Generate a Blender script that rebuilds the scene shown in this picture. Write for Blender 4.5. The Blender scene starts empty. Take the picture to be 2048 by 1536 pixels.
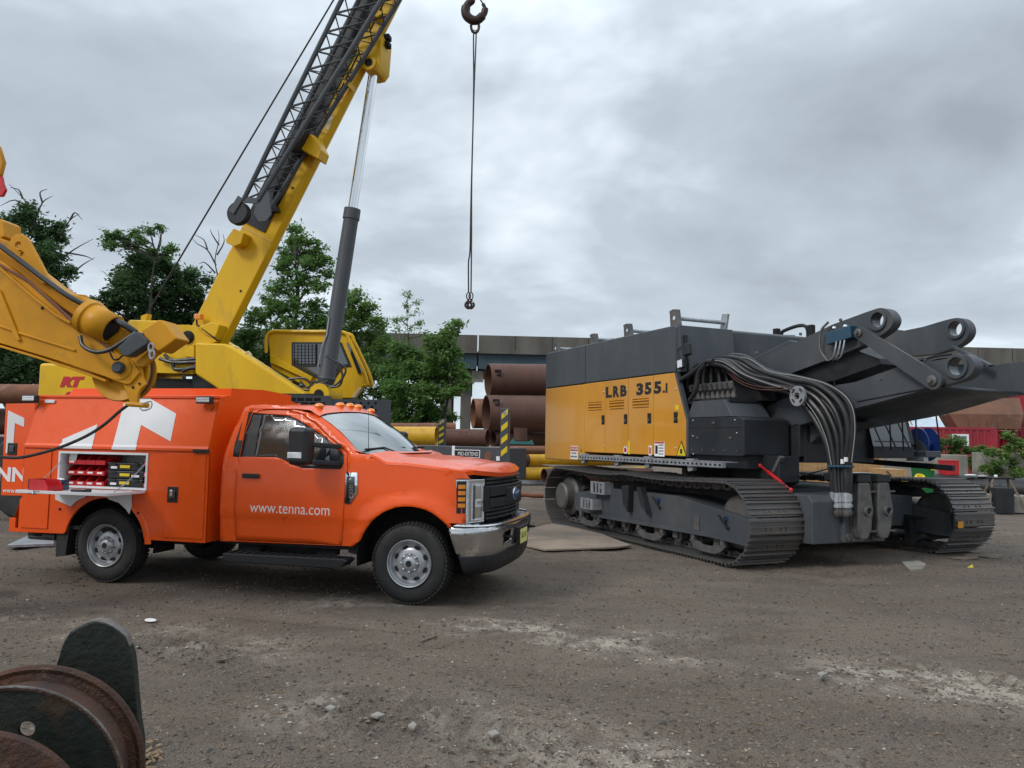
import bpy, bmesh, math, random
import numpy as np
from mathutils import Vector, Matrix
from mathutils.geometry import tessellate_polygon
random.seed(7); RNG = np.random.default_rng(7)
R = math.radians
scene = bpy.context.scene
COL = scene.collection
# ------------------------------------------------------------------ camera
F = 1540.0; H = 1.66; PITCH = R(4.16); ROLL = R(1.0)
cd = bpy.data.cameras.new('camera'); cam = bpy.data.objects.new('camera', cd); COL.objects.link(cam)
cd.sensor_width = 36; cd.lens = 36 * F / 2048; cd.clip_start = 0.05; cd.clip_end = 3000
cam.matrix_world = Matrix.Translation((0, 0, H)) @ Matrix.Rotation(R(90) + PITCH, 4, 'X') @ Matrix.Rotation(ROLL, 4, 'Z')
scene.camera = cam
# ------------------------------------------------------------------ overcast sky
SUN_EL, SUN_AZ = 40, 232            # azimuth clockwise from +Y
w = bpy.data.worlds.new('World'); scene.world = w; w.use_nodes = True
nt = w.node_tree; N = nt.nodes; LK = nt.links; N.clear()
def nd(t, **k):
    n = N.new(t)
    for a, b in k.items(): setattr(n, a, b)
    return n
wo = nd('ShaderNodeOutputWorld'); bg = nd('ShaderNodeBackground'); LK.new(bg.outputs[0], wo.inputs[0])
sk = nd('ShaderNodeTexSky', sky_type='NISHITA', sun_disc=False); sk.sun_elevation = R(SUN_EL); sk.sun_rotation = R(SUN_AZ)
tc = nd('ShaderNodeTexCoord'); sp = nd('ShaderNodeSeparateXYZ'); LK.new(tc.outputs['Generated'], sp.inputs[0])
def mth(op, a, b=None, c=None):
    n = nd('ShaderNodeMath', operation=op)
    for i, v in enumerate((a, b, c)):
        if v is None: continue
        if isinstance(v, (int, float)): n.inputs[i].default_value = v
        else: LK.new(v, n.inputs[i])
    return n.outputs[0]
zc = mth('ADD', mth('MAXIMUM', sp.outputs[2], 0.0), 0.22)
cx = mth('DIVIDE', sp.outputs[0], zc); cy = mth('DIVIDE', sp.outputs[1], zc)
cb = nd('ShaderNodeCombineXYZ'); LK.new(cx, cb.inputs[0]); LK.new(cy, cb.inputs[1])
def noise(scale, det, off, dist=0.0, rough=.5):
    mp = nd('ShaderNodeMapping'); mp.inputs['Location'].default_value = off; LK.new(cb.outputs[0], mp.inputs[0])
    n = nd('ShaderNodeTexNoise'); n.inputs['Scale'].default_value = scale; n.inputs['Detail'].default_value = det
    n.inputs['Distortion'].default_value = dist; n.inputs['Roughness'].default_value = rough
    LK.new(mp.outputs[0], n.inputs['Vector']); return n.outputs['Fac']
n1 = noise(0.85, 5, (5.6, 2.4, 0.3), .35, .56); n2 = noise(2.6, 6, (9.3, 4.1, 2.0), .3, .52)
s = mth('ADD', mth('MULTIPLY', n1, .72), mth('MULTIPLY', n2, .28))
cr = nd('ShaderNodeValToRGB'); LK.new(s, cr.inputs[0])
el = cr.color_ramp.elements
el[0].position = .30; el[0].color = (.36, .41, .465, 1)
el[1].position = .63; el[1].color = (1.12, 1.18, 1.24, 1)
e = el.new(.46); e.color = (.535, .615, .69, 1)
e = el.new(.54); e.color = (.78, .87, .95, 1)
# clouds even out and pale towards the horizon
hz = mth('POWER', mth('SUBTRACT', 1.0, mth('MINIMUM', mth('MAXIMUM', sp.outputs[2], 0.0), 1.0)), 9.0)
mx = nd('ShaderNodeMix', data_type='RGBA'); LK.new(mth('MULTIPLY', hz, .75), mx.inputs[0]); LK.new(cr.outputs[0], mx.inputs[6]); mx.inputs[7].default_value = (.76, .87, .96, 1)
# an overcast sky is about three times as bright overhead as at the horizon
zen = mth('ADD', 1.0, mth('MULTIPLY', mth('POWER', mth('MAXIMUM', mth('SUBTRACT', sp.outputs[2], .42), 0.0), 1.0), ZEN if 'ZEN' in globals() else 2.4))
vm = nd('ShaderNodeVectorMath', operation='SCALE'); LK.new(mx.outputs[2], vm.inputs[0]); LK.new(zen, vm.inputs[3])
sv = nd('ShaderNodeVectorMath', operation='SCALE'); LK.new(sk.outputs[0], sv.inputs[0]); sv.inputs[3].default_value = .05
mx2 = nd('ShaderNodeMix', data_type='RGBA'); mx2.inputs[0].default_value = .93; LK.new(sv.outputs[0], mx2.inputs[6]); LK.new(vm.outputs[0], mx2.inputs[7])
LK.new(mx2.outputs[2], bg.inputs[0]); bg.inputs[1].default_value = 1.0
# ------------------------------------------------------------------ sun behind thick cloud
sd = bpy.data.lights.new('sun', 'SUN'); sd.energy = 1.5; sd.angle = R(16); sd.color = (1, .965, .92)
so = bpy.data.objects.new('sun', sd); COL.objects.link(so)
az, elv = R(SUN_AZ), R(SUN_EL)
sv3 = Vector((math.sin(az) * math.cos(elv), math.cos(az) * math.cos(elv), math.sin(elv)))
so.rotation_euler = (-sv3).to_track_quat('-Z', 'Y').to_euler()
scene.view_settings.view_transform = 'Standard'; scene.view_settings.look = 'None'
scene.view_settings.exposure = 0.1; scene.view_settings.gamma = 1.0

# ------------------------------------------------------------------ measuring helpers
def ray(u, v):
    x = (u - 1024) / F; y = -(v - 768) / F
    c, s_ = math.cos(ROLL), math.sin(ROLL); x, y = c * x - s_ * y, s_ * x + c * y
    c, s_ = math.cos(PITCH), math.sin(PITCH)
    return (x, c - y * s_, s_ + y * c)
class Fr:
    """a local frame standing on the ground: origin, heading"""
    def __init__(s, ox, oy, rot, oz=0.0): s.o = (ox, oy, oz); s.a = R(rot)
    def loc(s, p):
        c, n = math.cos(s.a), math.sin(s.a); dx, dy = p[0] - s.o[0], p[1] - s.o[1]
        return (c * dx + n * dy, -n * dx + c * dy, p[2] - s.o[2])
    def wld(s, p):
        c, n = math.cos(s.a), math.sin(s.a)
        return (s.o[0] + c * p[0] - n * p[1], s.o[1] + n * p[0] + c * p[1], s.o[2] + p[2])
    def on(s, u, v, i, val):
        r = ray(u, v); a = s.loc((0, 0, H)); b = s.loc((r[0], r[1], H + r[2]))
        d = [b[k] - a[k] for k in range(3)]; t = (val - a[i]) / d[i]
        return Vector([a[k] + t * d[k] for k in range(3)])
    def x(s, u, v, val=0.0): return s.on(u, v, 0, val)
    def y(s, u, v, val=0.0): return s.on(u, v, 1, val)
    def z(s, u, v, val=0.0): return s.on(u, v, 2, val)
WF = Fr(0, 0, 0)
def G(u, v, z=0.0): return WF.z(u, v, z)
def D(u, v, d): return WF.y(u, v, d)

# ------------------------------------------------------------------ materials
def mat(name, c, rough=.5, metal=0.0, c2=None, var=.12, scale=2.5, bump=0.0, bscale=60, dust=0.0, dustc=(.16, .135, .11), coat=0.0, dscale=1.6, stretch=(1, 1, 1), spec=.5, lo=.38, hi=.62, trans=0, alpha=1):
    m = bpy.data.materials.new(name); m.use_nodes = True
    t = m.node_tree; ns = t.nodes; b = ns['Principled BSDF']
    b.inputs['Roughness'].default_value = rough; b.inputs['Metallic'].default_value = metal
    b.inputs['Specular IOR Level'].default_value = spec
    if coat: b.inputs['Coat Weight'].default_value = coat; b.inputs['Coat Roughness'].default_value = .06
    if trans: b.inputs['Transmission Weight'].default_value = trans; b.inputs['IOR'].default_value = 1.3
    c = tuple(c) + (1,) if len(c) == 3 else c
    c2 = tuple(c2) + (1,) if c2 else tuple(x * (1 - var) for x in c[:3]) + (1,)
    tcn = ns.new('ShaderNodeTexCoord'); mp = ns.new('ShaderNodeMapping'); mp.inputs['Scale'].default_value = stretch
    t.links.new(tcn.outputs['Object'], mp.inputs[0])
    def nz(sc, det=5, r=.6):
        n = ns.new('ShaderNodeTexNoise'); n.inputs['Scale'].default_value = sc; n.inputs['Detail'].default_value = det; n.inputs['Roughness'].default_value = r
        t.links.new(mp.outputs[0], n.inputs['Vector']); return n.outputs['Fac']
    def mr(src, a, b_, lo_=0., hi_=1.):
        n = ns.new('ShaderNodeMapRange'); n.inputs['From Min'].default_value = a; n.inputs['From Max'].default_value = b_
        n.inputs['To Min'].default_value = lo_; n.inputs['To Max'].default_value = hi_
        t.links.new(src, n.inputs['Value']); return n.outputs[0]
    def mix(f, A, B):
        n = ns.new('ShaderNodeMix'); n.data_type = 'RGBA'
        t.links.new(f, n.inputs[0])
        for i, v in ((6, A), (7, B)):
            if isinstance(v, tuple): n.inputs[i].default_value = v
            else: t.links.new(v, n.inputs[i])
        return n.outputs[2]
    col = mix(mr(nz(scale), lo, hi), c, c2)
    rsrc = mr(nz(scale * 3.1), .3, .7, max(rough - .08, 0.02), min(rough + .1, 1))
    if dust:
        f = mr(nz(dscale, 8, .68), .62 - dust * .3, .80 - dust * .12, 0, .85)
        col = mix(f, col, tuple(dustc) + (1,))
    t.links.new(col, b.inputs['Base Color']); t.links.new(rsrc, b.inputs['Roughness'])
    if bump:
        bp = ns.new('ShaderNodeBump'); bp.inputs['Strength'].default_value = bump; bp.inputs['Distance'].default_value = .02
        t.links.new(nz(bscale, 6), bp.inputs['Height']); t.links.new(bp.outputs[0], b.inputs['Normal'])
    return m
M = {}
M['orange'] = mat('orange_paint', (.82, .092, .006), .30, 0, var=.04, coat=.35, spec=.3, dust=.0)
M['orange_low'] = M['orange']
M['white'] = mat('white_paint', (.72, .73, .74), .35, var=.06, coat=.3)
M['letter'] = mat('letter_white', (.8, .8, .8), .5, var=.03)
M['dark_letter'] = mat('letter_black', (.012, .012, .013), .5)
M['black'] = mat('black_plastic', (.013, .014, .016), .5, var=.3, bump=.1)
M['rubber'] = mat('tyre_rubber', (.014, .014, .014), .75, c2=(.026, .024, .022), scale=5, bump=.3, bscale=40, dust=.2, dustc=(.06, .05, .04), dscale=3)
M['under'] = mat('underbody_black', (.008, .008, .009), .85)
M['chrome'] = mat('chrome', (.75, .76, .77), .09, 1, var=.05)
M['alloy'] = mat('steel_rim', (.46, .47, .49), .35, .45, var=.2, dust=.2, dscale=9)
M['dkchrome'] = mat('dark_chrome', (.12, .125, .135), .25, .8)
M['bumpchrome'] = mat('bumper_chrome', (.60, .60, .60), .17, 1, var=.12, dust=.12, dustc=(.22, .19, .16), dscale=4)
M['glass'] = mat('tinted_glass', (.018, .024, .028), .04, 0, coat=1, spec=.9)
M['wsglass'] = mat('windscreen_glass', (.10, .14, .15), .03, 0, coat=1, spec=1.0)
M['lamp'] = mat('clear_lamp', (.80, .83, .86), .12, .2, c2=(.6, .63, .67), scale=14, coat=1)
M['amber'] = mat('amber_lens', (.85, .26, .02), .25, coat=.6)
M['blue'] = mat('deep_blue', (.02, .06, .25), .3, coat=.4)
M['plate'] = mat('yellow_plate', (.72, .68, .22), .5)
M['redplastic'] = mat('red_plastic', (.55, .012, .016), .4, var=.25, scale=6)
M['machine'] = mat('grey_machine_paint', (.056, .064, .072), .48, 0, c2=(.068, .076, .084), scale=1.5, dust=.34, dustc=(.11, .105, .098), dscale=1.6, stretch=(1, 1, .4), spec=.32, bump=.06, bscale=14)
M['machine_dark'] = mat('dark_machine_paint', (.017, .020, .023), .5, c2=(.026, .029, .032), dust=.15, dustc=(.06, .055, .05), spec=.3)
M['steel'] = mat('dusty_steel', (.09, .092, .095), .5, .35, c2=(.15, .14, .13), scale=6, bump=.25, bscale=40, dust=.35, dustc=(.15, .13, .11), dscale=4)
M['pad'] = mat('track_pad_steel', (.125, .125, .128), .42, .6, c2=(.17, .15, .135), scale=5, bump=.25, bscale=60, dust=.25, dustc=(.17, .13, .10), dscale=5, stretch=(1, .35, 1))
M['galv'] = mat('galvanised', (.42, .44, .46), .45, .5, c2=(.3, .31, .33), scale=8)
M['ochre'] = mat('ochre_machine_paint', (.62, .27, .012), .34, c2=(.56, .24, .011), scale=1.2, coat=.4, dust=.14, dustc=(.42, .22, .05), dscale=2.2, stretch=(1, 1, .3))
M['yellow'] = mat('crane_yellow', (.70, .42, .004), .45, c2=(.62, .36, .004), scale=1.3, coat=.1, spec=.3, dust=.2, dustc=(.34, .22, .05), dscale=2.4, stretch=(1, 1, .35))
M['yellow_edge'] = mat('crane_yellow_pale', (.62, .52, .30), .45)
M['arm'] = mat('drill_yellow', (.62, .28, .006), .5, c2=(.50, .22, .006), scale=2.2, coat=.0, spec=.3, dust=.18, dustc=(.22, .11, .03), dscale=3)
M['rust'] = mat('rusty_steel', (.115, .045, .028), .75, .2, c2=(.06, .03, .024), scale=3, bump=.4, bscale=30, dust=.3, dustc=(.20, .10, .06), dscale=3, lo=.3, hi=.7)
M['rust_light'] = mat('light_rust', (.25, .10, .05), .8, .1, c2=(.14, .065, .042), scale=2.2, bump=.3, dust=.25, dustc=(.30, .2, .14), dscale=2.5, lo=.3, hi=.7)
M['rust_dark'] = mat('plum_rust', (.125, .055, .036), .65, .2, c2=(.08, .042, .032), scale=1.6, bump=.2, bscale=25, dust=.25, dustc=(.14, .085, .065), dscale=1.3, stretch=(1, 1, .4), lo=.3, hi=.7)
M['pipe_yellow'] = mat('pipe_yellow', (.62, .36, .012), .45, c2=(.52, .28, .01), scale=2, dust=.16, dustc=(.14, .06, .02), dscale=4)
M['sheave_green'] = mat('dark_green_steel', (.007, .013, .012), .5, .2, c2=(.018, .021, .015), scale=5, bump=.3, bscale=40, dust=.22, dustc=(.10, .05, .025), dscale=6, lo=.3, hi=.7)
M['near_rust'] = mat('groove_rust', (.11, .045, .024), .7, .3, c2=(.04, .022, .018), scale=9, bump=.6, bscale=90, dust=.2, dustc=(.24, .15, .10), dscale=14, lo=.3, hi=.68)
M['cutedge'] = mat('bare_cut_steel', (.23, .22, .21), .5, .5, c2=(.12, .10, .085), scale=16, bump=.4, bscale=80)
M['concrete'] = mat('concrete', (.135, .125, .108), .9, c2=(.085, .078, .068), scale=.7, bump=.2, dust=.25, dustc=(.07, .065, .06), dscale=.9, stretch=(1, 1, .3))
M['block'] = mat('concrete_block', (.30, .28, .24), .9, c2=(.2, .185, .16), scale=2, bump=.4, bscale=25)
M['girder'] = mat('girder_blue', (.028, .055, .078), .6, c2=(.035, .065, .085), scale=.6, dust=.15, dscale=.6)
M['red'] = mat('container_red', (.30, .016, .030), .5, c2=(.23, .014, .024), scale=.8, dust=.15, dustc=(.14, .05, .04), dscale=.9)
M['redbox'] = mat('bright_red', (.50, .012, .016), .45)
M['wood'] = mat('plywood', (.50, .31, .14), .7, c2=(.40, .23, .10), scale=2, stretch=(1, 1, 6))
M['timber'] = mat('old_timber', (.21, .165, .12), .9, c2=(.12, .095, .07), scale=3, stretch=(1, 8, 8), bump=.4)
M['green'] = mat('bin_green', (.008, .14, .03), .4)
M['tarp'] = mat('pale_tarp', (.50, .58, .66), .6)
M['brownbox'] = mat('brown_hopper', (.17, .075, .042), .75, c2=(.12, .055, .033), scale=.8, dust=.2, dustc=(.26, .17, .12), dscale=1)
M['bark'] = mat('bark', (.075, .062, .05), .9, c2=(.035, .03, .026), scale=12, bump=.5, bscale=20)
M['rope'] = mat('wire_rope', (.04, .04, .042), .5, .6)
M['hose'] = mat('black_hose', (.018, .018, .019), .42, var=.3)
M['hose_stripe'] = mat('hose_print', (.30, .29, .28), .6)
M['teal'] = mat('teal_steel', (.03, .16, .15), .5)
M['hookbrown'] = mat('hook_brown', (.045, .026, .022), .45, .5)
M['matboard'] = mat('timber_mat', (.30, .23, .175), .85, c2=(.22, .17, .13), scale=2, bump=.3, bscale=30, dust=.2, dustc=(.23, .2, .17))
M['tank'] = mat('grey_van_grey', (.22, .25, .28), .5)
M['stripe'] = mat('sticker_yellow', (.75, .55, .01), .5)
M['bluepaint'] = mat('blue_box_paint', (.01, .055, .10), .35, coat=.3)

# ------------------------------------------------------------------ mesh builder
class MB:
    def __init__(s): s.v = []; s.f = []; s.m = []
    def add(s, vs, fs, mi=0):
        o = len(s.v); s.v += [tuple(p) for p in vs]; s.f += [tuple(o + i for i in f) for f in fs]; s.m += [mi] * len(fs); return s
    def box(s, x0, x1, y0, y1, z0, z1, mi=0):
        return s.add([(x0, y0, z0), (x1, y0, z0), (x1, y1, z0), (x0, y1, z0), (x0, y0, z1), (x1, y0, z1), (x1, y1, z1), (x0, y1, z1)],
                     [(0, 3, 2, 1), (4, 5, 6, 7), (0, 1, 5, 4), (1, 2, 6, 5), (2, 3, 7, 6), (3, 0, 4, 7)], mi)
    def obox(s, c, ax, ay, az, mi=0):
        c, ax, ay, az = map(Vector, (c, ax, ay, az))
        P = [c + ax * i + ay * j + az * k for k in (-.5, .5) for j in (-.5, .5) for i in (-.5, .5)]
        return s.add(P, [(0, 2, 3, 1), (4, 5, 7, 6), (0, 1, 5, 4), (1, 3, 7, 5), (3, 2, 6, 7), (2, 0, 4, 6)], mi)
    def beam(s, p, q, wd, ht, up=(0, 0, 1), mi=0):
        p, q = Vector(p), Vector(q); d = q - p; up = Vector(up); sd_ = d.cross(up)
        if sd_.length < 1e-6: sd_ = d.cross(Vector((1, 0, 0)))
        sd_.normalize(); u = sd_.cross(d).normalized()
        return s.obox((p + q) / 2, d, sd_ * wd, u * ht, mi)
    def prism(s, pts, axis='y', a=0.0, b=1.0, holes=(), mi=0):
        """polygon in the plane normal to axis, between a and b.  pts are 2-D: y->(x,z) x->(y,z) z->(x,y)"""
        def cl(l):
            o = []
            for p in l:
                p = tuple(p)
                if len(p) == 3: p = {'y': (p[0], p[2]), 'x': (p[1], p[2]), 'z': (p[0], p[1])}[axis]
                o.append(p)
            return o
        loops = [cl(pts)] + [cl(h) for h in holes]
        def lift(p, c): return {'y': (p[0], c, p[1]), 'x': (c, p[0], p[1]), 'z': (p[0], p[1], c)}[axis]
        fl = [p for l in loops for p in l]; n = len(fl)
        tris = tessellate_polygon([[Vector((p[0], p[1], 0)) for p in l] for l in loops])
        vs = [lift(p, a) for p in fl] + [lift(p, b) for p in fl]; fs = []
        ar = 0
        for i in range(len(loops[0])):
            p, q = loops[0][i], loops[0][(i + 1) % len(loops[0])]; ar += p[0] * q[1] - q[0] * p[1]
        for t in tris: fs.append(tuple(t)); fs.append(tuple(i + n for i in reversed(t)))
        o = 0
        for l in loops:
            k = len(l)
            for i in range(k):
                j = (i + 1) % k; fs.append((o + i, o + j, o + j + n, o + i + n))
            o += k
        return s.add(vs, fs, mi)
    def tube(s, pts, r, n=8, mi=0, cap=True, closed=False):
        P = [Vector(p) for p in pts]; k = len(P); rs = r if isinstance(r, (list, tuple)) else [r] * k
        vs = []; nrm = None
        for i in range(k):
            if closed: d = P[(i + 1) % k] - P[i - 1]
            else: d = P[min(i + 1, k - 1)] - P[max(i - 1, 0)]
            d.normalize()
            if nrm is None: nrm = d.orthogonal().normalized()
            else:
                nrm = nrm - d * nrm.dot(d)
                nrm = nrm.normalized() if nrm.length > 1e-6 else d.orthogonal().normalized()
            bn = d.cross(nrm)
            for j in range(n):
                a = 2 * math.pi * j / n; vs.append(P[i] + (nrm * math.cos(a) + bn * math.sin(a)) * rs[i])
        fs = [(i * n + j, i * n + (j + 1) % n, (i + 1) * n + (j + 1) % n, (i + 1) * n + j) for i in range(k - 1) for j in range(n)]
        if closed: fs += [((k - 1) * n + j, (k - 1) * n + (j + 1) % n, (j + 1) % n, j) for j in range(n)]
        elif cap: fs += [tuple(range(n))[::-1], tuple((k - 1) * n + j for j in range(n))]
        return s.add(vs, fs, mi)
    def lathe(s, o, ax, prof, n=32, mi=0, a0=0, closed=False, caps=(1, 1)):
        """prof: (t along axis, radius)"""
        o = Vector(o); ax = Vector(ax).normalized(); e1 = ax.orthogonal().normalized(); e2 = ax.cross(e1); vs = []
        for t, r in prof:
            for j in range(n):
                a = 2 * math.pi * j / n + a0; vs.append(o + ax * t + (e1 * math.cos(a) + e2 * math.sin(a)) * r)
        k = len(prof)
        fs = [(i * n + j, i * n + (j + 1) % n, (i + 1) * n + (j + 1) % n, (i + 1) * n + j) for i in range(k - 1) for j in range(n)]
        if closed: fs += [((k - 1) * n + j, (k - 1) * n + (j + 1) % n, (j + 1) % n, j) for j in range(n)]
        else:
            if caps[0] and prof[0][1] > 1e-5: fs.append(tuple(range(n))[::-1])
            if caps[1] and prof[-1][1] > 1e-5: fs.append(tuple((k - 1) * n + j for j in range(n)))
        return s.add(vs, fs, mi)
    def ball(s, c, r, n=12, sc=(1, 1, 1), mi=0):
        k = max(n // 2, 4); c = Vector(c); vs = [c + Vector((0, 0, r * sc[2]))]
        for i in range(1, k):
            for j in range(n):
                a, b = math.pi * i / k, 2 * math.pi * j / n
                vs.append(c + Vector((r * sc[0] * math.sin(a) * math.cos(b), r * sc[1] * math.sin(a) * math.sin(b), r * sc[2] * math.cos(a))))
        vs.append(c - Vector((0, 0, r * sc[2]))); L = len(vs) - 1; fs = []
        for j in range(n):
            fs.append((0, 1 + j, 1 + (j + 1) % n)); fs.append((L, L - n + (j + 1) % n, L - n + j))
            for i in range(k - 2):
                a = 1 + i * n; fs.append((a + j, a + n + j, a + n + (j + 1) % n, a + (j + 1) % n))
        return s.add(vs, fs, mi)
    def grid(s, rows, mi=0, flip=False):
        n = len(rows[0]); vs = [p for r_ in rows for p in r_]
        fs = [(i * n + j, i * n + j + 1, (i + 1) * n + j + 1, (i + 1) * n + j) for i in range(len(rows) - 1) for j in range(n - 1)]
        if flip: fs = [f[::-1] for f in fs]
        return s.add(vs, fs, mi)
    def build(s, name, m, parent=None, bevel=0.0, smooth=34, segs=2, fixn=True, weld=False):
        me = bpy.data.meshes.new(name); me.from_pydata(s.v, [], s.f)
        ms = m if isinstance(m, (list, tuple)) else [m]
        for q in ms: me.materials.append(M[q] if isinstance(q, str) else q)
        me.polygons.foreach_set('material_index', s.m)
        bm = bmesh.new(); bm.from_mesh(me)
        if weld: bmesh.ops.remove_doubles(bm, verts=bm.verts, dist=1e-4)
        if fixn: bmesh.ops.recalc_face_normals(bm, faces=bm.faces)
        if smooth:
            ca = math.cos(R(smooth))
            for f in bm.faces: f.smooth = True
            for e_ in bm.edges:
                lf = e_.link_faces
                if len(lf) == 2 and lf[0].normal.dot(lf[1].normal) < ca: e_.smooth = False
        bm.to_mesh(me); bm.free(); me.update()
        o = bpy.data.objects.new(name, me); COL.objects.link(o)
        if parent is not None: o.parent = parent
        if bevel:
            bv = o.modifiers.new('bevel', 'BEVEL'); bv.width = bevel; bv.segments = segs; bv.limit_method = 'ANGLE'; bv.angle_limit = R(40); bv.harden_normals = True
        return o
def solid(o, t, off=-1):
    md = o.modifiers.new('solid', 'SOLIDIFY'); md.thickness = t; md.offset = off; return o
def tag(o, label=None, cat=None, group=None, kind=None):
    for k, v in (('label', label), ('category', cat), ('group', group), ('kind', kind)):
        if v: o[k] = v
    return o
def thing(name, label, cat, frame=None, loc=None, rot=0.0, group=None):
    o = bpy.data.objects.new(name, None); COL.objects.link(o); o.empty_display_size = .2
    if frame: o.location = frame.o; o.rotation_euler = (0, 0, frame.a)
    else: o.location = loc; o.rotation_euler = (0, 0, rot)
    return tag(o, label, cat, group)
def copy_tree(o, parent=None):
    c = o.copy(); COL.objects.link(c)
    if parent is not None: c.parent = parent
    for ch in [q for q in bpy.data.objects if q.parent == o]: copy_tree(ch, c)
    return c
def smoothpath(pts, k=6):
    P = [Vector(p) for p in pts]; P = [P[0] * 2 - P[1]] + P + [P[-1] * 2 - P[-2]]; out = []
    for i in range(1, len(P) - 2):
        for j in range(k):
            t = j / k; a, b, c, d = P[i - 1:i + 3]
            out.append(.5 * ((2 * b) + (c - a) * t + (2 * a - 5 * b + 4 * c - d) * t * t + (3 * b - a - 3 * c + d) * t ** 3))
    out.append(P[-2]); return out
def circ(cx, cz, r, n=24, a0=0, a1=360):
    m_ = n if a1 - a0 == 360 else n + 1
    return [(cx + r * math.cos(R(a0 + (a1 - a0) * i / n)), cz + r * math.sin(R(a0 + (a1 - a0) * i / n))) for i in range(m_)]
def text(body, name, m, parent, size, origin, xdir, ydir, depth=.004, align='LEFT', sx=1.0, bold=0.0, shear=0.0, group=None):
    cu = bpy.data.curves.new('tmp', 'FONT'); cu.body = body; cu.size = size; cu.extrude = depth; cu.align_x = align; cu.offset = bold; cu.shear = shear
    cu.resolution_u = 3
    to = bpy.data.objects.new('tmp', cu); COL.objects.link(to)
    dg = bpy.context.evaluated_depsgraph_get(); me = bpy.data.meshes.new_from_object(to.evaluated_get(dg))
    bpy.data.objects.remove(to)
    X = Vector(xdir).normalized(); Y = Vector(ydir).normalized(); Z = X.cross(Y)
    T = Matrix(((X[0] * sx, Y[0], Z[0], origin[0]), (X[1] * sx, Y[1], Z[1], origin[1]), (X[2] * sx, Y[2], Z[2], origin[2]), (0, 0, 0, 1)))
    me.transform(T); me.name = name; me.materials.clear(); me.materials.append(M[m])
    o = bpy.data.objects.new(name, me); COL.objects.link(o)
    if parent is not None: o.parent = parent
    return o
def panel(loops, step, disp, axis='y'):
    """triangulated sheet from outline+holes (x,z), cut on a grid and pushed by disp(x,z)->y"""
    bm = bmesh.new(); fl = [p for l in loops for p in l]
    vs = [bm.verts.new((p[0], 0, p[1])) for p in fl]
    for t in tessellate_polygon([[Vector((p[0], p[1], 0)) for p in l] for l in loops]):
        try: bm.faces.new([vs[i] for i in t])
        except ValueError: pass
    xs = [p[0] for p in fl]; zs = [p[1] for p in fl]
    def cut(co, no):
        bmesh.ops.bisect_plane(bm, geom=bm.verts[:] + bm.edges[:] + bm.faces[:], dist=1e-5, plane_co=co, plane_no=no)
    x = min(xs) + step
    while x < max(xs): cut((x, 0, 0), (1, 0, 0)); x += step
    z = min(zs) + step
    while z < max(zs): cut((0, 0, z), (0, 0, 1)); z += step
    mb = MB(); bm.verts.ensure_lookup_table(); bm.verts.index_update()
    mb.add([(v.co.x, disp(v.co.x, v.co.z), v.co.z) for v in bm.verts], [[v.index for v in f.verts] for f in bm.faces])
    bm.free(); return mb
# =================================================================== ORANGE SERVICE TRUCK
T = Fr(-1.004, 7.825, -14.1); TW = 2.03
def interp(x, xs, ys):
    if x <= xs[0]: return ys[0]
    for i in range(len(xs) - 1):
        if x <= xs[i + 1]: return ys[i] + (ys[i + 1] - ys[i]) * (x - xs[i]) / (xs[i + 1] - xs[i])
    return ys[-1]
PX = [.36, .44, .52, .59, .655, .705, .75, .775, .788]; PY = [0, .012, .05, .115, .21, .34, .55, .78, 1.015]
def front_y(x): return interp(x, PX, PY)
def front_x(y): return interp(min(y, TW - y), PY, PX)
AX, AZ, AR = 0.0, .42, .56
def inset(x, z):
    y = 0.0
    if z > 1.42 and x < 0: y += (z - 1.42) * .30
    if z < .80: y += (.80 - z) * .04
    if z < .83: y += .015 * min(1, (.83 - z) / .06)
    if 1.02 < z: y += max(0, z - 1.02) * .03
    if x > .36: y += front_y(min(x, .788))
    if abs(x) < 1.0:                                     # wheel-arch flare
        r = math.hypot(x - AX, z - AZ)
        if z > .45: y -= .035 * max(0, 1 - abs(r - AR - .02) / .11) ** .6 if abs(r - AR - .02) < .11 else 0
    return y
def TS(u, v):
    y = 0
    for _ in range(6):
        p = T.y(u, v, y); y = inset(p[0], p[2])
    return (p[0], p[2])
def tl(pts): return [TS(u, v) for u, v in pts]
def zp(pts, x0, y0, k):                                  # points read in an enlarged crop
    return [(x0 + a * k, y0 + b * k) for a, b in pts]
Z2 = lambda pts: zp(pts, 420, 740, 680 / 2048)
Z1 = lambda pts: zp(pts, 0, 740, 520 / 1597)
def both(fn):                                             # same part on each side of the truck
    for side in (0, 1): fn(side)
def my(side, mb):
    if side: mb.v = [(x, TW - y, z) for x, y, z in mb.v]
    return mb
truck = thing('service_truck', 'orange pickup service truck with white web address on its door and an enclosed utility body', 'service truck', T)
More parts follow.
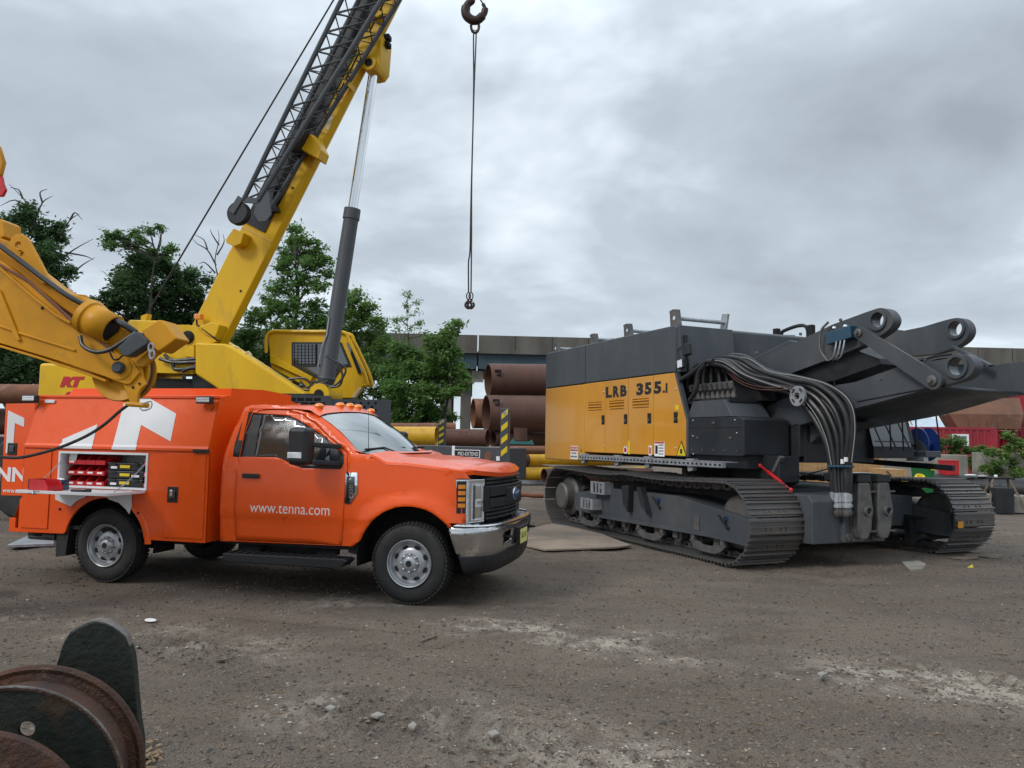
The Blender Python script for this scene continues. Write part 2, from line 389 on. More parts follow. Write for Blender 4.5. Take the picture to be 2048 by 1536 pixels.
# ---- chassis
mb = MB()
mb.box(-4.7, .75, .55, .66, .45, .62); mb.box(-4.7, .75, 1.37, 1.48, .45, .62); mb.box(-4.6, -.75, .35, 1.7, .56, .66)
mb.box(-2.1, -1.0, .25, .50, .38, .56); mb.box(-.6, .6, .45, 1.6, .45, .95); mb.box(-3.0, -2.6, .3, .55, .42, .6)
mb.tube([(0, .2, .42), (0, 1.85, .42)], .06, 10); mb.tube([(-3.62, .2, .42), (-3.62, 1.85, .42)], .06, 10); mb.ball((-3.62, 1.0, .42), .17); mb.ball((.05, .7, .42), .14)
mb.tube([(-4.6, 1.5, .46), (-.7, 1.45, .46)], .04, 8)
mb.box(-4.98, -4.78, .3, 1.75, .42, .52)
mb.build('chassis', 'under', truck)
for y0, y1 in ((.07, .42), (TW - .42, TW - .07)):
    for c in (0.0, -3.64):
        P = circ(c, .42, .60, 20, -8, 188); mb = MB()
        mb.grid([[(x, y0, z) for x, z in P], [(x, y1, z) for x, z in P]])
        mb.prism(P, 'y', y1 if y0 < 1 else y0, (y1 + .01) if y0 < 1 else y0 - .01); mb.build('wheel_well', 'under', truck, fixn=False)
# ---- cab side, door, fender
arch = [(AX + AR * math.cos(R(a)), AZ + AR * math.sin(R(a))) for a in range(176, 3, -8)]
cabrear = tl(Z2([(62, 1030), (64, 900), (76, 600), (98, 480), (140, 375), (190, 270), (212, 228), (250, 213), (330, 209)]))
roofline = tl(Z2([(420, 214), (520, 232), (600, 262), (700, 340), (850, 475), (900, 505), (985, 512)]))
crease = tl(Z2([(1060, 557), (1180, 563), (1300, 577), (1420, 592), (1528, 610), (1566, 655)]))
nose = tl([(913, 958), (913, 962), (914, 1001), (924, 1012), (931, 1022), (932, 1046), (900, 1047)])
archpx = [p for p in arch if p[1] > .60]
door_out = tl(Z2([(155, 1025), (150, 900), (160, 620), (175, 520), (205, 380), (258, 240), (300, 233), (480, 243), (560, 268), (640, 325), (720, 400), (800, 470), (832, 505), (832, 600), (812, 800), (805, 900), (798, 1056)]))
winb = tl(Z2([(179, 524), (208, 390), (260, 258), (310, 262), (480, 276), (545, 306), (700, 408), (808, 512), (808, 560), (790, 598), (660, 595), (560, 592), (495, 570), (440, 538), (400, 526)]))
body_out = cabrear + roofline + crease + nose + archpx[::-1] + tl(Z2([(858, 1063)]))
gap = .006
def shrink(poly, d):
    n = len(poly); out = []; ar = sum(poly[i][0] * poly[(i + 1) % n][1] - poly[(i + 1) % n][0] * poly[i][1] for i in range(n)); sg = 1 if ar > 0 else -1
    for i in range(n):
        p0, p1, p2 = Vector(poly[i - 1]), Vector(poly[i]), Vector(poly[(i + 1) % n])
        a = (p1 - p0); b = (p2 - p1)
        if a.length < 1e-6 or b.length < 1e-6: out.append(tuple(p1)); continue
        a.normalize(); b.normalize(); nn = Vector((-(a.y + b.y), a.x + b.x))
        if nn.length < 1e-6: out.append(tuple(p1)); continue
        nn.normalize(); c = max(nn.dot(Vector((-a.y, a.x))), .4); out.append(tuple(p1 + nn * (sg * d / c)))
    return out
def sheet(loops, name, m, side, parent, off=0.0, th=.02, step=.06, bevel=0):
    mb = my(side, panel(loops, step, lambda x, z: inset(x, z) - off))
    o = mb.build(name, m, parent, smooth=28); solid(o, th, 0)
    return o
for side in (0, 1):
    sheet([body_out, door_out], 'cab_side', 'orange', side, truck, th=.012)
    d = sheet([shrink(door_out, gap), winb], 'door', 'orange', side, truck, th=.012)
    sheet([shrink(winb, -.004), ], 'window_trim', 'black', side, d, off=-.006, th=.004)
    glass = tl(Z2([(268, 520), (290, 380), (314, 266), (480, 284), (540, 314), (700, 420), (722, 452), (722, 560), (640, 583), (560, 582), (500, 562), (445, 532), (400, 522)]))
    sheet([glass], 'window', 'glass', side, d, off=.004, th=.004)
    qt = tl(Z2([(141, 520), (150, 455), (190, 330), (222, 258), (257, 250), (206, 392), (177, 524)]))
    sheet([qt], 'quarter_trim', 'black', side, truck, off=.008, th=.006)
    hx, hz = TS(485, 952)
    mb = my(side, MB().box(hx, hx + .235, inset(hx, hz) - .004, .03, hz - .055, hz + .045)); hp = mb.build('handle', 'under', d, bevel=.012)
    mb = my(side, MB().box(hx + .012, hx + .215, inset(hx, hz) - .035, -.012, hz - .02, hz + .03)); mb.build('grip', 'black', hp, bevel=.01)
# black line under the sill
for y0 in (.06, TW - .12): MB().box(-2.14, -.62, y0, y0 + .06, .50, .56).build('sill', 'under', truck)
# ---- roof and rear of cab, windscreen, hood
def zr(t): return 1.955 + .075 * math.sin(math.pi * t) ** .55
rows = []
for x, dz in ((-1.90, -.06), (-1.86, -.015), (-1.7, 0), (-1.4, 0), (-1.24, -.012), (-1.13, -.045)):
    rows.append([(x + (.07 * math.sin(math.pi * j / 16) if x > -1.3 else -.03 * math.sin(math.pi * j / 16)), .165 + (TW - .33) * j / 16, zr(j / 16) + dz - (.03 if x > -1.2 else 0)) for j in range(17)])
MB().grid(rows).build('roof', 'orange', truck, smooth=60)
MB().prism([(.03, .55), (.0, 1.40), (.16, 1.93), (.6, 2.0), (1.43, 2.0), (TW - .16, 1.93), (TW, 1.4), (TW - .03, .55)], 'x', -2.03, -1.98).build('cab_back', 'orange', truck)
def bil(a, b, n=16, bow=.0, bz=0.0):
    return [tuple(Vector(a).lerp(Vector(b), j / n) + Vector((bow * math.sin(math.pi * j / n), 0, bz * math.sin(math.pi * j / n) ** .6))) for j in range(n + 1)]
rl_x = [p[0] for p in roofline][::-1]; rl_z = [p[1] for p in roofline][::-1]
top = bil((-1.14, .20, 1.885), (-1.14, TW - .20, 1.885), bow=.09, bz=.055)
bot = bil((-.60, .10, 1.475), (-.60, TW - .10, 1.475), bow=.17, bz=.015)
rows = [[tuple(Vector(a).lerp(Vector(b), t) + Vector((.02 * math.sin(math.pi * t), 0, .025 * math.sin(math.pi * t)))) for a, b in zip(top, bot)] for t in (0, .25, .5, .75, 1)]
for side in (0, 1):
    A_, B_, n_ = [], [], 12
    for k in range(n_ + 1):
        t_ = k / n_; a = Vector(top[0]).lerp(Vector(bot[0]), t_) + Vector((.02 * math.sin(math.pi * t_), 0.02, .025 * math.sin(math.pi * t_) - .004)); z = a.z + .01
        x = interp(z, rl_z, rl_x); A_.append((x, inset(min(x, -.001), z) + .002, z)); B_.append(tuple(a))
    my(side, MB().grid([A_, [tuple((Vector(p) + Vector(q)) / 2 + Vector((.012, 0, .008))) for p, q in zip(A_, B_)], B_])).build('windscreen_pillar', 'orange', truck, smooth=60)
ws = MB().grid(rows).build('windscreen', 'wsglass', truck, smooth=80)
rows = [[tuple(Vector(p) + Vector((-.03, 0, .004))) for p in bot], [tuple(Vector(p) + Vector((.10, 0, .0))) for p in bot], [tuple(Vector(p) + Vector((.16, 0, .01))) for p in bot]]
MB().grid(rows).build('cowl', 'black', truck, smooth=0)
for y0, y1, dx in ((.25, 1.05, 0), (.95, 1.68, .02)):
    a = Vector((-.44, y0 + .35, 1.52)); b = Vector((-.60, y0, 1.535)); c = Vector((-.50, y1, 1.55))
    wp = MB().tube([a + Vector((.0, .1, -.02)), b + Vector((0.06, .3, .02)), b], .009, 6)
    wp.beam(b + Vector((0, -.05, 0)), c, .018, .02); wp.build('wiper', 'black', truck)
CZ = sorted([p for p in roofline[-2:]] + crease[:-1])
def crz(x): return interp(x, [p[0] for p in CZ] + [.62, .72, .8], [p[1] for p in CZ] + [1.362, 1.34, 1.31])
rows = []
EO = [0, .010, .035, .08, .15, .24, .33, .42, .55, .72, .88]
YC = EO + [1.015 - .0] + [TW - e_ for e_ in EO[::-1]]
for i in range(23):
    t = i / 22; row = []
    for j, yy in enumerate(YC):
        side_ = yy > 1.015; e0 = min(yy, TW - yy)
        e_ = e0 - .001 * (1 - e0 / 1.015)
        xf = front_x(e_) + .012; xa = -.47 + .13 * math.sin(math.pi * yy / TW)
        x = xa + (xf - xa) * t
        e_ = max(e_, inset(x, 1.40) - .012 + .3 * EO[min(j, len(YC) - 1 - j)] if x > .36 and min(j, len(YC) - 1 - j) < 4 else 0, inset(min(x, .3), 1.4) - .012 if e0 < .01 else 0)
        y = TW - e_ if side_ else e_
        crown = interp(e0, [0, .010, .035, .08, .15, .24, .33, .42, .55, 1.0], [-.022, .006, .014, .019, .025, .030, .050, .056, .062, .074])
        fade = interp(t, [0, .55, .85, .96, 1], [1, .95, .70, .40, .05]) if crown > 0 else 1
        row.append((x, y, crz(x) + crown * fade - (.012 if t > .99 else 0)))
    rows.append(row)
rows.append([(x - .012, y, z - .045) for x, y, z in rows[-1]])
MB().grid(rows).build('hood', 'orange', truck, smooth=24)
hood_rows = rows
for k, y in enumerate((.34, .78, 1.015, 1.25, 1.69)):
    dx_ = (.04, .07, .08, .07, .04)[k]
    mb = MB().ball((-1.27 + dx_, y, zr((y - .165) / 1.7) - .0), .055, 12, (1.1, .75, .62)); mb.build('roof_marker_light', 'amber', truck)
# raised letters pressed in the hood lip
text('SUPER DUTY', 'hood_lettering', 'orange', truck, .075, (.715, .66, 1.345), (0.07, 1, 0), (-.75, 0, .35), .004, sx=1.25)
# ---- front fascia
def plan(off=0.0, ys=None):
    ys = ys or [0.03 + (TW - .06) * i / 40 for i in range(41)]
    pts = [Vector((front_x(y), y, 0)) for y in ys]; out = []
    for i, p in enumerate(pts):
        d = (pts[min(i + 1, len(pts) - 1)] - pts[max(i - 1, 0)]).normalized(); out.append(p + Vector((d.y, -d.x, 0)) * off)
    return out
def band(y0, y1, z0, z1, off=0.0, th=.03, n=12, tilt=0.0):
    """curved bar following the front of the truck"""
    P = plan(off, [y0 + (y1 - y0) * i / n for i in range(n + 1)]); Q = plan(off - th, [y0 + (y1 - y0) * i / n for i in range(n + 1)])
    mb = MB(); up = lambda p, z: (p[0] - tilt * (z - .8), p[1], z)
    A, B, C_, D_ = [up(p, z0) for p in P], [up(p, z1) for p in P], [up(p, z1) for p in Q], [up(p, z0) for p in Q]
    mb.grid([A, B, C_, D_, A])
    k = n + 1; o = len(mb.v) - 5 * k
    mb.f += [(o, o + k, o + 2 * k, o + 3 * k), (o + k - 1, o + 2 * k - 1, o + 3 * k - 1, o + 4 * k - 1)]; mb.m += [0, 0]
    return mb
band(.02, TW - .02, .78, 1.30, -.07, .05, 30).build('radiator_support', 'under', truck)
for side in (0, 1):
    hl = my(side, band(.026, .30, .82, 1.255, .002, .04, 10)).build('headlight', 'lamp', truck, bevel=.006)
    my(side, band(.03, .085, .92, 1.24, .006, .02, 4)).build('turn_housing', 'black', hl)
    for k in range(4): my(side, band(.036, .078, 1.165 - k * .062, 1.205 - k * .062, .010, .01, 3)).build('turn_lamp', 'amber', hl)
    for za, zb, ya, yb in ((1.06, 1.19, .17, .24), (.87, .98, .17, .26)):
        my(side, band(ya, yb, za, zb, .006, .01, 3)).build('lens', 'chrome', hl)
    my(side, band(.10, .285, 1.225, 1.25, .012, .02, 6)).build('trim', 'chrome', hl); my(side, band(.10, .285, .825, .85, .012, .02, 6)).build('trim', 'chrome', hl)
    my(side, band(.105, .125, .85, 1.225, .012, .02, 2)).build('trim', 'chrome', hl); my(side, band(.15, .165, .86, 1.2, .012, .02, 2)).build('trim', 'dkchrome', hl)
    my(side, band(.19, .27, 1.015, 1.04, .014, .02, 4)).build('trim', 'chrome', hl)
gr = band(.31, TW - .31, .83, 1.27, -.02, .03, 20).build('grille', 'under', truck)
for z in (1.245, 1.205): band(.32, TW - .32, z, z + .022, .02, .05, 18).build('bar', 'dkchrome', gr)
for z in (.925, .885, .845): band(.32, TW - .32, z, z + .022, .02, .05, 18).build('bar', 'dkchrome', gr)
band(.34, TW - .34, 1.08, 1.185, .045, .07, 18).build('crossbar', 'black', gr, bevel=.008)
band(.34, TW - .34, .965, 1.055, .045, .07, 18).build('crossbar', 'black', gr, bevel=.008)
band(.72, TW - .72, 1.0, 1.15, .055, .07, 8).build('crossbar', 'black', gr, bevel=.008)
for a, b in ((.28, .34), (TW - .34, TW - .28)):
    fr_ = band(a, b, .93, 1.19, .035, .05, 3).build('side_vent', 'black', gr)
    for k in range(8): band(a + .01, b - .01, .95 + k * .029, .962 + k * .029, .041, .02, 2).build('louvre', 'under', fr_)
bd = MB().lathe((.808, 1.015, 1.075), (1, 0, 0), [(0, .115), (.035, .115), (.042, .105)], 32); bd.v = [(x, 1.015 + (y - 1.015) * 1.05, 1.075 + (z - 1.075) * .62) for x, y, z in bd.v]
bdo = bd.build('badge', 'chrome', gr)
bd = MB().lathe((.808, 1.015, 1.075), (1, 0, 0), [(0, .10), (.046, .10), (.049, .09)], 32); bd.v = [(x, 1.015 + (y - 1.015) * 1.05, 1.075 + (z - 1.075) * .60) for x, y, z in bd.v]
bd.build('badge_face', 'blue', gr)
text('Ford', 'badge_script', 'chrome', gr, .085, (.8595, 1.015, 1.05), (0, 1, 0), (0, 0, 1), .002, 'CENTER', shear=.4)
# ---- bumper
BP = [(-.015, .40), (-.02, .50), (-.01, .60), (.03, .695), (.11, .785), (.24, .845), (.42, .882), (.70, .902), (1.015, .910)]
BP = [(x, y) for y, x in BP]; BP = BP + [(x, TW - y) for x, y in BP[-2::-1]]
L_ = [0.0]
for i in range(len(BP) - 1): L_.append(L_[-1] + math.hypot(BP[i + 1][0] - BP[i][0], BP[i + 1][1] - BP[i][1]))
def bplan(s_, off=0.0):
    x, y = interp(s_, L_, [p[0] for p in BP]), interp(s_, L_, [p[1] for p in BP]); e_ = .03
    d = Vector((interp(s_ + e_, L_, [p[0] for p in BP]) - interp(s_ - e_, L_, [p[0] for p in BP]), interp(s_ + e_, L_, [p[1] for p in BP]) - interp(s_ - e_, L_, [p[1] for p in BP]))).normalized()
    return x + d.y * off, y - d.x * off
SM = L_[-1]
def bsheet(loops, prof, name, m, off=0.0, th=.02, step=.05, parent=None):
    mb = panel(loops, step, lambda s_, z: 0)
    mb.v = [(*bplan(s_, off + interp(z, *prof)), z) for s_, _, z in mb.v]
    o = mb.build(name, m, parent or truck, smooth=40); solid(o, th, 0); return o
prof = ([.48, .56, .76, .79, .815], [-.055, -.02, .0, -.01, -.045])
hole = lambda c: [(c - .10, .595), (c + .13, .62), (c + .13, .73), (c - .10, .72)]
cs = SM / 2
bsheet([[(0, .815), (.04, .70), (.10, .50), (cs - .62, .50), (cs - .45, .53), (cs + .45, .53), (cs + .62, .50), (SM - .10, .50), (SM - .04, .70), (SM, .815)], hole(cs - .52), [(2 * cs - a, b) for a, b in hole(cs - .52)]], prof, 'front_bumper', 'bumpchrome')
bsheet([[(.12, .50), (.17, .33), (SM - .17, .33), (SM - .12, .50), (cs + .62, .51), (cs + .45, .535), (cs - .45, .535), (cs - .62, .51)]], ([.33, .42, .55], [-.10, -.05, -.04]), 'front_valance', 'black', th=.03)
bsheet([[(cs - .66, .57), (cs + .66, .57), (cs + .66, .74), (cs - .66, .74)]], ([.5, .8], [-.07, -.07]), 'bumper_inner', 'under', th=.02)
MB().prism([(x, y) for x, y in BP] + [(.45, TW - .02), (.60, TW - .3), (.60, .3), (.45, .02)], 'z', .785, .80).build('bumper_top', 'dkchrome', truck)
for k in (-1, 1):
    x, y = bplan(cs + .52 * k + .0, -.03)
    MB().tube([(x - .1, y - .03, .66), (x + .06, y - .03, .66), (x + .09, y, .66), (x + .06, y + .03, .66), (x - .1, y + .03, .66)], .012, 8).build('tow_hook', 'under', truck)
x, y = bplan(cs - .02, .015)
pl = MB().box(x + .02, x + .026, y - .155, y + .155, .545, .70).build('licence_plate', 'plate', truck, bevel=.004)
text('XG 47', 'plate_lettering', 'dark_letter', pl, .085, (x + .027, y, .60), (0, 1, 0), (0, 0, 1), .001, 'CENTER')
MB().box(x - .02, x + .02, y - .18, y + .18, .53, .72).build('plate_bracket', 'black', truck)
# ---- mirror, antenna, badge, board, flaps
for side in (0, 1):
    mr_ = my(side, MB().box(-1.20, -.98, -.36, -.16, 1.37, 1.75)).build('mirror', 'black', truck, bevel=.05, segs=4)
    my(side, MB().box(-1.0, -.985, -.34, -.18, 1.40, 1.72)).build('mirror_back', 'black', mr_, bevel=.01)
    my(side, MB().box(-1.185, -1.03, -.367, -.355, 1.44, 1.50)).build('marker', 'lamp', mr_, bevel=.004)
    for z in (1.40, 1.58):
        my(side, MB().beam((-1.0, -.22, z), (-.80, .03, z - .02), .05, .05)).build('mirror_arm', 'black', mr_, bevel=.012)
    fl = my(side, MB().prism([(-.69, .93), (-.57, .90), (-.60, .45), (-.70, .47)], 'y', .08, .30)).build('mud_flap', 'rubber', truck)
    fl = my(side, MB().prism([(-4.30, .62), (-4.13, .6), (-4.17, .26), (-4.30, .24)], 'y', .03, .36)).build('mud_flap', 'rubber', truck)
    rb = my(side, MB().prism([(-2.06, .42), (-2.06, .345), (-1.98, .325), (-.80, .325), (-.68, .35), (-.62, .41), (-.66, .43)], 'y', -.10, .10)).build('running_board', 'black', truck, bevel=.015)
    for k in range(28):
        my(side, MB().box(-2.0 + k * .046, -1.975 + k * .046, -.08, .08, .425, .435)).build('tread_rib', 'rubber', rb) if k % 2 == 0 else None
    for x in (-1.85, -.95): my(side, MB().beam((x, .05, .40), (x, .30, .58), .22, .03)).build('bracket', 'under', rb)
MB().tube([(-.58, .25, 1.44), (-.585, .25, 1.50), (-.60, .25, 1.97)], [.008, .004, .002], 6).build('antenna', 'under', truck)
bp_ = tl([(693, 945), (716, 945), (716, 985), (702, 1007), (691, 1007)])
o = sheet([bp_], 'fender_badge', 'chrome', 0, truck, off=.012, th=.012, step=.2)
bp_ = tl([(695, 953), (711, 953), (711, 984), (700, 1001), (694, 1001)])
sheet([bp_], 'badge_field', 'dkchrome', 0, o, off=.016, th=.006, step=.2)
bx, bz = TS(702, 1000)
text('F350', 'badge_lettering', 'chrome', o, .062, (bx + .030, -.022, bz + .015), (0, 0, 1), (-1, 0, 0), .002, sx=1.15)
# ---- wheels: ring tyre with tread blocks, pressed steel rim
def wheel(x, ysurf, out):
    root = MB()
    wdt = .255; R0 = .405
    prof = [(0.035, .235), (.012, .25), (.0, .29), (.004, .345), (.022, .385), (.05, .400), (wdt - .05, .400), (wdt - .022, .385), (wdt, .345), (wdt, .27), (wdt - .03, .235)]
    ty = MB().lathe((x, ysurf, R0), (0, out, 0), prof, 56, caps=(0, 0))
    n = 58
    for k in range(n):
        for r_, (a, b) in enumerate(((.012, .055), (.075, .12), (.135, .18), (.20, .243))):
            th = 2 * math.pi * (k + .5 * (r_ % 2)) / n; c = Vector((x, ysurf + out * (a + b) / 2, R0)); rad = Vector((math.cos(th), 0, math.sin(th))); tan = Vector((-math.sin(th), 0, math.cos(th)))
            rr = .402 if 0 < r_ < 3 else .394
            ty.obox(c + rad * rr, tan * .031, Vector((0, b - a, 0)), rad * .016)
    t = ty.build('tyre', 'rubber', None, smooth=40)
    rm = MB().lathe((x, ysurf, R0), (0, out, 0), [(.004, .222), (-.004, .232), (.006, .238), (.03, .238), (.05, .212), (.012, .218), (.03, .205), (.07, .196), (.075, .17), (.055, .155), (.042, .125), (.040, .10), (.05, .085), (.012, .07), (.0, .055), (-.004, .03), (-.004, .0001)], 48, caps=(0, 0))
    r_ = rm.build('rim', 'alloy', None, smooth=30)
    for k in range(8):
        th = 2 * math.pi * (k + .5) / 8
        if k % 1 == 0:
            c = Vector((x + .164 * math.cos(th), ysurf + out * .060, R0 + .164 * math.sin(th))); rad = Vector((math.cos(th), 0, math.sin(th))); tan = Vector((-math.sin(th), 0, math.cos(th)))
            P = [c + tan * (.030 * math.cos(a)) + rad * (.016 * math.sin(a)) - Vector((0, out * .012, 0)) for a in [2 * math.pi * q / 12 for q in range(12)]]
            MB().add(P + [p + Vector((0, out * .02, 0)) for p in P], [tuple(range(12))] + [(i, (i + 1) % 12, 12 + (i + 1) % 12, 12 + i) for i in range(12)]).build('rim_opening', 'under', r_)
        th = 2 * math.pi * k / 8
        MB().lathe((x + .085 * math.cos(th), ysurf + out * .045, R0 + .085 * math.sin(th)), (0, -out, 0), [(0, .013), (.035, .012), (.04, .006)], 8).build('wheel_nut', 'chrome', r_)
    MB().lathe((x, ysurf, R0), (0, out, 0), [(-.006, .032), (.0, .034)], 20).build('hub_cap', 'black', r_)
    e_ = bpy.data.objects.new('wheel', None); COL.objects.link(e_); e_.parent = truck; t.parent = e_; r_.parent = e_
    # sub-sub parts would be a fourth level: join them into the rim
    for q in [c for c in bpy.data.objects if c.parent == r_]: q.parent = e_
    return e_
wheel(0.0, .0, 1); wheel(-3.62, .0, 1); wheel(-3.62, TW, -1); wheel(0.0, TW, -1)
# ---- service body
SB = [(0.0, .5), (0.0, 1.475), (-.022, 1.478), (-.022, 1.505), (.0, 1.53), (.15, 2.08), (.36, 2.11), (.37, 2.19), (1.015, 2.215)]
SBf = SB + [(TW - a, b) for a, b in SB[-2::-1]]
sb = bpy.data.objects.new('service_body', None)
# side plate with wheel opening, cabinet opening
XR, XF = -4.82, -2.34
rarch = [(-3.64 + .53 * math.cos(R(a)), .43 + .50 * math.sin(R(a))) for a in range(8, 173, 8)]
side_out = [(XR, .545), (XR + .0, .87), (-4.79, .9), (-4.79, 1.475), (XF, 1.475), (XF, .495), (-3.06, .495), (-3.11, .52)] + rarch + [(-4.17, .52), (-4.2, .51), (-4.95, .50), (-4.95, .66), (-4.86, .66), (-4.86, .545)]
cabh = [(-4.28, 1.055), (-3.125, 1.055), (-3.125, 1.425), (-4.28, 1.425)]
def pl_y(loops, a, b): 
    m_ = MB(); m_.prism(loops[0], 'y', a, b, loops[1:]); return m_
for side in (0, 1):
    sp_ = my(side, pl_y([side_out] + ([cabh] if side == 0 else []), 0.0, .03)).build('body_side', 'orange', truck, bevel=.004)
    # door faces stand a little proud
    for dx0, dx1, z0, z1, hxx, hzz in ((-4.78, -4.40, .555, 1.455, -4.70, 1.03), (-2.86, -2.37, .535, 1.455, -2.83, 1.0)):
        dd = my(side, MB().box(dx0, dx1, -.012, -.001, z0, z1)).build('compartment_door', 'orange', truck, bevel=.006)
        hh = my(side, MB().box(hxx, hxx + .135, -.017, -.010, hzz - .085, hzz + .085)).build('handle', 'black', dd, bevel=.006)
        my(side, MB().box(hxx + .03, hxx + .105, -.035, -.015, hzz - .045, hzz + .045)).build('latch', 'dkchrome', dd, bevel=.012)
        my(side, MB().box(hxx + .05, hxx + .085, -.05, -.03, hzz - .02, hzz + .055)).build('latch', 'chrome', dd, bevel=.008)
    # flare above rear wheel
    fa = MB(); P = [(-3.64 + .55 * math.cos(R(a)), .43 + .52 * math.sin(R(a))) for a in range(2, 62, 6)]; Q = [(-3.64 + .62 * math.cos(R(a)), .43 + .58 * math.sin(R(a))) for a in range(2, 62, 6)]
    fa.grid([[(x, .004, z) for x, z in Q], [(x, -.006, z) for x, z in [(-3.64 + .59 * math.cos(R(a)), .43 + .555 * math.sin(R(a))) for a in range(2, 62, 6)]], [(x, -.010, z) for x, z in P], [(x, .04, z) for x, z in [(-3.64 + .535 * math.cos(R(a)), .43 + .505 * math.sin(R(a))) for a in range(2, 62, 6)]]])
    my(side, fa).build('wheel_flare', 'orange', truck, smooth=50)
    # leaning canopy side + ledge
    cs_ = MB(); cs_.grid([[(-4.81, -.022, 1.478), (XF, -.022, 1.478)], [(-4.80, -.022, 1.505), (XF, -.022, 1.505)], [(-4.78, .0, 1.53), (XF - .01, 0, 1.53)], [(-4.77, .15, 2.08), (XF - .01, .15, 2.08)]])
    o = my(side, cs_).build('canopy_side', 'orange', truck, smooth=20)
    my(side, MB().box(-4.79, XF + .004, .128, .155, 2.062, 2.095)).build('canopy_edge', 'orange', truck, bevel=.006)
rf = MB(); 
rows = [[(x, y, min(z, zc_) - dz) for y, z in SBf[5:-5]] for x, dz, zc_ in ((-4.77, .0, 2.11), (-4.56, 0, 2.11), (-4.52, 0, 9), (-2.42, 0, 9), (-2.34, 0.0, 9))]
rf.grid(rows); rf.build('canopy_roof', 'orange', truck, smooth=15)
MB().prism([(y, z) for y, z in SBf if y >= 0 and y <= TW], 'x', -2.345, -2.34).build('body_front', 'orange', truck)
MB().grid([[(-4.95, 0.005, .5), (-4.95, TW, .5)], [(-4.8, .005, .9), (-4.8, TW, .9)], [(-4.8, .005, 1.47), (-4.8, TW, 1.47)], [(-4.77, .15, 2.08), (-4.77, TW - .15, 2.08)]]).build('body_back', 'orange', truck)
MB().box(-4.8, -2.36, .05, TW - .05, .56, .60).build('body_floor', 'under', truck)
# interior of the open cabinet
ci = MB()
ci.box(-4.30, -3.10, .44, .46, 1.04, 1.44); ci.box(-4.30, -3.10, .03, .44, 1.035, 1.052); ci.box(-4.30, -3.10, .03, .44, 1.428, 1.44); ci.box(-4.31, -4.285, .03, .44, 1.04, 1.44); ci.box(-3.12, -3.10, .03, .44, 1.04, 1.44)
ci.build('cabinet_lining', 'white', truck)
fm = MB(); fm.prism([(-4.30, 1.035), (-3.105, 1.035), (-3.105, 1.445), (-4.30, 1.445)], 'y', -.012, .03, [[(-4.275, 1.058), (-3.13, 1.058), (-3.13, 1.42), (-4.275, 1.42)]])
fm.build('cabinet_frame', 'white', truck)
sh = MB(); sh.box(-4.29, -3.12, -.56, -.012, 1.008, 1.024)
sh.box(-4.29, -3.12, -.565, -.545, 1.004, 1.036); sh.box(-4.295, -4.28, -.565, -.012, 1.004, 1.034); sh.box(-3.13, -3.115, -.565, -.012, 1.004, 1.034)
sh = sh.build('drop_down_shelf', 'white', truck, bevel=.003)
MB().tube([(-4.02, -.60, 1.0), (-4.06, -.565, 1.03), (-3.98, -.565, 1.03)], .01, 6).build('latch', 'chrome', sh)
for x, xa in ((-4.24, -4.27), (-3.17, -3.14)):
    ch = MB(); a = Vector((x, -.42, 1.035)); b = Vector((xa, -.0, 1.33)); n = 15
    for k in range(n):
        c = a.lerp(b, (k + .5) / n) - Vector((0, 0, .02 * math.sin(math.pi * (k + .5) / n))); d = (b - a).normalized(); e1 = d.cross(Vector((1, 0, 0))).normalized() if k % 2 else Vector((1, 0, 0))
        ch.tube([c + d * (.019 * math.cos(q)) + e1 * (.008 * math.sin(q)) for q in [2 * math.pi * i / 8 for i in range(8)]], .003, 5, closed=True)
    ch.build('chain', 'galv', truck)
# white logo: band on the canopy side, ledge and lower side
def canopy(px):
    """pixel on the leaning canopy plane"""
    out = []
    for u, v in px:
        y = .05
        for _ in range(8):
            p = T.y(u, v, y); y = max(0, (p[2] - 1.53) * .15 / .55)
        out.append((p[0], p[2]))
    return out
def decal(loop, name, fn, off=.003):
    mb = panel([loop], .5, lambda x, z: fn(x, z) - off); o = mb.build(name, 'white', truck, smooth=0); solid(o, .002, 0); return o
cfn = lambda x, z: (z - 1.53) * .15 / .55
decal(canopy(Z1([(382, 455), (385, 425), (600, 333), (570, 455)])), 'logo', cfn)
decal(canopy(Z1([(695, 460), (762, 205), (905, 165), (1083, 268), (1048, 438), (868, 337), (838, 465)])), 'logo', cfn)
for u0, u1 in ((368, 565), (692, 836)):
    a = T.y(*Z1([(u0, 475)])[0], -.02)[0]; b = T.y(*Z1([(u1, 478)])[0], -.02)[0]
    mb = MB(); mb.grid([[(a - .01, -.0245, 1.477), (b, -.0245, 1.477)], [(a - .01, -.0245, 1.507), (b, -.0245, 1.507)], [(a, -.003, 1.533), (b, -.003, 1.533)]]); mb.build('logo', 'white', truck, smooth=0)
low = [tuple(p) for p in [(T.y(u, v, 0)[0], T.y(u, v, 0)[2]) for u, v in Z1([(345, 735), (545, 740), (528, 782), (478, 802), (440, 838), (345, 795)])]]
decal(low, 'logo', lambda x, z: 0, .013)
low = [tuple(p) for p in [(T.y(u, v, 0)[0], T.y(u, v, 0)[2]) for u, v in Z1([(672, 740), (815, 740), (815, 830), (800, 885), (775, 852), (735, 815), (668, 792)])]]
decal(low, 'logo', lambda x, z: 0, .013)
p = TS(500, 1024); q = TS(659, 1030)
sc_ = (q[0] - p[0]) / 4.92
lt = text('www.tenna.com', 'door_lettering', 'letter', truck, .165, (p[0], -.006, p[1]), (1, 0, 0), (0, 0, 1), .0015, bold=-.001)
wdt = max(v.co.x for v in lt.data.vertices) - min(v.co.x for v in lt.data.vertices); k_ = (q[0] - p[0]) / wdt
for v in lt.data.vertices: v.co.x = p[0] + (v.co.x - p[0]) * k_
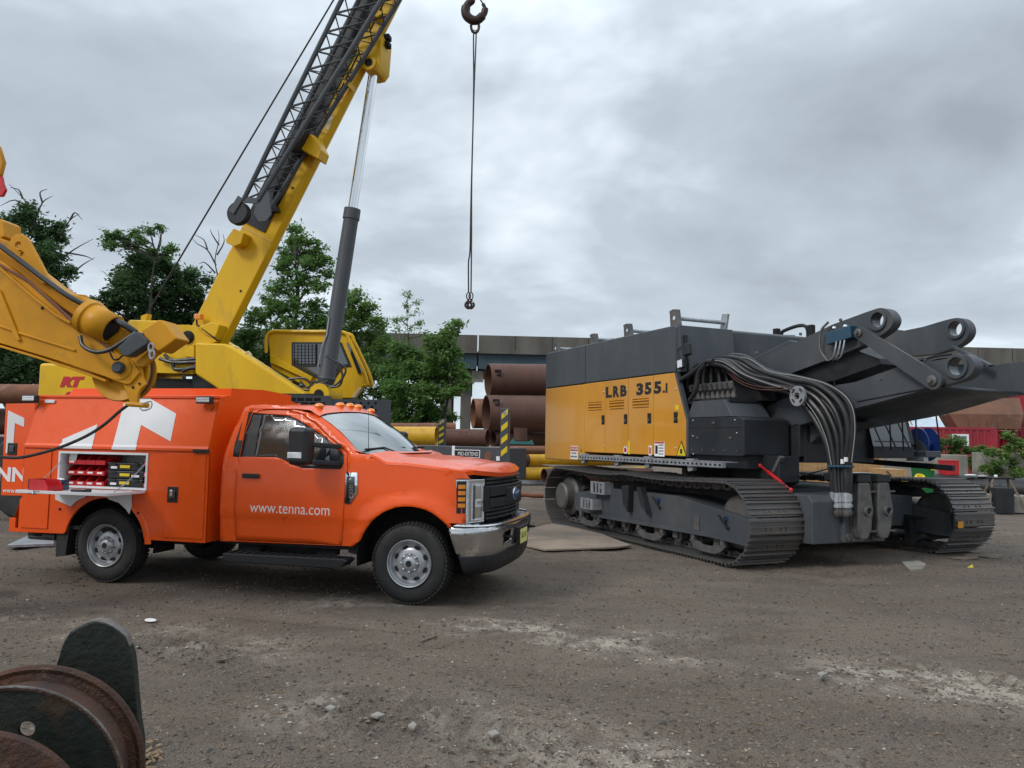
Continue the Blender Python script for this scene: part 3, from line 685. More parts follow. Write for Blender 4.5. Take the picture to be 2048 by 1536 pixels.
# lights on the canopy
for u, v in ((420, 800), (75, 797)):
    a = canopy([(u, v)])[0]; fl = MB().box(a[0] - .10, a[0] + .09, -.0 + .02, .09, a[1] - .045, a[1] + .035).build('flood_light', 'black', truck, bevel=.01)
    MB().box(a[0] - .085, a[0] + .075, .012, .03, a[1] - .03, a[1] + .022).build('lens', 'lamp', fl)
    led = MB()
    for i in range(6):
        for j in range(2): led.ball((a[0] - .068 + i * .028, .012, a[1] - .018 + j * .026), .009, 8)
    led.build('diode', 'letter', fl)
    MB().tube([(a[0] + .09, .06, a[1] - .03), (a[0] + .11, .06, a[1] - .08), (a[0] + .08, .05, a[1] - .13)], .006, 6).build('cable', 'black', fl)
a = canopy([(102, 803)])[0]; MB().box(a[0] - .07, a[0] + .07, .11, .125, a[1] - .02, a[1] + .02).build('marker_light', 'lamp', truck, bevel=.006)
a = T.y(403, 897, -.02); MB().box(a[0] - .1, a[0] + .1, -.035, -.02, 1.46, 1.50).build('latch', 'black', truck, bevel=.004)
for u, v in ((120, 1018), (277, 1026), (49, 890)):
    a = T.y(u, v, 0); MB().ball((a[0], -.004, a[2]), .016, 8).build('rubber_bung', 'black', truck)
# rear door of the utility body swung open
rd = MB().prism([tuple(T.y(u, v, .45)[i] for i in (0, 2)) for u, v in Z1([(36, 207), (5, 770), (215, 775), (215, 205)])], 'y', .45, .49).build('rear_door', 'orange', truck, bevel=.004)
rq = T.y(25, 898, .45); MB().box(rq[0] - .07, rq[0] + .07, .44, .452, rq[2] - .075, rq[2] + .075).build('handle', 'black', rd, bevel=.006)
MB().box(rq[0] - .03, rq[0] + .04, .425, .442, rq[2] - .04, rq[2] + .04).build('latch', 'dkchrome', rd, bevel=.008)
f_ = lambda pts: [tuple(T.y(u, v, .447)[i] for i in (0, 2)) for u, v in Z1(pts)]
MB().prism(f_([(35, 510), (50, 248), (150, 296), (148, 350), (92, 325), (82, 470), (70, 510)]), 'y', .445, .449).build('logo', 'white', rd, smooth=0)
a = T.y(-8, 961, .446); text('NNA', 'door_lettering', 'letter', rd, .235, (a[0], .447, a[2]), (1, 0, 0), (0, 0, 1), .0015, sx=1.25, bold=.008)
a = T.y(5, 985, .446); text('www.tenna.com', 'door_lettering', 'letter', rd, .085, (a[0], .447, a[2]), (1, 0, 0), (0, 0, 1), .0015)
MB().tube([(-4.98, .35, .5), (-4.98, .35, .42), (-4.6, .35, .42)], .05, 10).build('exhaust', 'steel', truck)
# ---- things kept in and on the open cabinet: each bin, case and box is its own thing
def red_bin(x, z, label, grp, y=.07, w_=.125, d_=.25, h_=.105, rz=0, m='redplastic', lbl=True):
    t = thing('storage_bin', label, 'storage bin', loc=T.wld((x, y, z)), rot=T.a + rz, group=grp)
    b = MB(); s3 = .006
    fr0 = h_ * .48
    pro = [(0, 0), (d_, 0), (d_, h_), (.07, h_), (.012, fr0), (-.006, fr0)]
    b.prism(pro, 'x', -w_ / 2, -w_ / 2 + s3); b.prism(pro, 'x', w_ / 2 - s3, w_ / 2)
    b.box(-w_ / 2, w_ / 2, 0, d_, 0, s3); b.box(-w_ / 2, w_ / 2, d_ - s3, d_, 0, h_); b.box(-w_ / 2, w_ / 2, -.006, .0, 0, fr0)
    b.build('bin_body', m, t)
    if lbl: MB().box(-w_ * .28, w_ * .28, -.009, -.006, fr0 * .35, fr0 * .75).build('paper_label', 'letter', t)
    return t
gx = [-4.185, -4.055, -3.925, -3.795]; names_c = ['far left', 'second', 'third', 'fourth']; names_r = ['bottom', 'middle', 'top']
for r_ in range(3):
    for c in range(4):
        red_bin(gx[c], 1.056 + r_ * .12, 'red storage bin, %s row of the truck cabinet, %s from its chain side' % (names_r[r_], ('first', 'second', 'third', 'fourth')[c]), 'red storage bins in the open truck cabinet', lbl=not (r_ == 2 and c in (1, 2, 3)))
MB_p = MB().obox((-4.17, .06, 1.385), (.10, 0, 0), (0, .02, .09), (0, .002, -.0006)); 
t = MB().box(-.05, .05, -.002, .002, 0, .10).build('paper_sheet', 'letter', None); t.location = T.wld((-4.18, .065, 1.335)); t.rotation_euler = (R(-12), 0, T.a); tag(t, 'white paper sheet standing in the top left red bin', 'paper sheet')
for r_ in range(3):
    red_bin(-3.175, 1.056 + r_ * .12, 'narrow red storage bin beside the black cases in the truck cabinet, %s of three' % names_r[r_], 'red storage bins in the open truck cabinet', w_=.075)
for k in range(3):
    t = thing('organiser_case', 'black parts case with yellow clasp, %s of the stack of three' % ['bottom', 'middle', 'top'][k], 'parts case', loc=T.wld((-3.475, .09, 1.056 + k * .092)), rot=T.a, group='black parts cases in the open truck cabinet')
    MB().box(-.235, .235, 0, .26, .0, .07).build('case_body', 'black', t, bevel=.008)
    MB().box(-.24, .24, -.004, .26, .0715, .085).build('case_lid', 'dkchrome', t, bevel=.004)
    MB().box(-.065, .065, -.012, -.004, .028, .06).build('clasp', 'stripe', t)
    for x in (-.15, .15): MB().box(x - .03, x + .03, -.012, -.004, .055, .088).build('latch', 'black', t, bevel=.003)
    if k != 0 or True: MB().box(-.19 if k != 1 else .09, -.11 if k != 1 else .19, -.008, -.004, .02, .045).build('paper_label', 'letter', t)
t = red_bin(-3.92, 1.026, 'long red storage bin lying on the lowered white shelf', None, y=-.42, w_=.17, d_=.34, h_=.12, rz=R(76), lbl=False); 
t = thing('glove_box', 'small blue cardboard box on the lowered shelf behind the red bin', 'cardboard box', loc=T.wld((-4.05, -.22, 1.115)), rot=T.a + .2)
MB().box(-.07, .07, -.05, .05, -.09, .02).build('box_body', 'bluepaint', t); MB().ball((0, 0, .02), .04, 8, (1.2, .8, .5)).build('tissue', 'letter', t); MB().box(-.05, .04, -.053, -.05, -.02, .005).build('paper_label', 'letter', t)
t = thing('hand_tool', 'black hand tool lying on the lowered white shelf of the truck', 'tool', loc=T.wld((-3.62, -.40, 1.026)), rot=T.a + .1)
MB().box(-.10, .07, -.02, .03, .0, .025).build('tool_handle', 'black', t, bevel=.008); MB().box(.07, .13, -.01, .02, .0, .035).build('tool_head', 'black', t, bevel=.008)
# =================================================================== GROUND
def vnoise(x, y, seed=0):
    xi = np.floor(x).astype(np.int64); yi = np.floor(y).astype(np.int64); fx = x - xi; fy = y - yi
    fx = fx * fx * (3 - 2 * fx); fy = fy * fy * (3 - 2 * fy)
    def h(a, b):
        n = (a * 374761393 + b * 668265263 + seed * 1442695041) & 0xffffffff
        n = ((n ^ (n >> 13)) * 1274126177) & 0xffffffff
        return ((n ^ (n >> 16)) & 0xffff) / 65535.0
    return (h(xi, yi) * (1 - fx) + h(xi + 1, yi) * fx) * (1 - fy) + (h(xi, yi + 1) * (1 - fx) + h(xi + 1, yi + 1) * fx) * fy
def gh(x, y):
    x = np.asarray(x, float); y = np.asarray(y, float)
    h = (vnoise(x * .35, y * .35, 1) - .5) * .05 + (vnoise(x * 1.7, y * 1.7, 2) - .5) * .022 + (vnoise(x * 7, y * 7, 3) - .5) * .012 + (vnoise(x * 21, y * 21, 4) - .5) * .007
    # crawler imprint in the foreground and another to the right
    for (ax, ay, bx, by, wd, pit) in ((-1.5, 5.25, 1.3, 3.5, .36, .115), (2.9, 6.25, 5.2, 4.9, .30, .15), (-3.2, 6.6, -1.5, 5.3, .3, .12)):
        dx, dy = bx - ax, by - ay; L = math.hypot(dx, dy); dx /= L; dy /= L
        s_ = (x - ax) * dx + (y - ay) * dy; t = -(x - ax) * dy + (y - ay) * dx
        m_ = np.clip((wd - np.abs(t)) / .08, 0, 1) * np.clip(s_ / .5, 0, 1) * np.clip((L - s_) / .6, 0, 1) * np.clip(vnoise(x * 1.9, y * 1.9, 8) * 2.2 + .1, 0, 1)
        sk_ = s_ + t * .25 + (vnoise(x * 1.2, y * 1.2, 9) - .5) * .05
        h += m_ * .019 * np.sin(sk_ / pit * 2 * math.pi)
    for k, (x0, y0, x1, y1) in enumerate(((-6, 6.9, 9, 4.1), (-6, 7.9, 9, 5.2), (-7, 5.2, 6, 4.3), (-2, 9.6, 9, 6.4), (-3, 4.2, 7, 2.9))):
        dx, dy = x1 - x0, y1 - y0; L = math.hypot(dx, dy); t = -(x - x0) * dy / L + (y - y0) * dx / L + .25 * np.sin(x * .5 + k)
        h += -.022 * np.exp(-(t / .13) ** 2) + .012 * np.exp(-((np.abs(t) - .2) / .06) ** 2)
    return h
ys = [1.0]
while ys[-1] < 900: ys.append(ys[-1] + max(.028, .0045 * ys[-1] ** 1.35))
ys = np.array([-60, -20, -6, -2, 0, .6] + ys)
xs = [0.0]
while xs[-1] < 5.5: xs.append(xs[-1] + .032)
while xs[-1] < 700: xs.append(xs[-1] + .032 + (xs[-1] - 5.4) * .045)
xs = np.array([-a for a in xs[:0:-1]] + xs)
X, Y = np.meshgrid(xs, ys); Z = gh(X, Y); Z *= np.clip(1 - (Y - 20) / 40, .1, 1) 
def flat(x0, y0, r):
    d = np.hypot(X - x0, Y - y0); return np.clip((d - r * .5) / (r * .5), 0, 1)
for wx, wy in ((0, .12), (-3.62, .12), (0, TW - .12), (-3.62, TW - .12)):
    p = T.wld((wx, wy, 0)); f_ = flat(p[0], p[1], .8); Z = Z * f_ + (1 - f_) * .004
Z -= .012
nx, ny = len(xs), len(ys)
me = bpy.data.meshes.new('ground'); co = np.stack([X, Y, Z], -1).reshape(-1, 3)
i = np.arange(ny - 1)[:, None] * nx + np.arange(nx - 1)[None, :]; fc = np.stack([i, i + 1, i + nx + 1, i + nx], -1).reshape(-1, 4)
def npmesh(name, co, fc, mats, mi=None, smooth=True):
    me = bpy.data.meshes.new(name); k = fc.shape[1]
    me.vertices.add(len(co)); me.vertices.foreach_set('co', co.astype(np.float32).ravel())
    me.loops.add(fc.size); me.loops.foreach_set('vertex_index', fc.astype(np.int32).ravel())
    me.polygons.add(len(fc)); me.polygons.foreach_set('loop_start', np.arange(0, fc.size, k, dtype=np.int32)); 
    for m_ in mats: me.materials.append(M[m_] if isinstance(m_, str) else m_)
    if mi is not None: me.polygons.foreach_set('material_index', mi.astype(np.int32))
    me.polygons.foreach_set('use_smooth', np.full(len(fc), smooth)); me.update(calc_edges=True)
    return me
def ground_mat():
    m = bpy.data.materials.new('yard_ground'); m.use_nodes = True; t = m.node_tree; ns = t.nodes; b = ns['Principled BSDF']; L = t.links.new
    b.inputs['Roughness'].default_value = .93; b.inputs['Specular IOR Level'].default_value = .25
    tc = ns.new('ShaderNodeTexCoord')
    def nz(sc, det=4, r=.6, st=(1, 1, 1), off=(0, 0, 0), dist=0):
        mp = ns.new('ShaderNodeMapping'); mp.inputs['Scale'].default_value = st; mp.inputs['Location'].default_value = off; mp.inputs['Rotation'].default_value = (0, 0, R(14)); L(tc.outputs['Object'], mp.inputs[0])
        n = ns.new('ShaderNodeTexNoise'); n.inputs['Scale'].default_value = sc; n.inputs['Detail'].default_value = det; n.inputs['Roughness'].default_value = r; n.inputs['Distortion'].default_value = dist
        L(mp.outputs[0], n.inputs['Vector']); return n.outputs['Fac']
    def mr(s_, a, b_, c=0., d=1.):
        n = ns.new('ShaderNodeMapRange'); n.inputs['From Min'].default_value = a; n.inputs['From Max'].default_value = b_; n.inputs['To Min'].default_value = c; n.inputs['To Max'].default_value = d; L(s_, n.inputs[0]); return n.outputs[0]
    def mix(f, A, B):
        n = ns.new('ShaderNodeMix'); n.data_type = 'RGBA'
        if isinstance(f, float): n.inputs[0].default_value = f
        else: L(f, n.inputs[0])
        for i, v in ((6, A), (7, B)):
            if isinstance(v, tuple): n.inputs[i].default_value = v + (1,)
            else: L(v, n.inputs[i])
        return n.outputs[2]
    def mul(a, b_):
        n = ns.new('ShaderNodeMath'); n.operation = 'MULTIPLY'; L(a, n.inputs[0])
        if isinstance(b_, float): n.inputs[1].default_value = b_
        else: L(b_, n.inputs[1])
        return n.outputs[0]
    c = mix(mr(nz(.35, 5, .6, (1, 2.2, 1)), .4, .6), (.31, .245, .19), (.24, .195, .158))
    c = mix(mr(nz(.9, 5, .65, (1, 2, 1), (4, 2, 0)), .5, .68), c, (.17, .132, .102))
    c = mix(mul(mr(nz(.5, 4, .6, (1, 1.6, 1), (7, 1, 0)), .52, .66), .7), c, (.25, .19, .135))
    c = mix(mr(nz(85, 5, .8), .40, .62, 0, .5), c, (.06, .048, .038))
    c = mix(mr(nz(60, 5, .8, (1, 1, 1), (3, 3, 0)), .56, .70, 0, .5), c, (.30, .245, .195))
    # coarse grit
    vo = ns.new('ShaderNodeTexVoronoi'); vo.inputs['Scale'].default_value = 105; L(tc.outputs['Object'], vo.inputs['Vector'])
    sh = ns.new('ShaderNodeSeparateColor'); L(vo.outputs['Color'], sh.inputs[0])
    c = mix(mr(sh.outputs[0], .55, 1.0, 0, .55), c, (.18, .15, .125))
    c = mix(mr(sh.outputs[1], .6, 1.0, 0, .6), c, (.045, .038, .032))
    vo2 = ns.new('ShaderNodeTexVoronoi'); vo2.inputs['Scale'].default_value = 34; L(tc.outputs['Object'], vo2.inputs['Vector'])
    sh2 = ns.new('ShaderNodeSeparateColor'); L(vo2.outputs['Color'], sh2.inputs[0])
    c = mix(mr(sh2.outputs[2], .86, .97, 0, .4), c, (.19, .165, .14))
    # crushed pale stone, in belts
    at = ns.new('ShaderNodeAttribute'); at.attribute_name = 'pale_stone'
    belt = mul(at.outputs['Fac'], mr(nz(6, 8, .75), .43, .56))
    c = mix(mul(belt, .9), c, (.56, .49, .40))
    L(c, b.inputs['Base Color'])
    bp = ns.new('ShaderNodeBump'); bp.inputs['Strength'].default_value = 1.0; bp.inputs['Distance'].default_value = .03
    hs = ns.new('ShaderNodeMath'); hs.operation = 'ADD'; L(nz(38, 7, .75), hs.inputs[0]); L(mul(vo.outputs['Distance'], -.5), hs.inputs[1]); L(hs.outputs[0], bp.inputs['Height']); L(bp.outputs[0], b.inputs['Normal'])
    return m
def polyd(x, y, pts):
    d = np.full(x.shape, 1e9)
    for (ax, ay), (bx_, by_) in zip(pts[:-1], pts[1:]):
        dx, dy = bx_ - ax, by_ - ay; t = np.clip(((x - ax) * dx + (y - ay) * dy) / (dx * dx + dy * dy), 0, 1); d = np.minimum(d, np.hypot(x - ax - t * dx, y - ay - t * dy))
    return d
BA = [(-1.6, 7.9), (-.7, 7.4), (.54, 6.78), (1.55, 6.34), (2.5, 5.85), (3.7, 5.6), (5.5, 5.2)]; BB = [(-1.2, 5.0), (-.3, 4.6), (.3, 4.3), (1.1, 3.95), (2.6, 3.7)]; BC = [(-4.8, 7.0), (-3.0, 6.7), (-1.9, 6.0)]
def pale_mask(x, y):
    wob = (vnoise(x * 1.1, y * 1.1, 31) - .5) * .35
    m_ = np.exp(-((polyd(x, y, BA) + wob) / .42) ** 2) + .8 * np.exp(-((polyd(x, y, BB) + wob) / .40) ** 2) + .7 * np.exp(-((polyd(x, y, BC) + wob) / .35) ** 2)
    return np.clip(m_, 0, 1) * np.clip((vnoise(x * 1.5, y * 2.0, 32) * .6 + vnoise(x * 4.5, y * 6, 33) * .4 - .30) * 3.2, 0, 1)
GM = ground_mat()
gme = npmesh('ground', co, fc, [GM]); at_ = gme.attributes.new('pale_stone', 'FLOAT', 'POINT'); at_.data.foreach_set('value', pale_mask(X, Y).astype(np.float32).ravel())
o = bpy.data.objects.new('ground', gme); COL.objects.link(o); tag(o, kind='structure')
def gz(x, y): return float(gh(np.array([x]), np.array([y]))[0]) * (1 if y < 20 else max(.1, 1 - (y - 20) / 40)) - .012
# loose stones: many small rocks, one object
def rocks(name, n, rng, smin, smax, mats, seed, dens=None, flatz=.6, label=None):
    g = np.random.default_rng(seed)
    d = rng[0] * (rng[1] / rng[0]) ** g.random(n); a = (g.random(n) - .5) * 1.35; x = d * a * 1.12; y = d
    if dens is not None: k = g.random(n) < dens(x, y); x, y = x[k], y[k]; n = len(x)
    s_ = (smin + (smax - smin) * g.random(n) ** 5) * (1 + .05 * y)
    base = np.array([(1, 0, 0), (-1, 0, 0), (0, 1, 0), (0, -1, 0), (0, 0, 1), (0, 0, -1.)])
    tf = np.array([(0, 2, 4), (2, 1, 4), (1, 3, 4), (3, 0, 4), (2, 0, 5), (1, 2, 5), (3, 1, 5), (0, 3, 5)])
    V = base[None] * (.6 + .8 * g.random((n, 6, 1))) + (g.random((n, 6, 3)) - .5) * .5
    th = g.random(n) * 6.28; c_, q = np.cos(th)[:, None], np.sin(th)[:, None]
    V[..., 0], V[..., 1] = V[..., 0] * c_ - V[..., 1] * q, V[..., 0] * q + V[..., 1] * c_
    V *= s_[:, None, None]; V[..., 2] *= flatz
    zz = gh(x, y) - .012
    V += np.stack([x, y, zz + s_ * .12], -1)[:, None]
    fc = (np.arange(n)[:, None, None] * 6 + tf[None]).reshape(-1, 3); mi = np.repeat(g.integers(0, len(mats), n), 8)
    o = bpy.data.objects.new(name, npmesh(name, V.reshape(-1, 3), fc, mats, mi, False)); COL.objects.link(o); tag(o, label, 'gravel', kind='stuff'); return o
M['st1'] = mat('stone_grey', (.19, .165, .14), .9, var=.4, scale=3); M['st2'] = mat('stone_dark', (.07, .06, .052), .9); M['st3'] = mat('stone_brown', (.19, .14, .10), .9); M['st4'] = mat('stone_pale', (.42, .375, .31), .9, var=.3, scale=5); M['chip'] = mat('wood_chip', (.25, .17, .10), .85, var=.4, scale=4)
rocks('loose_gravel', 90000, (2.1, 16), .0018, .014, ['st1', 'st2', 'st2', 'st3', 'st1'], 3, label='loose dark gravel scattered over the yard')
def pale(x, y): return np.clip(.008 + .9 * pale_mask(x, y), 0, 1)
rocks('pale_stone_chips', 100000, (2.3, 13), .0015, .012, ['st4', 'st4', 'st1'], 5, pale, .5, label='pale crushed stone chips pressed into the dirt in belts')
def sticks(n, seed):
    g = np.random.default_rng(seed); mb = MB()
    for k in range(n):
        y = 2.3 * (5.5 ** g.random()); x = y * (g.random() - .5) * 1.3; a = g.random() * 3.1; l = .02 + .08 * g.random() ** 2; z = gz(x, y)
        mb.obox((x, y, z + .006), (l * math.cos(a), l * math.sin(a), (g.random() - .5) * .01), (-.005 * math.sin(a), .005 * math.cos(a), 0), (0, 0, .004))
    for k in range(240):                                             # leaf-and-bark litter patch beside the sheaves
        x = -2.1 + (g.random() - .5) * .55 + .04 * g.normal(); y = 4.15 + g.normal() * .07; a = g.random() * 3.1; l = .02 + .05 * g.random(); z = gz(x, y)
        mb.obox((x, y, z + .008 + .012 * g.random()), (l * math.cos(a), l * math.sin(a), (g.random() - .5) * .03), (-.016 * math.sin(a), .016 * math.cos(a), .005), (0, 0, .002))
    o = mb.build('wood_litter', ['chip'], None, smooth=0, fixn=False); tag(o, 'splinters of wood and bark litter lying on the dirt', 'litter', kind='stuff')
sticks(900, 11)
# =================================================================== GREY CRAWLER MACHINE
L = Fr(3.017, 10.557, -66.7); MW = 4.52
crawler = thing('crawler_crane', 'dark grey and ochre tracked piling machine with folded boom arms and thick black hoses', 'crawler machine', L)
def px(fr, pts, y): return [(lambda p: (p[0], p[2]))(fr.y(u, v, y)) for u, v in pts]
def parts(name, m, parent, mbs, **k): return [mb.build(name, m, parent, **k) for mb in mbs]
# ---- crawler tracks: every pad is a plate of its own
CR, CF, RZ, RR = -5.27, -.20, .575, .535
def loop_point(s_):
    Lb = CF - CR; A = math.pi * RR; tot = 2 * Lb + 2 * A; s_ %= tot
    if s_ < Lb: x = CR + s_; return (x, RZ - RR, 1, 0)
    s_ -= Lb
    if s_ < A: a = s_ / RR; return (CF + RR * math.sin(a), RZ - RR * math.cos(a), math.cos(a), math.sin(a))
    s_ -= A
    if s_ < Lb:
        x = CF - s_; sag = .045 * math.sin(math.pi * s_ / Lb) * abs(math.sin(2 * math.pi * s_ / Lb)); return (x, RZ + RR - sag, -1, 0)
    s_ -= Lb; a = s_ / RR; return (CR - RR * math.sin(a), RZ + RR * math.cos(a), -math.cos(a), -math.sin(a))
TOT = 2 * (CF - CR) + 2 * math.pi * RR; NP = 58; PT = TOT / NP
def pad_mesh():
    mb = MB(); h = PT * .485
    mb.prism([(-h, 0), (h, 0), (h, .018), (h * .80, .024), (h * .78, .052), (h * .62, .052), (h * .58, .022), (h * .1, .022), (h * .07, .045), (-h * .09, .045), (-h * .12, .022), (-h * .58, .022), (-h * .62, .052), (-h * .78, .052), (-h * .82, .022), (-h, .018)], 'y', .0, .9)
    for yy in (.28, .37, .53, .62):
        mb.lathe((h * .35, yy, .02), (0, 0, 1), [(0, .018), (.016, .016)], 6)
    return mb
proto_pad = pad_mesh().build('track_pad', 'pad', None, bevel=0, smooth=20)
proto_link = MB()
for yy in (.33, .51):
    proto_link.prism([(-PT * .5, -.02), (PT * .5, -.02), (PT * .42, -.10), (PT * .1, -.115), (-PT * .1, -.115), (-PT * .42, -.10)], 'y', yy, yy + .06)
proto_link = proto_link.box(-.03, .03, .33, .57, -.08, -.04).build('track_link', 'steel', None)
def make_track(y0):
    tr = bpy.data.objects.new('crawler_track', None); COL.objects.link(tr); tr.parent = crawler; tr.location = (0, y0, 0)
    for k in range(NP):
        x, z, tx, tz = loop_point((k + .35) * PT); nx_, nz_ = tz, -tx
        for src in ((proto_pad, proto_link) if k % 1 == 0 else ()):
            first = (y0 == 0 and k == 0)
            o = src if first else src.copy()
            if not first: COL.objects.link(o)
            o.parent = tr
            Mx = Matrix(((tx, 0, nx_, x), (0, 1, 0, 0), (tz, 0, nz_, z), (0, 0, 0, 1)))
            if Mx.to_3x3().determinant() < 0: Mx = Mx @ Matrix.Diagonal((-1, 1, 1, 1))
            o.matrix_local = Mx
    return tr
make_track(0.0); make_track(3.90)
def track_frame(y0, near):
    f = lambda n, m, mb, **k: mb.build(n, m, None, **k)
    out = px(L, [(1150, 985), (1214, 976.5), (1353, 992), (1400, 1007), (1440, 1020), (1496, 1039), (1500, 1092), (1425, 1071), (1184, 1029), (1150, 1020)], .13)
    fr_ = MB().prism(out, 'y', y0 + .14, y0 + .76).build('track_frame', 'machine', crawler, bevel=.012)
    lip = px(L, [(1184, 1026), (1425, 1067), (1500, 1087), (1500, 1094), (1425, 1075), (1184, 1032)], .10)
    MB().prism(lip, 'y', y0 + .08, y0 + .30).build('ledge', 'machine', fr_)
    for c, r_, nm in ((CR, .38, 'sprocket'), (CF, .37, 'idler')):
        mb = MB().lathe((c, y0 + .25, RZ), (0, 1, 0), [(0, r_ * .55), (.0, r_ * .85), (.04, r_), (.36, r_), (.40, r_ * .85)], 30); 
        if nm == 'sprocket':
            for k in range(14):
                a = 2 * math.pi * k / 14; mb.obox((c + (r_ + .03) * math.cos(a), y0 + .45, RZ + (r_ + .03) * math.sin(a)), (.09 * math.cos(a), 0, .09 * math.sin(a)), (0, .12, 0), (-.07 * math.sin(a), 0, .07 * math.cos(a)))
            mb.lathe((c, y0 + .08, RZ), (0, 1, 0), [(0, .22), (.03, .26), (.2, .28)], 24)
        mb.build(nm, 'steel', crawler)
    if near:
        mb = MB().prism([(CF - .46, RZ - .03), (CF - .1, RZ + .2), (CF + .34, RZ - .02), (CF + .34, RZ - .3), (CF - .4, RZ - .3)], 'y', y0 + .15, y0 + .75)
    for k in range(9):
        x = -4.55 + k * .5
        MB().lathe((x, y0 + .2, .235), (0, 1, 0), [(0, .05), (.02, .11), (.10, .11), (.13, .09), (.37, .09), (.40, .11), (.48, .11), (.50, .05)], 18).box(x - .06, x + .06, y0 + .17, y0 + .22, .2, .36).build('track_roller', 'steel', crawler)
    if not near: return fr_
    for (u, v) in ((1176, 1044), (1296, 1069), (1411, 1097)):
        p = L.y(u, v, y0 + .08); g = .42
        mb = MB().prism([(p[0] - g, .235), (p[0] - g * .75, .15), (p[0] - g * .4, .10), (p[0] + g * .4, .10), (p[0] + g * .75, .15), (p[0] + g, .235), (p[0] + g * .45, .235), (p[0] + g * .25, .20), (p[0] - g * .25, .20), (p[0] - g * .45, .235)], 'y', y0 + .10, y0 + .125)
        mb.box(p[0] - g * .9, p[0] - g * .7, y0 + .10, y0 + .16, .2, .37); mb.box(p[0] + g * .7, p[0] + g * .9, y0 + .10, y0 + .16, .2, .37)
        o = mb.build('roller_guard', 'steel', crawler); 
    for a, b, c, d in (((1240, 972), (1254, 970), (1252, 1025), (1243, 1010)), ((1269, 974), (1276, 974), (1290, 1030), (1278, 1012))):
        MB().prism(px(L, [a, b, c, d], y0 + .0), 'y', y0 + .03, y0 + .15).build('frame_bracket', 'machine_dark', fr_, bevel=.004)
    MB().prism(px(L, [(1385, 1031), (1397, 1032), (1397, 1061), (1386, 1059)], .12), 'y', y0 + .128, y0 + .139).build('inspection_plate', 'steel', fr_)
    for (u, v) in ((1314, 1002), (1448, 1040)):
        p = L.y(u, v, .12); MB().prism([(p[0] - .12, p[2] + .06), (p[0] + .1, p[2] - .10), (p[0] + .07, p[2] - .12)], 'y', y0 + .10, y0 + .14).box(p[0] - .0, p[0] + .035, y0 + .11, y0 + .138, p[2] - .04, p[2] + .05, ).build('lifting_lug', 'machine_dark', fr_)
        MB().box(p[0] + .04, p[0] + .065, y0 + .118, y0 + .138, p[2] - .0, p[2] + .05).build('blue_sticker', 'blue', fr_)
    for (u, v) in ((1172, 985), (1196, 968) ):
        pass
    for u0, v0, u1, v1, y in ((1181, 962, 1207, 990, -.0), (1161, 995, 1183, 1020, -.08)):
        a = L.y(u0, v0, y); b = L.y(u1, v1, y); z0, z1 = b[2], a[2]
        st = MB(); st.box(a[0], b[0], y + .02, y + .22, z0, z0 + .02); st.prism([(a[0], z0), (b[0], z0), (b[0], z1), (a[0], z1)], 'y', y + .01, y + .02, [[(a[0] + (b[0] - a[0]) * fx - .035, z0 + (z1 - z0) * fz - .02), (a[0] + (b[0] - a[0]) * fx + .035, z0 + (z1 - z0) * fz - .02), (a[0] + (b[0] - a[0]) * fx + .035, z0 + (z1 - z0) * fz + .02), (a[0] + (b[0] - a[0]) * fx - .035, z0 + (z1 - z0) * fz + .02)] for fx in (.25, .5, .75) for fz in (.2, .4, .6, .8)])
        st.prism([(y + .01, z0), (y + .22, z0), (y + .18, z1), (y + .01, z1)], 'x', a[0] - .015, a[0]); st.prism([(y + .01, z0), (y + .22, z0), (y + .18, z1), (y + .01, z1)], 'x', b[0], b[0] + .015)
        st.build('foot_step', 'galv', crawler)
    return fr_
track_frame(0, True); track_frame(3.90, False)
# ---- undercarriage centre
MB().box(-4.2, -1.0, .8, 4.0, .48, .98).build('car_body', 'machine', crawler, bevel=.02)
MB().box(-.9, -.45, .8, 4.0, .40, .88).build('cross_beam', 'machine', crawler, bevel=.015)
MB().box(-4.6, -4.2, .8, 4.0, .45, .9).build('cross_beam', 'machine', crawler, bevel=.015)
MB().prism([(-.6, .50), (-.6, .95), (.0, .98), (.45, .98), (.52, .90), (.52, .33), (.2, .32), (-.2, .42)], 'y', .92, 2.25).build('support_block', 'machine', crawler, bevel=.02)
MB().prism([(.1, .34), (.1, .93), (.58, .93), (.58, .34)], 'y', 1.42, 1.66).build('support_leg', 'machine', crawler, bevel=.02)
MB().lathe((.585, 1.50, .42), (1, 0, 0), [(-.03, .05), (.01, .05)], 16).build('pin', 'steel', crawler)
MB().lathe((-2.75, 2.27, .98), (0, 0, 1), [(0, 1.0), (.1, 1.0), (.1, .9), (.28, .9)], 40).build('slew_ring', 'machine_dark', crawler)
for y in (1.66, 2.03):
    mb = MB(); c = .72
    mb.prism([(y - .10, 1.17), (y + .10, 1.17), (y + .17, .80), (y + .13, .52), (y + .06, .40), (y - .08, .40), (y - .13, .5), (y - .12, .8)], 'x', .60, .72)
    pd = mb.build('jack_foot', 'steel', crawler, bevel=.03)
    MB().prism([(y - .13, 1.2), (y + .13, 1.2), (y + .14, .8), (y + .1, .36), (y - .1, .36), (y - .15, .8)], 'x', .585, .602).build('back_plate', 'steel', pd, bevel=.004)
    MB().lathe((.72, y + .05, .78), (1, 0, 0), [(0, .075), (.03, .07), (.03, .045), (.0, .04)], 20).build('boss', 'steel', pd)
    for z in (1.04, .50): MB().box(.66, .69, y + .0, y + .24, z - .012, z + .012).build('strap', 'steel', pd)
    MB().box(.5, .72, y - .12, y + .12, 1.17, 1.27).build('hinge_block', 'machine_dark', crawler, bevel=.01)
MB().beam((.3, 1.5, 1.22), (.3, 2.3, 1.22), .3, .1).build('hinge_beam', 'machine_dark', crawler, bevel=.01)
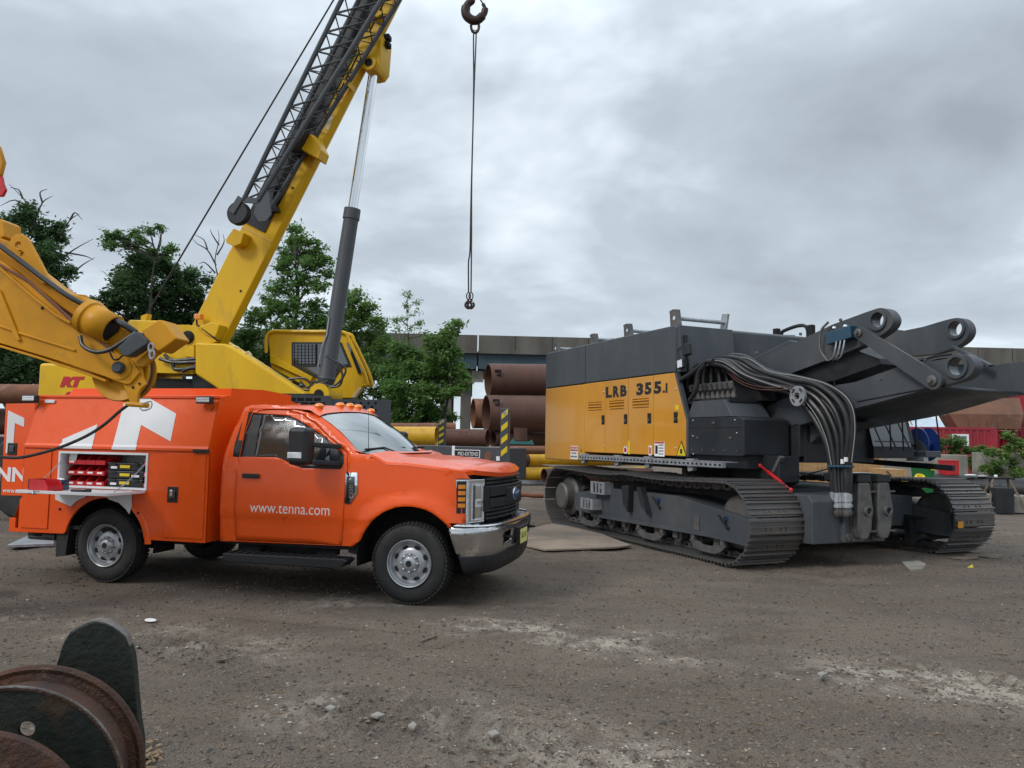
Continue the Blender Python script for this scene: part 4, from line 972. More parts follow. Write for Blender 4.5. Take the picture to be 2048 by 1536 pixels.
# ---- upper structure deck
MB().prism([(-4.9, 1.15), (-.4, 1.15), (-.4, 1.55), (-2.3, 3.4), (-4.9, 3.4)], 'z', 1.22, 1.45).build('deck', 'machine_dark', crawler, bevel=.02)
MB().prism([(-1.2, 1.05), (-1.2, 1.5), (-.15, 1.5), (-.15, 1.12), (-.3, 1.05)], 'y', .97, 1.35).build('deck_nose', 'machine_dark', crawler, bevel=.015)
# ---- engine house: ochre doors under dark grey hood
Y0, Y1 = .6, 3.94
MB().box(-7.11, -5.26, Y0, Y1, 1.25, 2.83).build('rear_housing', 'ochre', crawler, bevel=.03)
MB().box(-5.24, -2.4, Y0 + .03, Y1 - .03, 1.46, 2.83).build('engine_core', 'machine_dark', crawler)
edges = [-5.245, -4.43, -3.60, -2.78]
for k in range(4):
    a = edges[k] + .004; b = (edges[k + 1] - .004) if k < 3 else None
    if b: out = [(a, 1.445), (b, 1.445), (b, 2.825), (a, 2.825)]
    else: out = [(a, 1.445), (-1.84, 1.445), (-1.84, 2.03), (-2.17, 2.815), (-2.2, 2.825), (a, 2.825)]
    holes = []
    if k < 3: c = (a + b) / 2 + (-.0); holes = [[(c - .27, 2.27), (c + .27, 2.27), (c + .27, 2.43), (c - .27, 2.43)]]
    d = MB().prism(out, 'y', Y0 - .012, Y0 + .03, holes).build('engine_door', 'ochre', crawler, bevel=.012, segs=3)
    if holes:
        v = MB(); v.box(c - .27, c + .27, Y0 + .02, Y0 + .03, 2.27, 2.43)
        for zz in (2.29, 2.345, 2.40): v.prism([(Y0 - .016, zz), (Y0 + .015, zz + .035), (Y0 + .018, zz + .03), (Y0 - .01, zz - .005)], 'x', c - .265, c + .265)
        v.build('vent', 'ochre', d)
    lx, lz = ([-4.50, 2.08], [-3.68, 2.08], [-2.90, 2.08], [-2.12, 2.08])[k]
    lk = MB().box(lx - .055, lx + .055, Y0 - .02, Y0 - .011, lz - .09, lz + .09).build('lock', 'under', d, bevel=.02)
    MB().box(lx - .02, lx + .02, Y0 - .035, Y0 - .018, lz - .05, lz + .0).build('latch', 'steel', lk)
    for zz in (1.58, 2.62):
        MB().ball((lx + (.02 if k < 3 else .0) - .0, Y0 - .014, zz if not (k == 3 and zz > 2) else 2.55), .018, 8).build('hinge_pin', 'chrome', d)
a = L.y(1212, 790, Y0); 
def fit_text(body, name, m, parent, size, x0, x1, y, z, **k):
    o = text(body, name, m, parent, size, (x0, y, z), (1, 0, 0), (0, 0, 1), .002, **k); vs = [v.co.x for v in o.data.vertices]; a, b = min(vs), max(vs)
    for v in o.data.vertices: v.co.x = x0 + (v.co.x - a) * (x1 - x0) / (b - a)
    return o
for k_, (tx_, xa, xb, sz_) in enumerate((('L', -4.40, -4.18, .27), ('R', -4.13, -3.91, .27), ('B', -3.87, -3.65, .27), ('3', -3.32, -3.10, .27), ('5', -3.05, -2.84, .27), ('5', -2.76, -2.54, .27), ('.1', -2.49, -2.36, .2))):
    fit_text(tx_, 'door_lettering', 'dark_letter', crawler, sz_, xa, xb, Y0 - .0145, 2.515, bold=.014)
hood = MB().prism([(-7.11, 2.835), (-2.15, 2.835), (-2.13, 3.60), (-2.2, 3.63), (-7.05, 3.63), (-7.11, 3.57)], 'y', Y0, Y1).build('engine_hood', 'machine', crawler, bevel=.05, segs=3)
MB().box(-5.262, -5.25, Y0 - .003, Y0 + .02, 2.85, 3.60).build('hood_seam', 'under', hood)
MB().prism([(-2.13, 2.83), (-2.13, 3.60), (-2.07, 3.62), (-1.98, 2.83)], 'y', Y0 + .02, 1.72).build('hood_front', 'machine', hood, bevel=.01)
bd_ = MB().prism([(-2.165, 2.83), (-2.11, 2.83), (-1.78, 2.03), (-1.78, 1.44), (-1.84, 1.44), (-1.84, 2.03)], 'y', Y0 - .01, Y0 + .06).build('door_post', 'machine', crawler)
MB().prism([(-1.83, 1.48), (-1.83, 2.06), (-.56, 2.06), (-.46, 2.02), (-.46, 1.50), (-.5, 1.48)], 'y', Y0 + .0, 1.45).build('tool_box', 'machine_dark', crawler, bevel=.015)
MB().prism([(-1.86, 2.07), (-1.72, 2.33), (-.95, 2.33), (-.75, 2.07)], 'y', Y0 + .03, 1.35).build('valve_cover', 'machine', crawler, bevel=.01)
MB().box(-1.84, -.5, Y0 + .1, 1.4, 1.30, 1.48).build('tool_box_foot', 'machine_dark', crawler)
for u, v in ((1386, 841), (1386, 872), (1474, 866), (1387, 908), (1470, 840)):
    p = L.y(u, v, Y0); MB().ball((p[0], Y0 - .002, p[2]), .014, 8).build('bolt', 'chrome', crawler)
# second dark housing behind the arms
MB().prism([(-2.1, 2.4), (-2.1, 3.05), (-1.0, 3.33), (.0, 3.1), (.0, 2.4)], 'y', 1.95, 2.7).build('winch_housing', 'machine', crawler, bevel=.02)
MB().box(-2.0, -.3, 1.6, 3.0, 1.4, 2.5).build('slewing_frame', 'machine_dark', crawler, bevel=.02)
# mounting forks on the hood roof
for x, k in ((-6.85, .65), (-5.15, .75), (-3.85, .85), (-2.35, 1.0)):
    m_ = MB()
    fk = MB().prism([(x - .12, 3.62), (x + .14, 3.62), (x + .08, 3.62 + .3 * k), (x - .06, 3.62 + .32 * k), (x - .16, 3.62 + .30 * k), (x - .14, 3.62 + .24 * k)], 'y', .72, .78).build('roof_fork', 'steel', crawler, bevel=.004)
    MB().lathe((x, .71, 3.62 + .16 * k), (0, 1, 0), [(0, .035), (.09, .035)], 12).build('fork_pin', 'chrome', fk)
    MB().tube([(x, .8, 3.62 + .16 * k), (x + .0, 1.75, 3.62 + .16 * k)], .035, 10).build('roof_bar', 'galv', crawler)
    MB().prism([(x - .12, 3.62), (x + .05, 3.62), (x + .12, 3.62 + .30 * k), (x - .04, 3.62 + .32 * k)], 'y', 1.75, 1.79).build('roof_fork', 'galv', crawler, bevel=.004)
# work light and camera on a bracket
p = L.y(1385, 700, Y0 + .1)
bk = MB().tube([(p[0] - .15, Y0 + .1, 2.75), (p[0] - .05, Y0 + .05, 2.95), (p[0] - .02, Y0, p[2] - .1)], .02, 8).build('lamp_bracket', 'black', crawler)
MB().obox((p[0], Y0, p[2]), (.16, 0, .02), (0, .09, 0), (-.02, 0, .19)).build('work_light', 'black', bk, bevel=.02)
p = L.y(1365, 728, Y0); MB().obox((p[0], Y0 - .02, p[2]), (.16, 0, .02), (0, .08, 0), (-.02, 0, .17)).build('work_light', 'black', bk, bevel=.03)
MB().obox((p[0] + .01, Y0 - .065, p[2]), (.12, 0, .015), (0, .01, 0), (-.01, 0, .12)).build('lamp_lens', 'lamp', bk)
MB().tube(smoothpath([(p[0] - .1, Y0, p[2] + .1), (p[0] - .12, Y0, p[2] + .25), (p[0] + .05, Y0, p[2] + .28), (p[0] + .18, Y0, p[2] + .12)]), .008, 6).build('lamp_cable', 'black', bk)
# galvanised side walkway folded under the doors
wk = MB()
wk.box(-4.95, -.57, .30, .36, 1.31, 1.39)
for k in range(40): wk.box(-4.9 + k * .109, -4.86 + k * .109, .294, .299, 1.335, 1.365, 1)
wk.box(-4.95, -.57, .30, .58, 1.385, 1.395)
wk.build('side_walkway', ['galv', 'under'], crawler)
for x in (-4.85, -3.6, -2.6, -1.4): MB().prism([(x - .1, 1.42), (x + .1, 1.42), (x + .06, 1.24), (x - .05, 1.22)], 'y', .34, .42).build('walkway_bracket', 'galv', crawler, bevel=.004)
# stickers
def sticker(u, v, w_, h_, m, y=Y0 - .014):
    p = L.y(u, v, y); return MB().box(p[0] - w_ / 2, p[0] + w_ / 2, y - .002, y, p[2] - h_ / 2, p[2] + h_ / 2).build('sticker', m, crawler)
s1 = sticker(1148.5, 905, .32, .27, 'letter', Y0 - .003); p = L.y(1148.5, 905, Y0)
MB().box(p[0] - .15, p[0] + .15, Y0 - .008, Y0 - .006, p[2] + .03, p[2] + .12).build('danger_panel', 'redbox', s1)
text('DANGER', 'sticker_lettering', 'letter', s1, .075, (p[0], Y0 - .010, p[2] + .05), (1, 0, 0), (0, 0, 1), .001, 'CENTER')
for k, tx_ in enumerate(('STAY CLEAR', 'SWING RADIUS')): text(tx_, 'sticker_lettering', 'dark_letter', s1, .05, (p[0], Y0 - .008, p[2] - .03 - k * .07), (1, 0, 0), (0, 0, 1), .001, 'CENTER', sx=.75)
s2 = sticker(1319, 898, .30, .25, 'letter'); p = L.y(1319, 898, Y0 - .014)
MB().box(p[0] - .12, p[0] - .05, Y0 - .019, Y0 - .017, p[2] - .08, p[2] + .06).build('sticker_print', 'dark_letter', s2)
for k in range(4): MB().box(p[0] - .02, p[0] + .12, Y0 - .019, Y0 - .017, p[2] - .09 + k * .05, p[2] - .075 + k * .05).build('sticker_line', 'dkchrome', s2)
MB().box(p[0] - .14, p[0] + .14, Y0 - .019, Y0 - .017, p[2] + .095, p[2] + .12).build('sticker_line', 'redbox', s2)
sticker(1258, 895, .07, .24, 'stripe'); s3 = sticker(1300.5, 901, .10, .17, 'letter'); p = L.y(1300.5, 901, Y0 - .014)
for k in (-1, 1): MB().box(p[0] + k * .02 - .012, p[0] + k * .02 + .012, Y0 - .02, Y0 - .017, p[2] - .06, p[2] + .05).build('sticker_print', 'redbox', s3)
p = L.y(1251, 900, Y0 - .014); MB().lathe((p[0], Y0 - .014, p[2]), (0, -1, 0), [(0, .07), (.003, .07)], 20).build('round_sticker', 'letter', crawler); MB().lathe((p[0], Y0 - .018, p[2]), (0, -1, 0), [(0, .045), (.003, .045)], 20).build('round_sticker', 'redbox', crawler)
sticker(1354, 815, .10, .08, 'stripe'); sticker(1354, 836, .09, .035, 'stripe')
for u, v, s_, yy in ((1363, 899, .15, Y0 - .014), (1162, 911, .13, Y0 - .001)):
    p = L.y(u, v, yy); tr_ = MB().prism([(p[0] - s_, p[2] - s_ * .8), (p[0] + s_, p[2] - s_ * .8), (p[0], p[2] + s_)], 'y', yy - .003, yy).build('warning_triangle', 'dark_letter', crawler)
    MB().prism([(p[0] - s_ * .78, p[2] - s_ * .66), (p[0] + s_ * .78, p[2] - s_ * .66), (p[0], p[2] + s_ * .74)], 'y', yy - .006, yy - .003).build('warning_field', 'stripe', tr_)
    MB().box(p[0] - s_ * .18, p[0] + s_ * .18, yy - .009, yy - .006, p[2] - s_ * .45, p[2] + s_ * .05).build('warning_symbol', 'dark_letter', tr_)
MB().prism([(-6.95, 2.70), (-5.5, 2.75), (-5.5, 2.757), (-6.95, 2.707)], 'y', Y0 - .004, Y0 - .001).build('cover_outline', 'yellow_edge', crawler) if 0 else None
# ---- folded boom arms with eyes
Z4 = lambda pts: zp(pts, 1400, 580, .37762)
def cpx(cx, cz, r, n=24): return circ(cx, cz, r, n)
def arm(name, pts, ya, yb, y, hole=None, hr=None, pad=True, m='machine'):
    out = px(L, Z4(pts), y); holes = []
    if hole:
        h = px(L, Z4([hole]), y)[0]; holes = [circ(h[0], h[1], hr, 32)]
        for _ in range(2):                              # round off the eye end
            nw = []
            for i, p in enumerate(out):
                if math.hypot(p[0] - h[0], p[1] - h[1]) < hr * 4.2:
                    a_, c_ = out[i - 1], out[(i + 1) % len(out)]
                    nw += [(p[0] * .75 + a_[0] * .25, p[1] * .75 + a_[1] * .25), (p[0] * .75 + c_[0] * .25, p[1] * .75 + c_[1] * .25)]
                else: nw.append(p)
            out = nw
    o = MB().prism(out, 'y', ya, yb, holes).build(name, m, crawler, bevel=.02, segs=3)
    if hole and pad:
        MB().lathe((h[0], ya - .03, h[1]), (0, 1, 0), [(0, hr), (0, hr * 1.32), (.05, hr * 1.36), (.05, hr)], 28, closed=True).build('eye_ring', m, o)
        MB().lathe((h[0], ya - .0, h[1]), (0, 1, 0), [(0, hr * 1.0), (yb - ya, hr * 1.0), (yb - ya, hr * .97), (0, hr * .97)], 28, closed=True).build('bushing', 'dkchrome', o)
    return o
UP = [(60, 480), (130, 430), (300, 372), (560, 250), (700, 183), (930, 98), (965, 93), (1000, 108), (1022, 140), (1026, 168), (1007, 205), (960, 240), (870, 292), (700, 360), (470, 446), (380, 500), (200, 560)]
LO = [(212, 682), (290, 650), (410, 590), (480, 560), (700, 508), (820, 488), (1070, 400), (1250, 348), (1390, 335), (1430, 350), (1457, 392), (1450, 430), (1410, 472), (1300, 502), (1230, 518), (820, 628), (540, 712), (300, 782), (215, 806)]
arm('boom_arm', UP, 1.5, 1.65, 1.5, (945, 160), .105); arm('boom_arm', LO, 1.5, 1.65, 1.5, (1362, 405), .11)
UF = [(760, 330), (900, 215), (1000, 205), (1080, 215), (1180, 195), (1330, 150), (1382, 146), (1418, 175), (1430, 222), (1405, 270), (1340, 310), (1240, 340), (1100, 350), (940, 332), (845, 315)]
arm('boom_arm', UF, 2.85, 2.99, 2.85, (1357, 206), .105)
LFp = [(1100, 530), (1220, 490), (1460, 402), (1545, 406), (1620, 386), (1720, 378), (1850, 350), (1905, 345), (1950, 380), (1960, 440), (1900, 500), (1830, 530), (1716, 546), (1600, 563), (1460, 560), (1225, 545)]
arm('boom_arm', LFp, 2.85, 2.99, 2.85, (1880, 420), .11)
MB().prism(px(L, Z4([(240, 560), (380, 500), (470, 448), (700, 362), (866, 296), (940, 330), (1060, 372), (1070, 400), (820, 486), (700, 505), (500, 560), (300, 650)]), 2.0), 'y', 1.61, 2.2).build('boom_web', 'machine_dark', crawler)
near_e = [Vector((x, 1.56, z + .01)) for x, z in px(L, Z4([(230, 800), (300, 780), (540, 710), (700, 664), (820, 626), (1050, 562), (1180, 530), (1240, 512)]), 1.56)]
far_e = [Vector((x, 2.88, z)) for x, z in px(L, Z4([(330, 890), (430, 890), (640, 790), (900, 727), (1300, 652), (1480, 600), (1600, 566), (1716, 548)]), 2.88)]
bf = MB().grid([near_e, [p.lerp(q, .5) for p, q in zip(near_e, far_e)], far_e]).build('boom_underplate', 'machine', crawler, smooth=30); solid(bf, .04, 0)
MB().prism(px(L, Z4([(250, 800), (540, 715), (700, 690), (800, 700), (640, 780), (520, 880), (330, 890)]), 1.75), 'y', 1.7, 2.3).build('boom_foot', 'machine', crawler, bevel=.02)
MB().prism(px(L, Z4([(200, 800), (540, 700), (540, 885), (250, 895)]), 1.55), 'y', 1.5, 2.1).build('boom_pedestal', 'machine_dark', crawler, bevel=.02)
# link bar, pins
a = L.y(*Z4([(852, 228)])[0], 1.4); b = L.y(*Z4([(1243, 480)])[0], 1.4); d = (b - a).normalized()
bar = MB().beam(a + d * .05, b - d * .05, .05, .11, up=(0, 1, 0)); bar = MB().prism([(a.x + q[0], a.z + q[1]) for q in circ(0, 0, .085, 12, 60, 240)] + [(b.x + q[0], b.z + q[1]) for q in circ(0, 0, .11, 12, 240, 420)], 'y', 1.37, 1.41).build('link_bar', 'machine', crawler, bevel=.008)
for p, r_ in ((a, .055), (b, .065)): MB().lathe((p.x, 1.33, p.z), (0, 1, 0), [(0, r_ * .7), (.01, r_), (.17, r_)], 12).lathe((p.x, 1.30, p.z), (0, 1, 0), [(0, r_ * .5), (.04, r_ * .5)], 6).build('link_pin', 'steel', bar)
a = L.y(*Z4([(1340, 300)])[0], 2.7); b = L.y(*Z4([(1540, 402)])[0], 2.7)
MB().beam(a, b, .04, .08, up=(0, 1, 0)).build('link_bar', 'machine', crawler, bevel=.006)
# blue valve box with little hoses
p = L.y(*Z4([(755, 242)])[0], 1.45)
vb = MB().obox((p[0], 1.43, p[2]), (.44, 0, .055), (0, .14, 0), (-.02, 0, .17)).build('valve_box', 'bluepaint', crawler, bevel=.01)
for k in range(3):
    x = p[0] - .03 + k * .07; MB().tube(smoothpath([(x, 1.37, p[2] - .08), (x, 1.34, p[2] - .2), (x - .06, 1.36, p[2] - .30), (x - .2, 1.42, p[2] - .33)]), .012, 6).build('small_hose', 'galv', vb)
MB().tube(smoothpath([(p[0] - .22, 1.42, p[2] + .22), (p[0] - .34, 1.40, p[2] + .1), (p[0] - .36, 1.40, p[2] - .15), (p[0] - .25, 1.42, p[2] - .33)]), .018, 8).build('small_hose', 'steel', vb)
for k in (-1, 1): MB().ball((p[0] + k * .10, 1.40, p[2] + .11), .035, 8).build('cap', 'chrome', vb)
# weld seam strips on the arms
for pts_ in ([(830, 590), (1120, 535), (1300, 508)], [(1060, 402), (1240, 350), (1330, 338)]):
    MB().tube([(q[0], 1.497, q[1]) for q in px(L, Z4(pts_), 1.49)], .012, 5).build('weld_seam', 'machine_dark', crawler)
# ---- hydraulic manifold and hoses
MB().prism([(-2.1, 2.33), (-2.05, 2.75), (-1.9, 2.83), (-1.0, 2.83), (-.75, 2.33)], 'y', 1.2, 1.5).build('manifold_back', 'under', crawler)
MB().box(-2.0, -.9, .7, 1.25, 2.30, 2.36).build('manifold_tray', 'machine_dark', crawler)
for k in range(9):
    x = -2.0 + k * .125; fit = MB()
    fit.tube([(x, .86, 2.36), (x, .86, 2.50), (x, .80, 2.56)], .035, 8); fit.lathe((x, .86, 2.38), (0, 0, 1), [(0, .05), (.05, .05)], 6); fit.lathe((x, .82, 2.52), (0, -.3, 1), [(0, .045), (.10, .045)], 10)
    fit.build('hose_fitting', 'steel', crawler)
lft = [(1372, 790, .85), (1378, 752, .85), (1400, 730, .9), (1440, 728, .95), (1480, 752, 1.05), (1530, 772, 1.15), (1585, 790, 1.22), (1622, 828, 1.28), (1648, 880, 1.32), (1661, 935, 1.34), (1664, 960, 1.34), (1667, 995, 1.34)]
rgt = [(1462, 795, 1.2), (1452, 745, 1.2), (1450, 716, 1.2), (1490, 716, 1.2), (1535, 742, 1.25), (1590, 752, 1.3), (1650, 768, 1.34), (1694, 800, 1.38), (1706, 850, 1.4), (1699, 925, 1.4), (1700, 960, 1.4), (1698, 995, 1.4)]
rr = random.Random(5); NH = 11
for k in range(NH):
    t = k / (NH - 1); dep = .10 * (k % 2) 
    P = []
    for i, (A, B) in enumerate(zip(lft, rgt)):
        wob = (rr.random() - .5) * (7 if 2 < i < 9 else 2); u = A[0] + (B[0] - A[0]) * t + wob; v = A[1] + (B[1] - A[1]) * t + wob; y = A[2] + (B[2] - A[2]) * t + dep - .02 * (k % 3)
        P.append(L.y(u, v, y))
    hs = MB().tube(smoothpath(P, 7), .036 + .008 * rr.random(), 10).build('hydraulic_hose', 'hose', crawler)
    e_ = P[-1]; MB().lathe(e_ + Vector((0, 0, .07)), (0, 0, -1), [(0, .045), (.12, .048), (.13, .036), (.16, .036), (.165, .05), (.20, .05)], 12).build('hose_end', 'galv', hs)
    MB().lathe(e_ + Vector((0, 0, -.13)), (0, 0, -1), [(0, .036), (.05, .036), (.055, .05), (.09, .05), (.12, .03)], 10).build('coupling', 'steel', hs)
for t, off in ((.05, -8), (.98, 5)):
    P = []
    for i, (A, B) in enumerate(zip(lft[2:10], rgt[2:10])):
        P.append(L.y(A[0] + (B[0] - A[0]) * t + (off if t > .9 else 0), A[1] + (B[1] - A[1]) * t + (off if t < .9 else 0) * .6, A[2] + (B[2] - A[2]) * t - .09))
    MB().tube(smoothpath(P, 7), .006, 6).build('thin_line', 'hose_stripe', crawler)
for k in range(2):
    P = [L.y(u, v + k * 5, 1.0) for u, v in ((1448, 732), (1475, 758), (1510, 772), (1550, 775), (1585, 773))]
    MB().tube(smoothpath(P, 6), .008, 6).build('thin_line', 'rust', crawler)
for P in ([(1361, 760), (1385, 745), (1410, 725), (1426, 722)], [(1380, 800), (1392, 780), (1398, 745), (1412, 728)]):
    MB().tube(smoothpath([L.y(u, v, .62) for u, v in P], 6), .038, 10).build('hydraulic_hose', 'hose', crawler)
p = L.y(1596, 792, 1.12)
MB().prism(circ(p[0], p[2], .145, 28), 'y', 1.10, 1.14, [circ(p[0], p[2], .055, 6)] + [[(p[0] + r_ * math.cos(R(a0 + a_)), p[2] + r_ * math.sin(R(a0 + a_))) for r_, a_ in ((.085, 0), (.085, 20), (.085, 40), (.125, 42), (.125, 20), (.125, -2))] for a0 in (25, 115, 205, 295)]).build('hose_clamp', 'galv', crawler)
a = L.y(1656, 933, 1.3); b = L.y(1706, 933, 1.36); MB().beam(a.lerp(b, .08), a.lerp(b, .92), .17, .035).build('hose_belt', 'bluepaint', crawler, bevel=.015)
for u, v in ((1690, 923), (1697, 919)): p = L.y(u, v, 1.3); MB().box(p[0] - .02, p[0] + .02, 1.24, 1.27, p[2] - .03, p[2] + .03).build('hose_tag', 'letter', crawler)
# red turnbuckle, lugs, cable
a = L.y(1520, 931, .93); b = L.y(1582, 980, .90)
tb = MB().beam(a, b, .025, .03).ball(a, .034, 8).ball(b, .034, 8).build('turnbuckle', 'redplastic', crawler, bevel=.008)
MB().beam(a.lerp(b, .25), a.lerp(b, .7), .042, .046).build('sleeve', 'redplastic', tb, bevel=.012)
p = L.y(1512, 920, 1.0); MB().prism(circ(p[0], p[2] + .03, .12, 14, 20, 200) + [(p[0] - .12, p[2] - .05), (p[0] + .12, p[2] - .05)], 'y', 1.0, 1.06, [circ(p[0], p[2] + .05, .05, 12)]).build('lug', 'machine', crawler)
p = L.y(1556, 930, 1.0); MB().beam((p[0] - .07, 1.0, p[2] - .1), (p[0] + .08, 1.0, p[2] + .12), .05, .08, up=(0, 1, 0)).build('lug', 'machine', crawler)
MB().tube([L.y(1560, 962, 1.3), L.y(1655, 938, 1.3)], .01, 6).build('tether', 'rope', crawler)
# ---- operator cab on the far side, handrail on top, far walkway with blue reel
cabm = MB().prism([(-2.2, 1.5), (-.35, 1.5), (-.2, 1.7), (-.55, 3.0), (-2.2, 3.0)], 'y', 2.88, 3.78).build('operator_cab', 'machine_dark', crawler, bevel=.03)
MB().prism([(-.195, 1.66), (-.19, 1.66), (-.50, 2.85), (-.51, 2.85)], 'y', 2.86, 3.68).build('cab_glass', 'glass', cabm)
MB().box(-.34, -.2, 2.88, 3.75, 1.48, 1.66).build('cab_sill', 'machine_dark', cabm, bevel=.01)
for y in (3.15, 3.42, 3.72, 4.2): MB().tube([(-.15 - .05 * (y > 4), y, 2.6), (-.12, y + .05 * (y > 4), 1.6)], .012, 6).build('cab_guard_bar', 'under', cabm)
hr = MB().tube(smoothpath([(-2.95, 3.6, 3.3), (-2.95, 3.6, 3.72), (-2.85, 3.6, 3.84), (-2.3, 3.6, 3.84), (-2.3, 3.6, 3.3)], 5), .035, 8).build('handrail', 'machine_dark', crawler)
MB().box(-3.12, -3.02, 3.55, 3.65, 3.1, 3.9).build('mirror_post', 'under', crawler)
MB().box(-2.26, -2.12, 3.55, 3.65, 3.4, 3.86).build('mirror', 'under', crawler, bevel=.02)
a = L.y(1590, 912, 4.1); b = L.y(1742, 913, 4.1); 
MB().beam((-3.2, 4.25, 1.44), (.1, 4.25, 1.34), .06, .09).build('far_walkway', 'machine_dark', crawler)
MB().beam((-3.2, 4.28, 1.53), (-.8, 4.28, 1.50), .05, .05).build('far_walkway', 'galv', crawler)
MB().obox((-.62, 4.15, 1.55), (.9, 0, .0), (0, .35, 0), (0, 0, .1)).build('walkway_plate', 'machine', crawler, bevel=.01)
MB().obox((-.35, 4.0, 1.47), (.32, 0, 0), (0, .1, 0), (0, 0, .07)).build('walkway_bracket', 'galv', crawler)
c = L.y(1846, 891, 4.45)
rl = MB().lathe((c[0], 4.32, c[2] + .02), (.25, 1, 0), [(0, .27), (.012, .275), (.012, .09), (.20, .09), (.20, .275), (.212, .27)], 36, closed=False).build('hose_reel', 'blue', crawler)
MB().prism([(c[0] - .28, 1.5), (c[0] + .25, 1.5), (c[0] + .2, c[2] - .02), (c[0] + .08, c[2] + .08), (c[0] - .08, c[2] + .08), (c[0] - .22, c[2] - .03)], 'y', 4.26, 4.29).build('reel_stand', 'machine', rl, bevel=.004)
MB().lathe((c[0], 4.24, c[2]), (0, 1, 0), [(0, .03), (.05, .03)], 10).build('reel_axle', 'under', rl)
# yellow paint stamp on the far track, tow things inside the far track
p = L.x(1925, 1050, .415); o = MB().obox((.385, p[1], p[2]), (.006, 0, 0), (0, .12, 0), (0, 0, .10)).build('paint_stamp', 'ochre', crawler)
MB().beam((-.55, 3.83, .55), (-.1, 3.83, .55), .08, .05).build('frame_step', 'machine_dark', crawler)
MB().box(-.4, -.3, 3.75, 3.88, .12, .52).build('frame_step', 'machine_dark', crawler)
MB().prism([(-1.6, .95), (-1.2, 1.10), (-.7, 1.0), (-.5, .85), (-1.6, .8)], 'y', 3.94, 4.5).build('tension_unit', 'under', crawler, bevel=.02)

# panel seams, bolt rows and grime lines that break up the big plates
for x_ in (-6.2, -3.7): MB().box(x_, x_ + .012, Y0 - .003, Y0 + .0, 2.86, 3.57).build('hood_seam', 'under', hood) if x_ < -6.5 else None
MB().box(-7.05, -2.2, Y0 - .006, Y0 - .001, 2.838, 2.852).build('hood_trim', 'under', hood)
for k in range(7): MB().ball((-2.075 + .0, .75 + k * .14, 2.92), .012, 6).build('bolt', 'steel', hood)
for k in range(7): MB().ball((-2.11, .75 + k * .14, 3.52), .012, 6).build('bolt', 'steel', hood)
for poly_, y_ in ((UP, 1.5), (LO, 1.5)):
    q_ = px(L, Z4(poly_), y_)
for u_, v_ in ((1512, 706), (1600, 668), (1680, 640), (1560, 820), (1650, 790), (1760, 758), (1850, 718)):
    p = L.y(u_, v_, 1.49); MB().lathe((p[0], 1.488, p[2]), (0, 1, 0), [(0, .022), (.02, .026)], 8).build('bolt', 'steel', crawler)
for (u0, v0), (u1, v1) in (((1489, 835), (1494, 880)), ((1560, 744), (1566, 765)), ((1668, 762), (1674, 812))):
    a = L.y(u0, v0, 1.495); b = L.y(u1, v1, 1.495); MB().tube([a, b], .009, 5).build('weld_seam', 'machine_dark', crawler)
MB().box(-1.80, -.5, Y0 - .004, Y0 - .001, 1.90, 1.91).build('box_seam', 'under', crawler)
for k in range(5): MB().ball((-1.7 + k * .27, Y0 - .002, 1.56), .012, 6).build('bolt', 'steel', crawler)

for k in range(3): MB().tube([Vector((-.4, 1.47 - .0 * k, 2.03 + .07 * k)), Vector((.7, 1.47, 2.33 + .07 * k)), Vector((1.5, 1.47, 2.53 + .05 * k))], .016, 6).build('arm_pipe', 'machine_dark', crawler) if 0 else None
for x_, z_ in ((-1.55, 1.75), (-.75, 1.75), (-1.15, 1.98)): MB().box(x_ - .03, x_ + .03, Y0 - .012, Y0 - .001, z_ - .015, z_ + .015).build('hinge', 'steel', crawler)
MB().box(-2.06, -1.99, .68, .74, 2.9, 3.45).build('cable_duct', 'black', hood, bevel=.008)
for k in range(10): MB().lathe((-6.8 + k * .5, Y0 - .004, 1.31 if k < 3 else 1.40), (0, 1, 0), [(0, .010), (.006, .012)], 8).build('bolt', 'steel', crawler)
# =================================================================== YELLOW MOBILE CRANE
K = Fr(-5.6, 15, -12)
crane = thing('mobile_crane', 'bright yellow mobile crane with its boom raised high and a lattice jib stowed on it', 'crane', K)
kp = lambda pts, y: px(K, pts, y)
ZA = lambda pts: zp(pts, 380, 0, 600 / 1843)     # crop of the boom
ZB = lambda pts: zp(pts, 100, 480, 680 / 2048)   # crop of the superstructure
ZC = lambda pts: zp(pts, 560, 640, 240 / 1755)   # crop of the cab
# boom: swept hexagonal section
b0 = Vector((-.62, 0, 3.62)); bd_ = Vector((2.6 + .55, 0, 9.95 - 3.78)).normalized(); bn = Vector((bd_.z, 0, -bd_.x))
def sweep(sec, s0, s1, o=b0, grow=0.0):
    mb = MB(); A = [o + bd_ * s0 + bn * p + Vector((0, y, 0)) for p, y in sec]; B = [o + bd_ * s1 + bn * (p * (1 + grow)) + Vector((0, y, 0)) for p, y in sec]; n = len(sec)
    return mb.add(A + B, [tuple(range(n)), tuple(range(2 * n - 1, n - 1, -1))] + [(i, (i + 1) % n, n + (i + 1) % n, n + i) for i in range(n)])
sec = [(0, -.36), (0, .02), (.58, .02), (.73, -.10), (.79, -.22), (.76, -.37)]
boom = sweep(sec, -.25, 13.5).build('boom', 'yellow', crane, bevel=.03, segs=3)
sec2 = [(.05, -.30), (.05, .06), (.52, .08), (.76, -.04), (.77, -.18), (.70, -.31)]
sweep(sec2, 13.5, 17).build('boom_section', 'yellow', crane, bevel=.03)
sweep([(.04, -.375), (.04, -.362), (.46, -.378), (.46, -.365)][:0] or [(.03, -.39), (.52, -.39), (.52, -.362), (.03, -.362)], 2.4, 13.0).build('side_channel', 'machine_dark', boom)
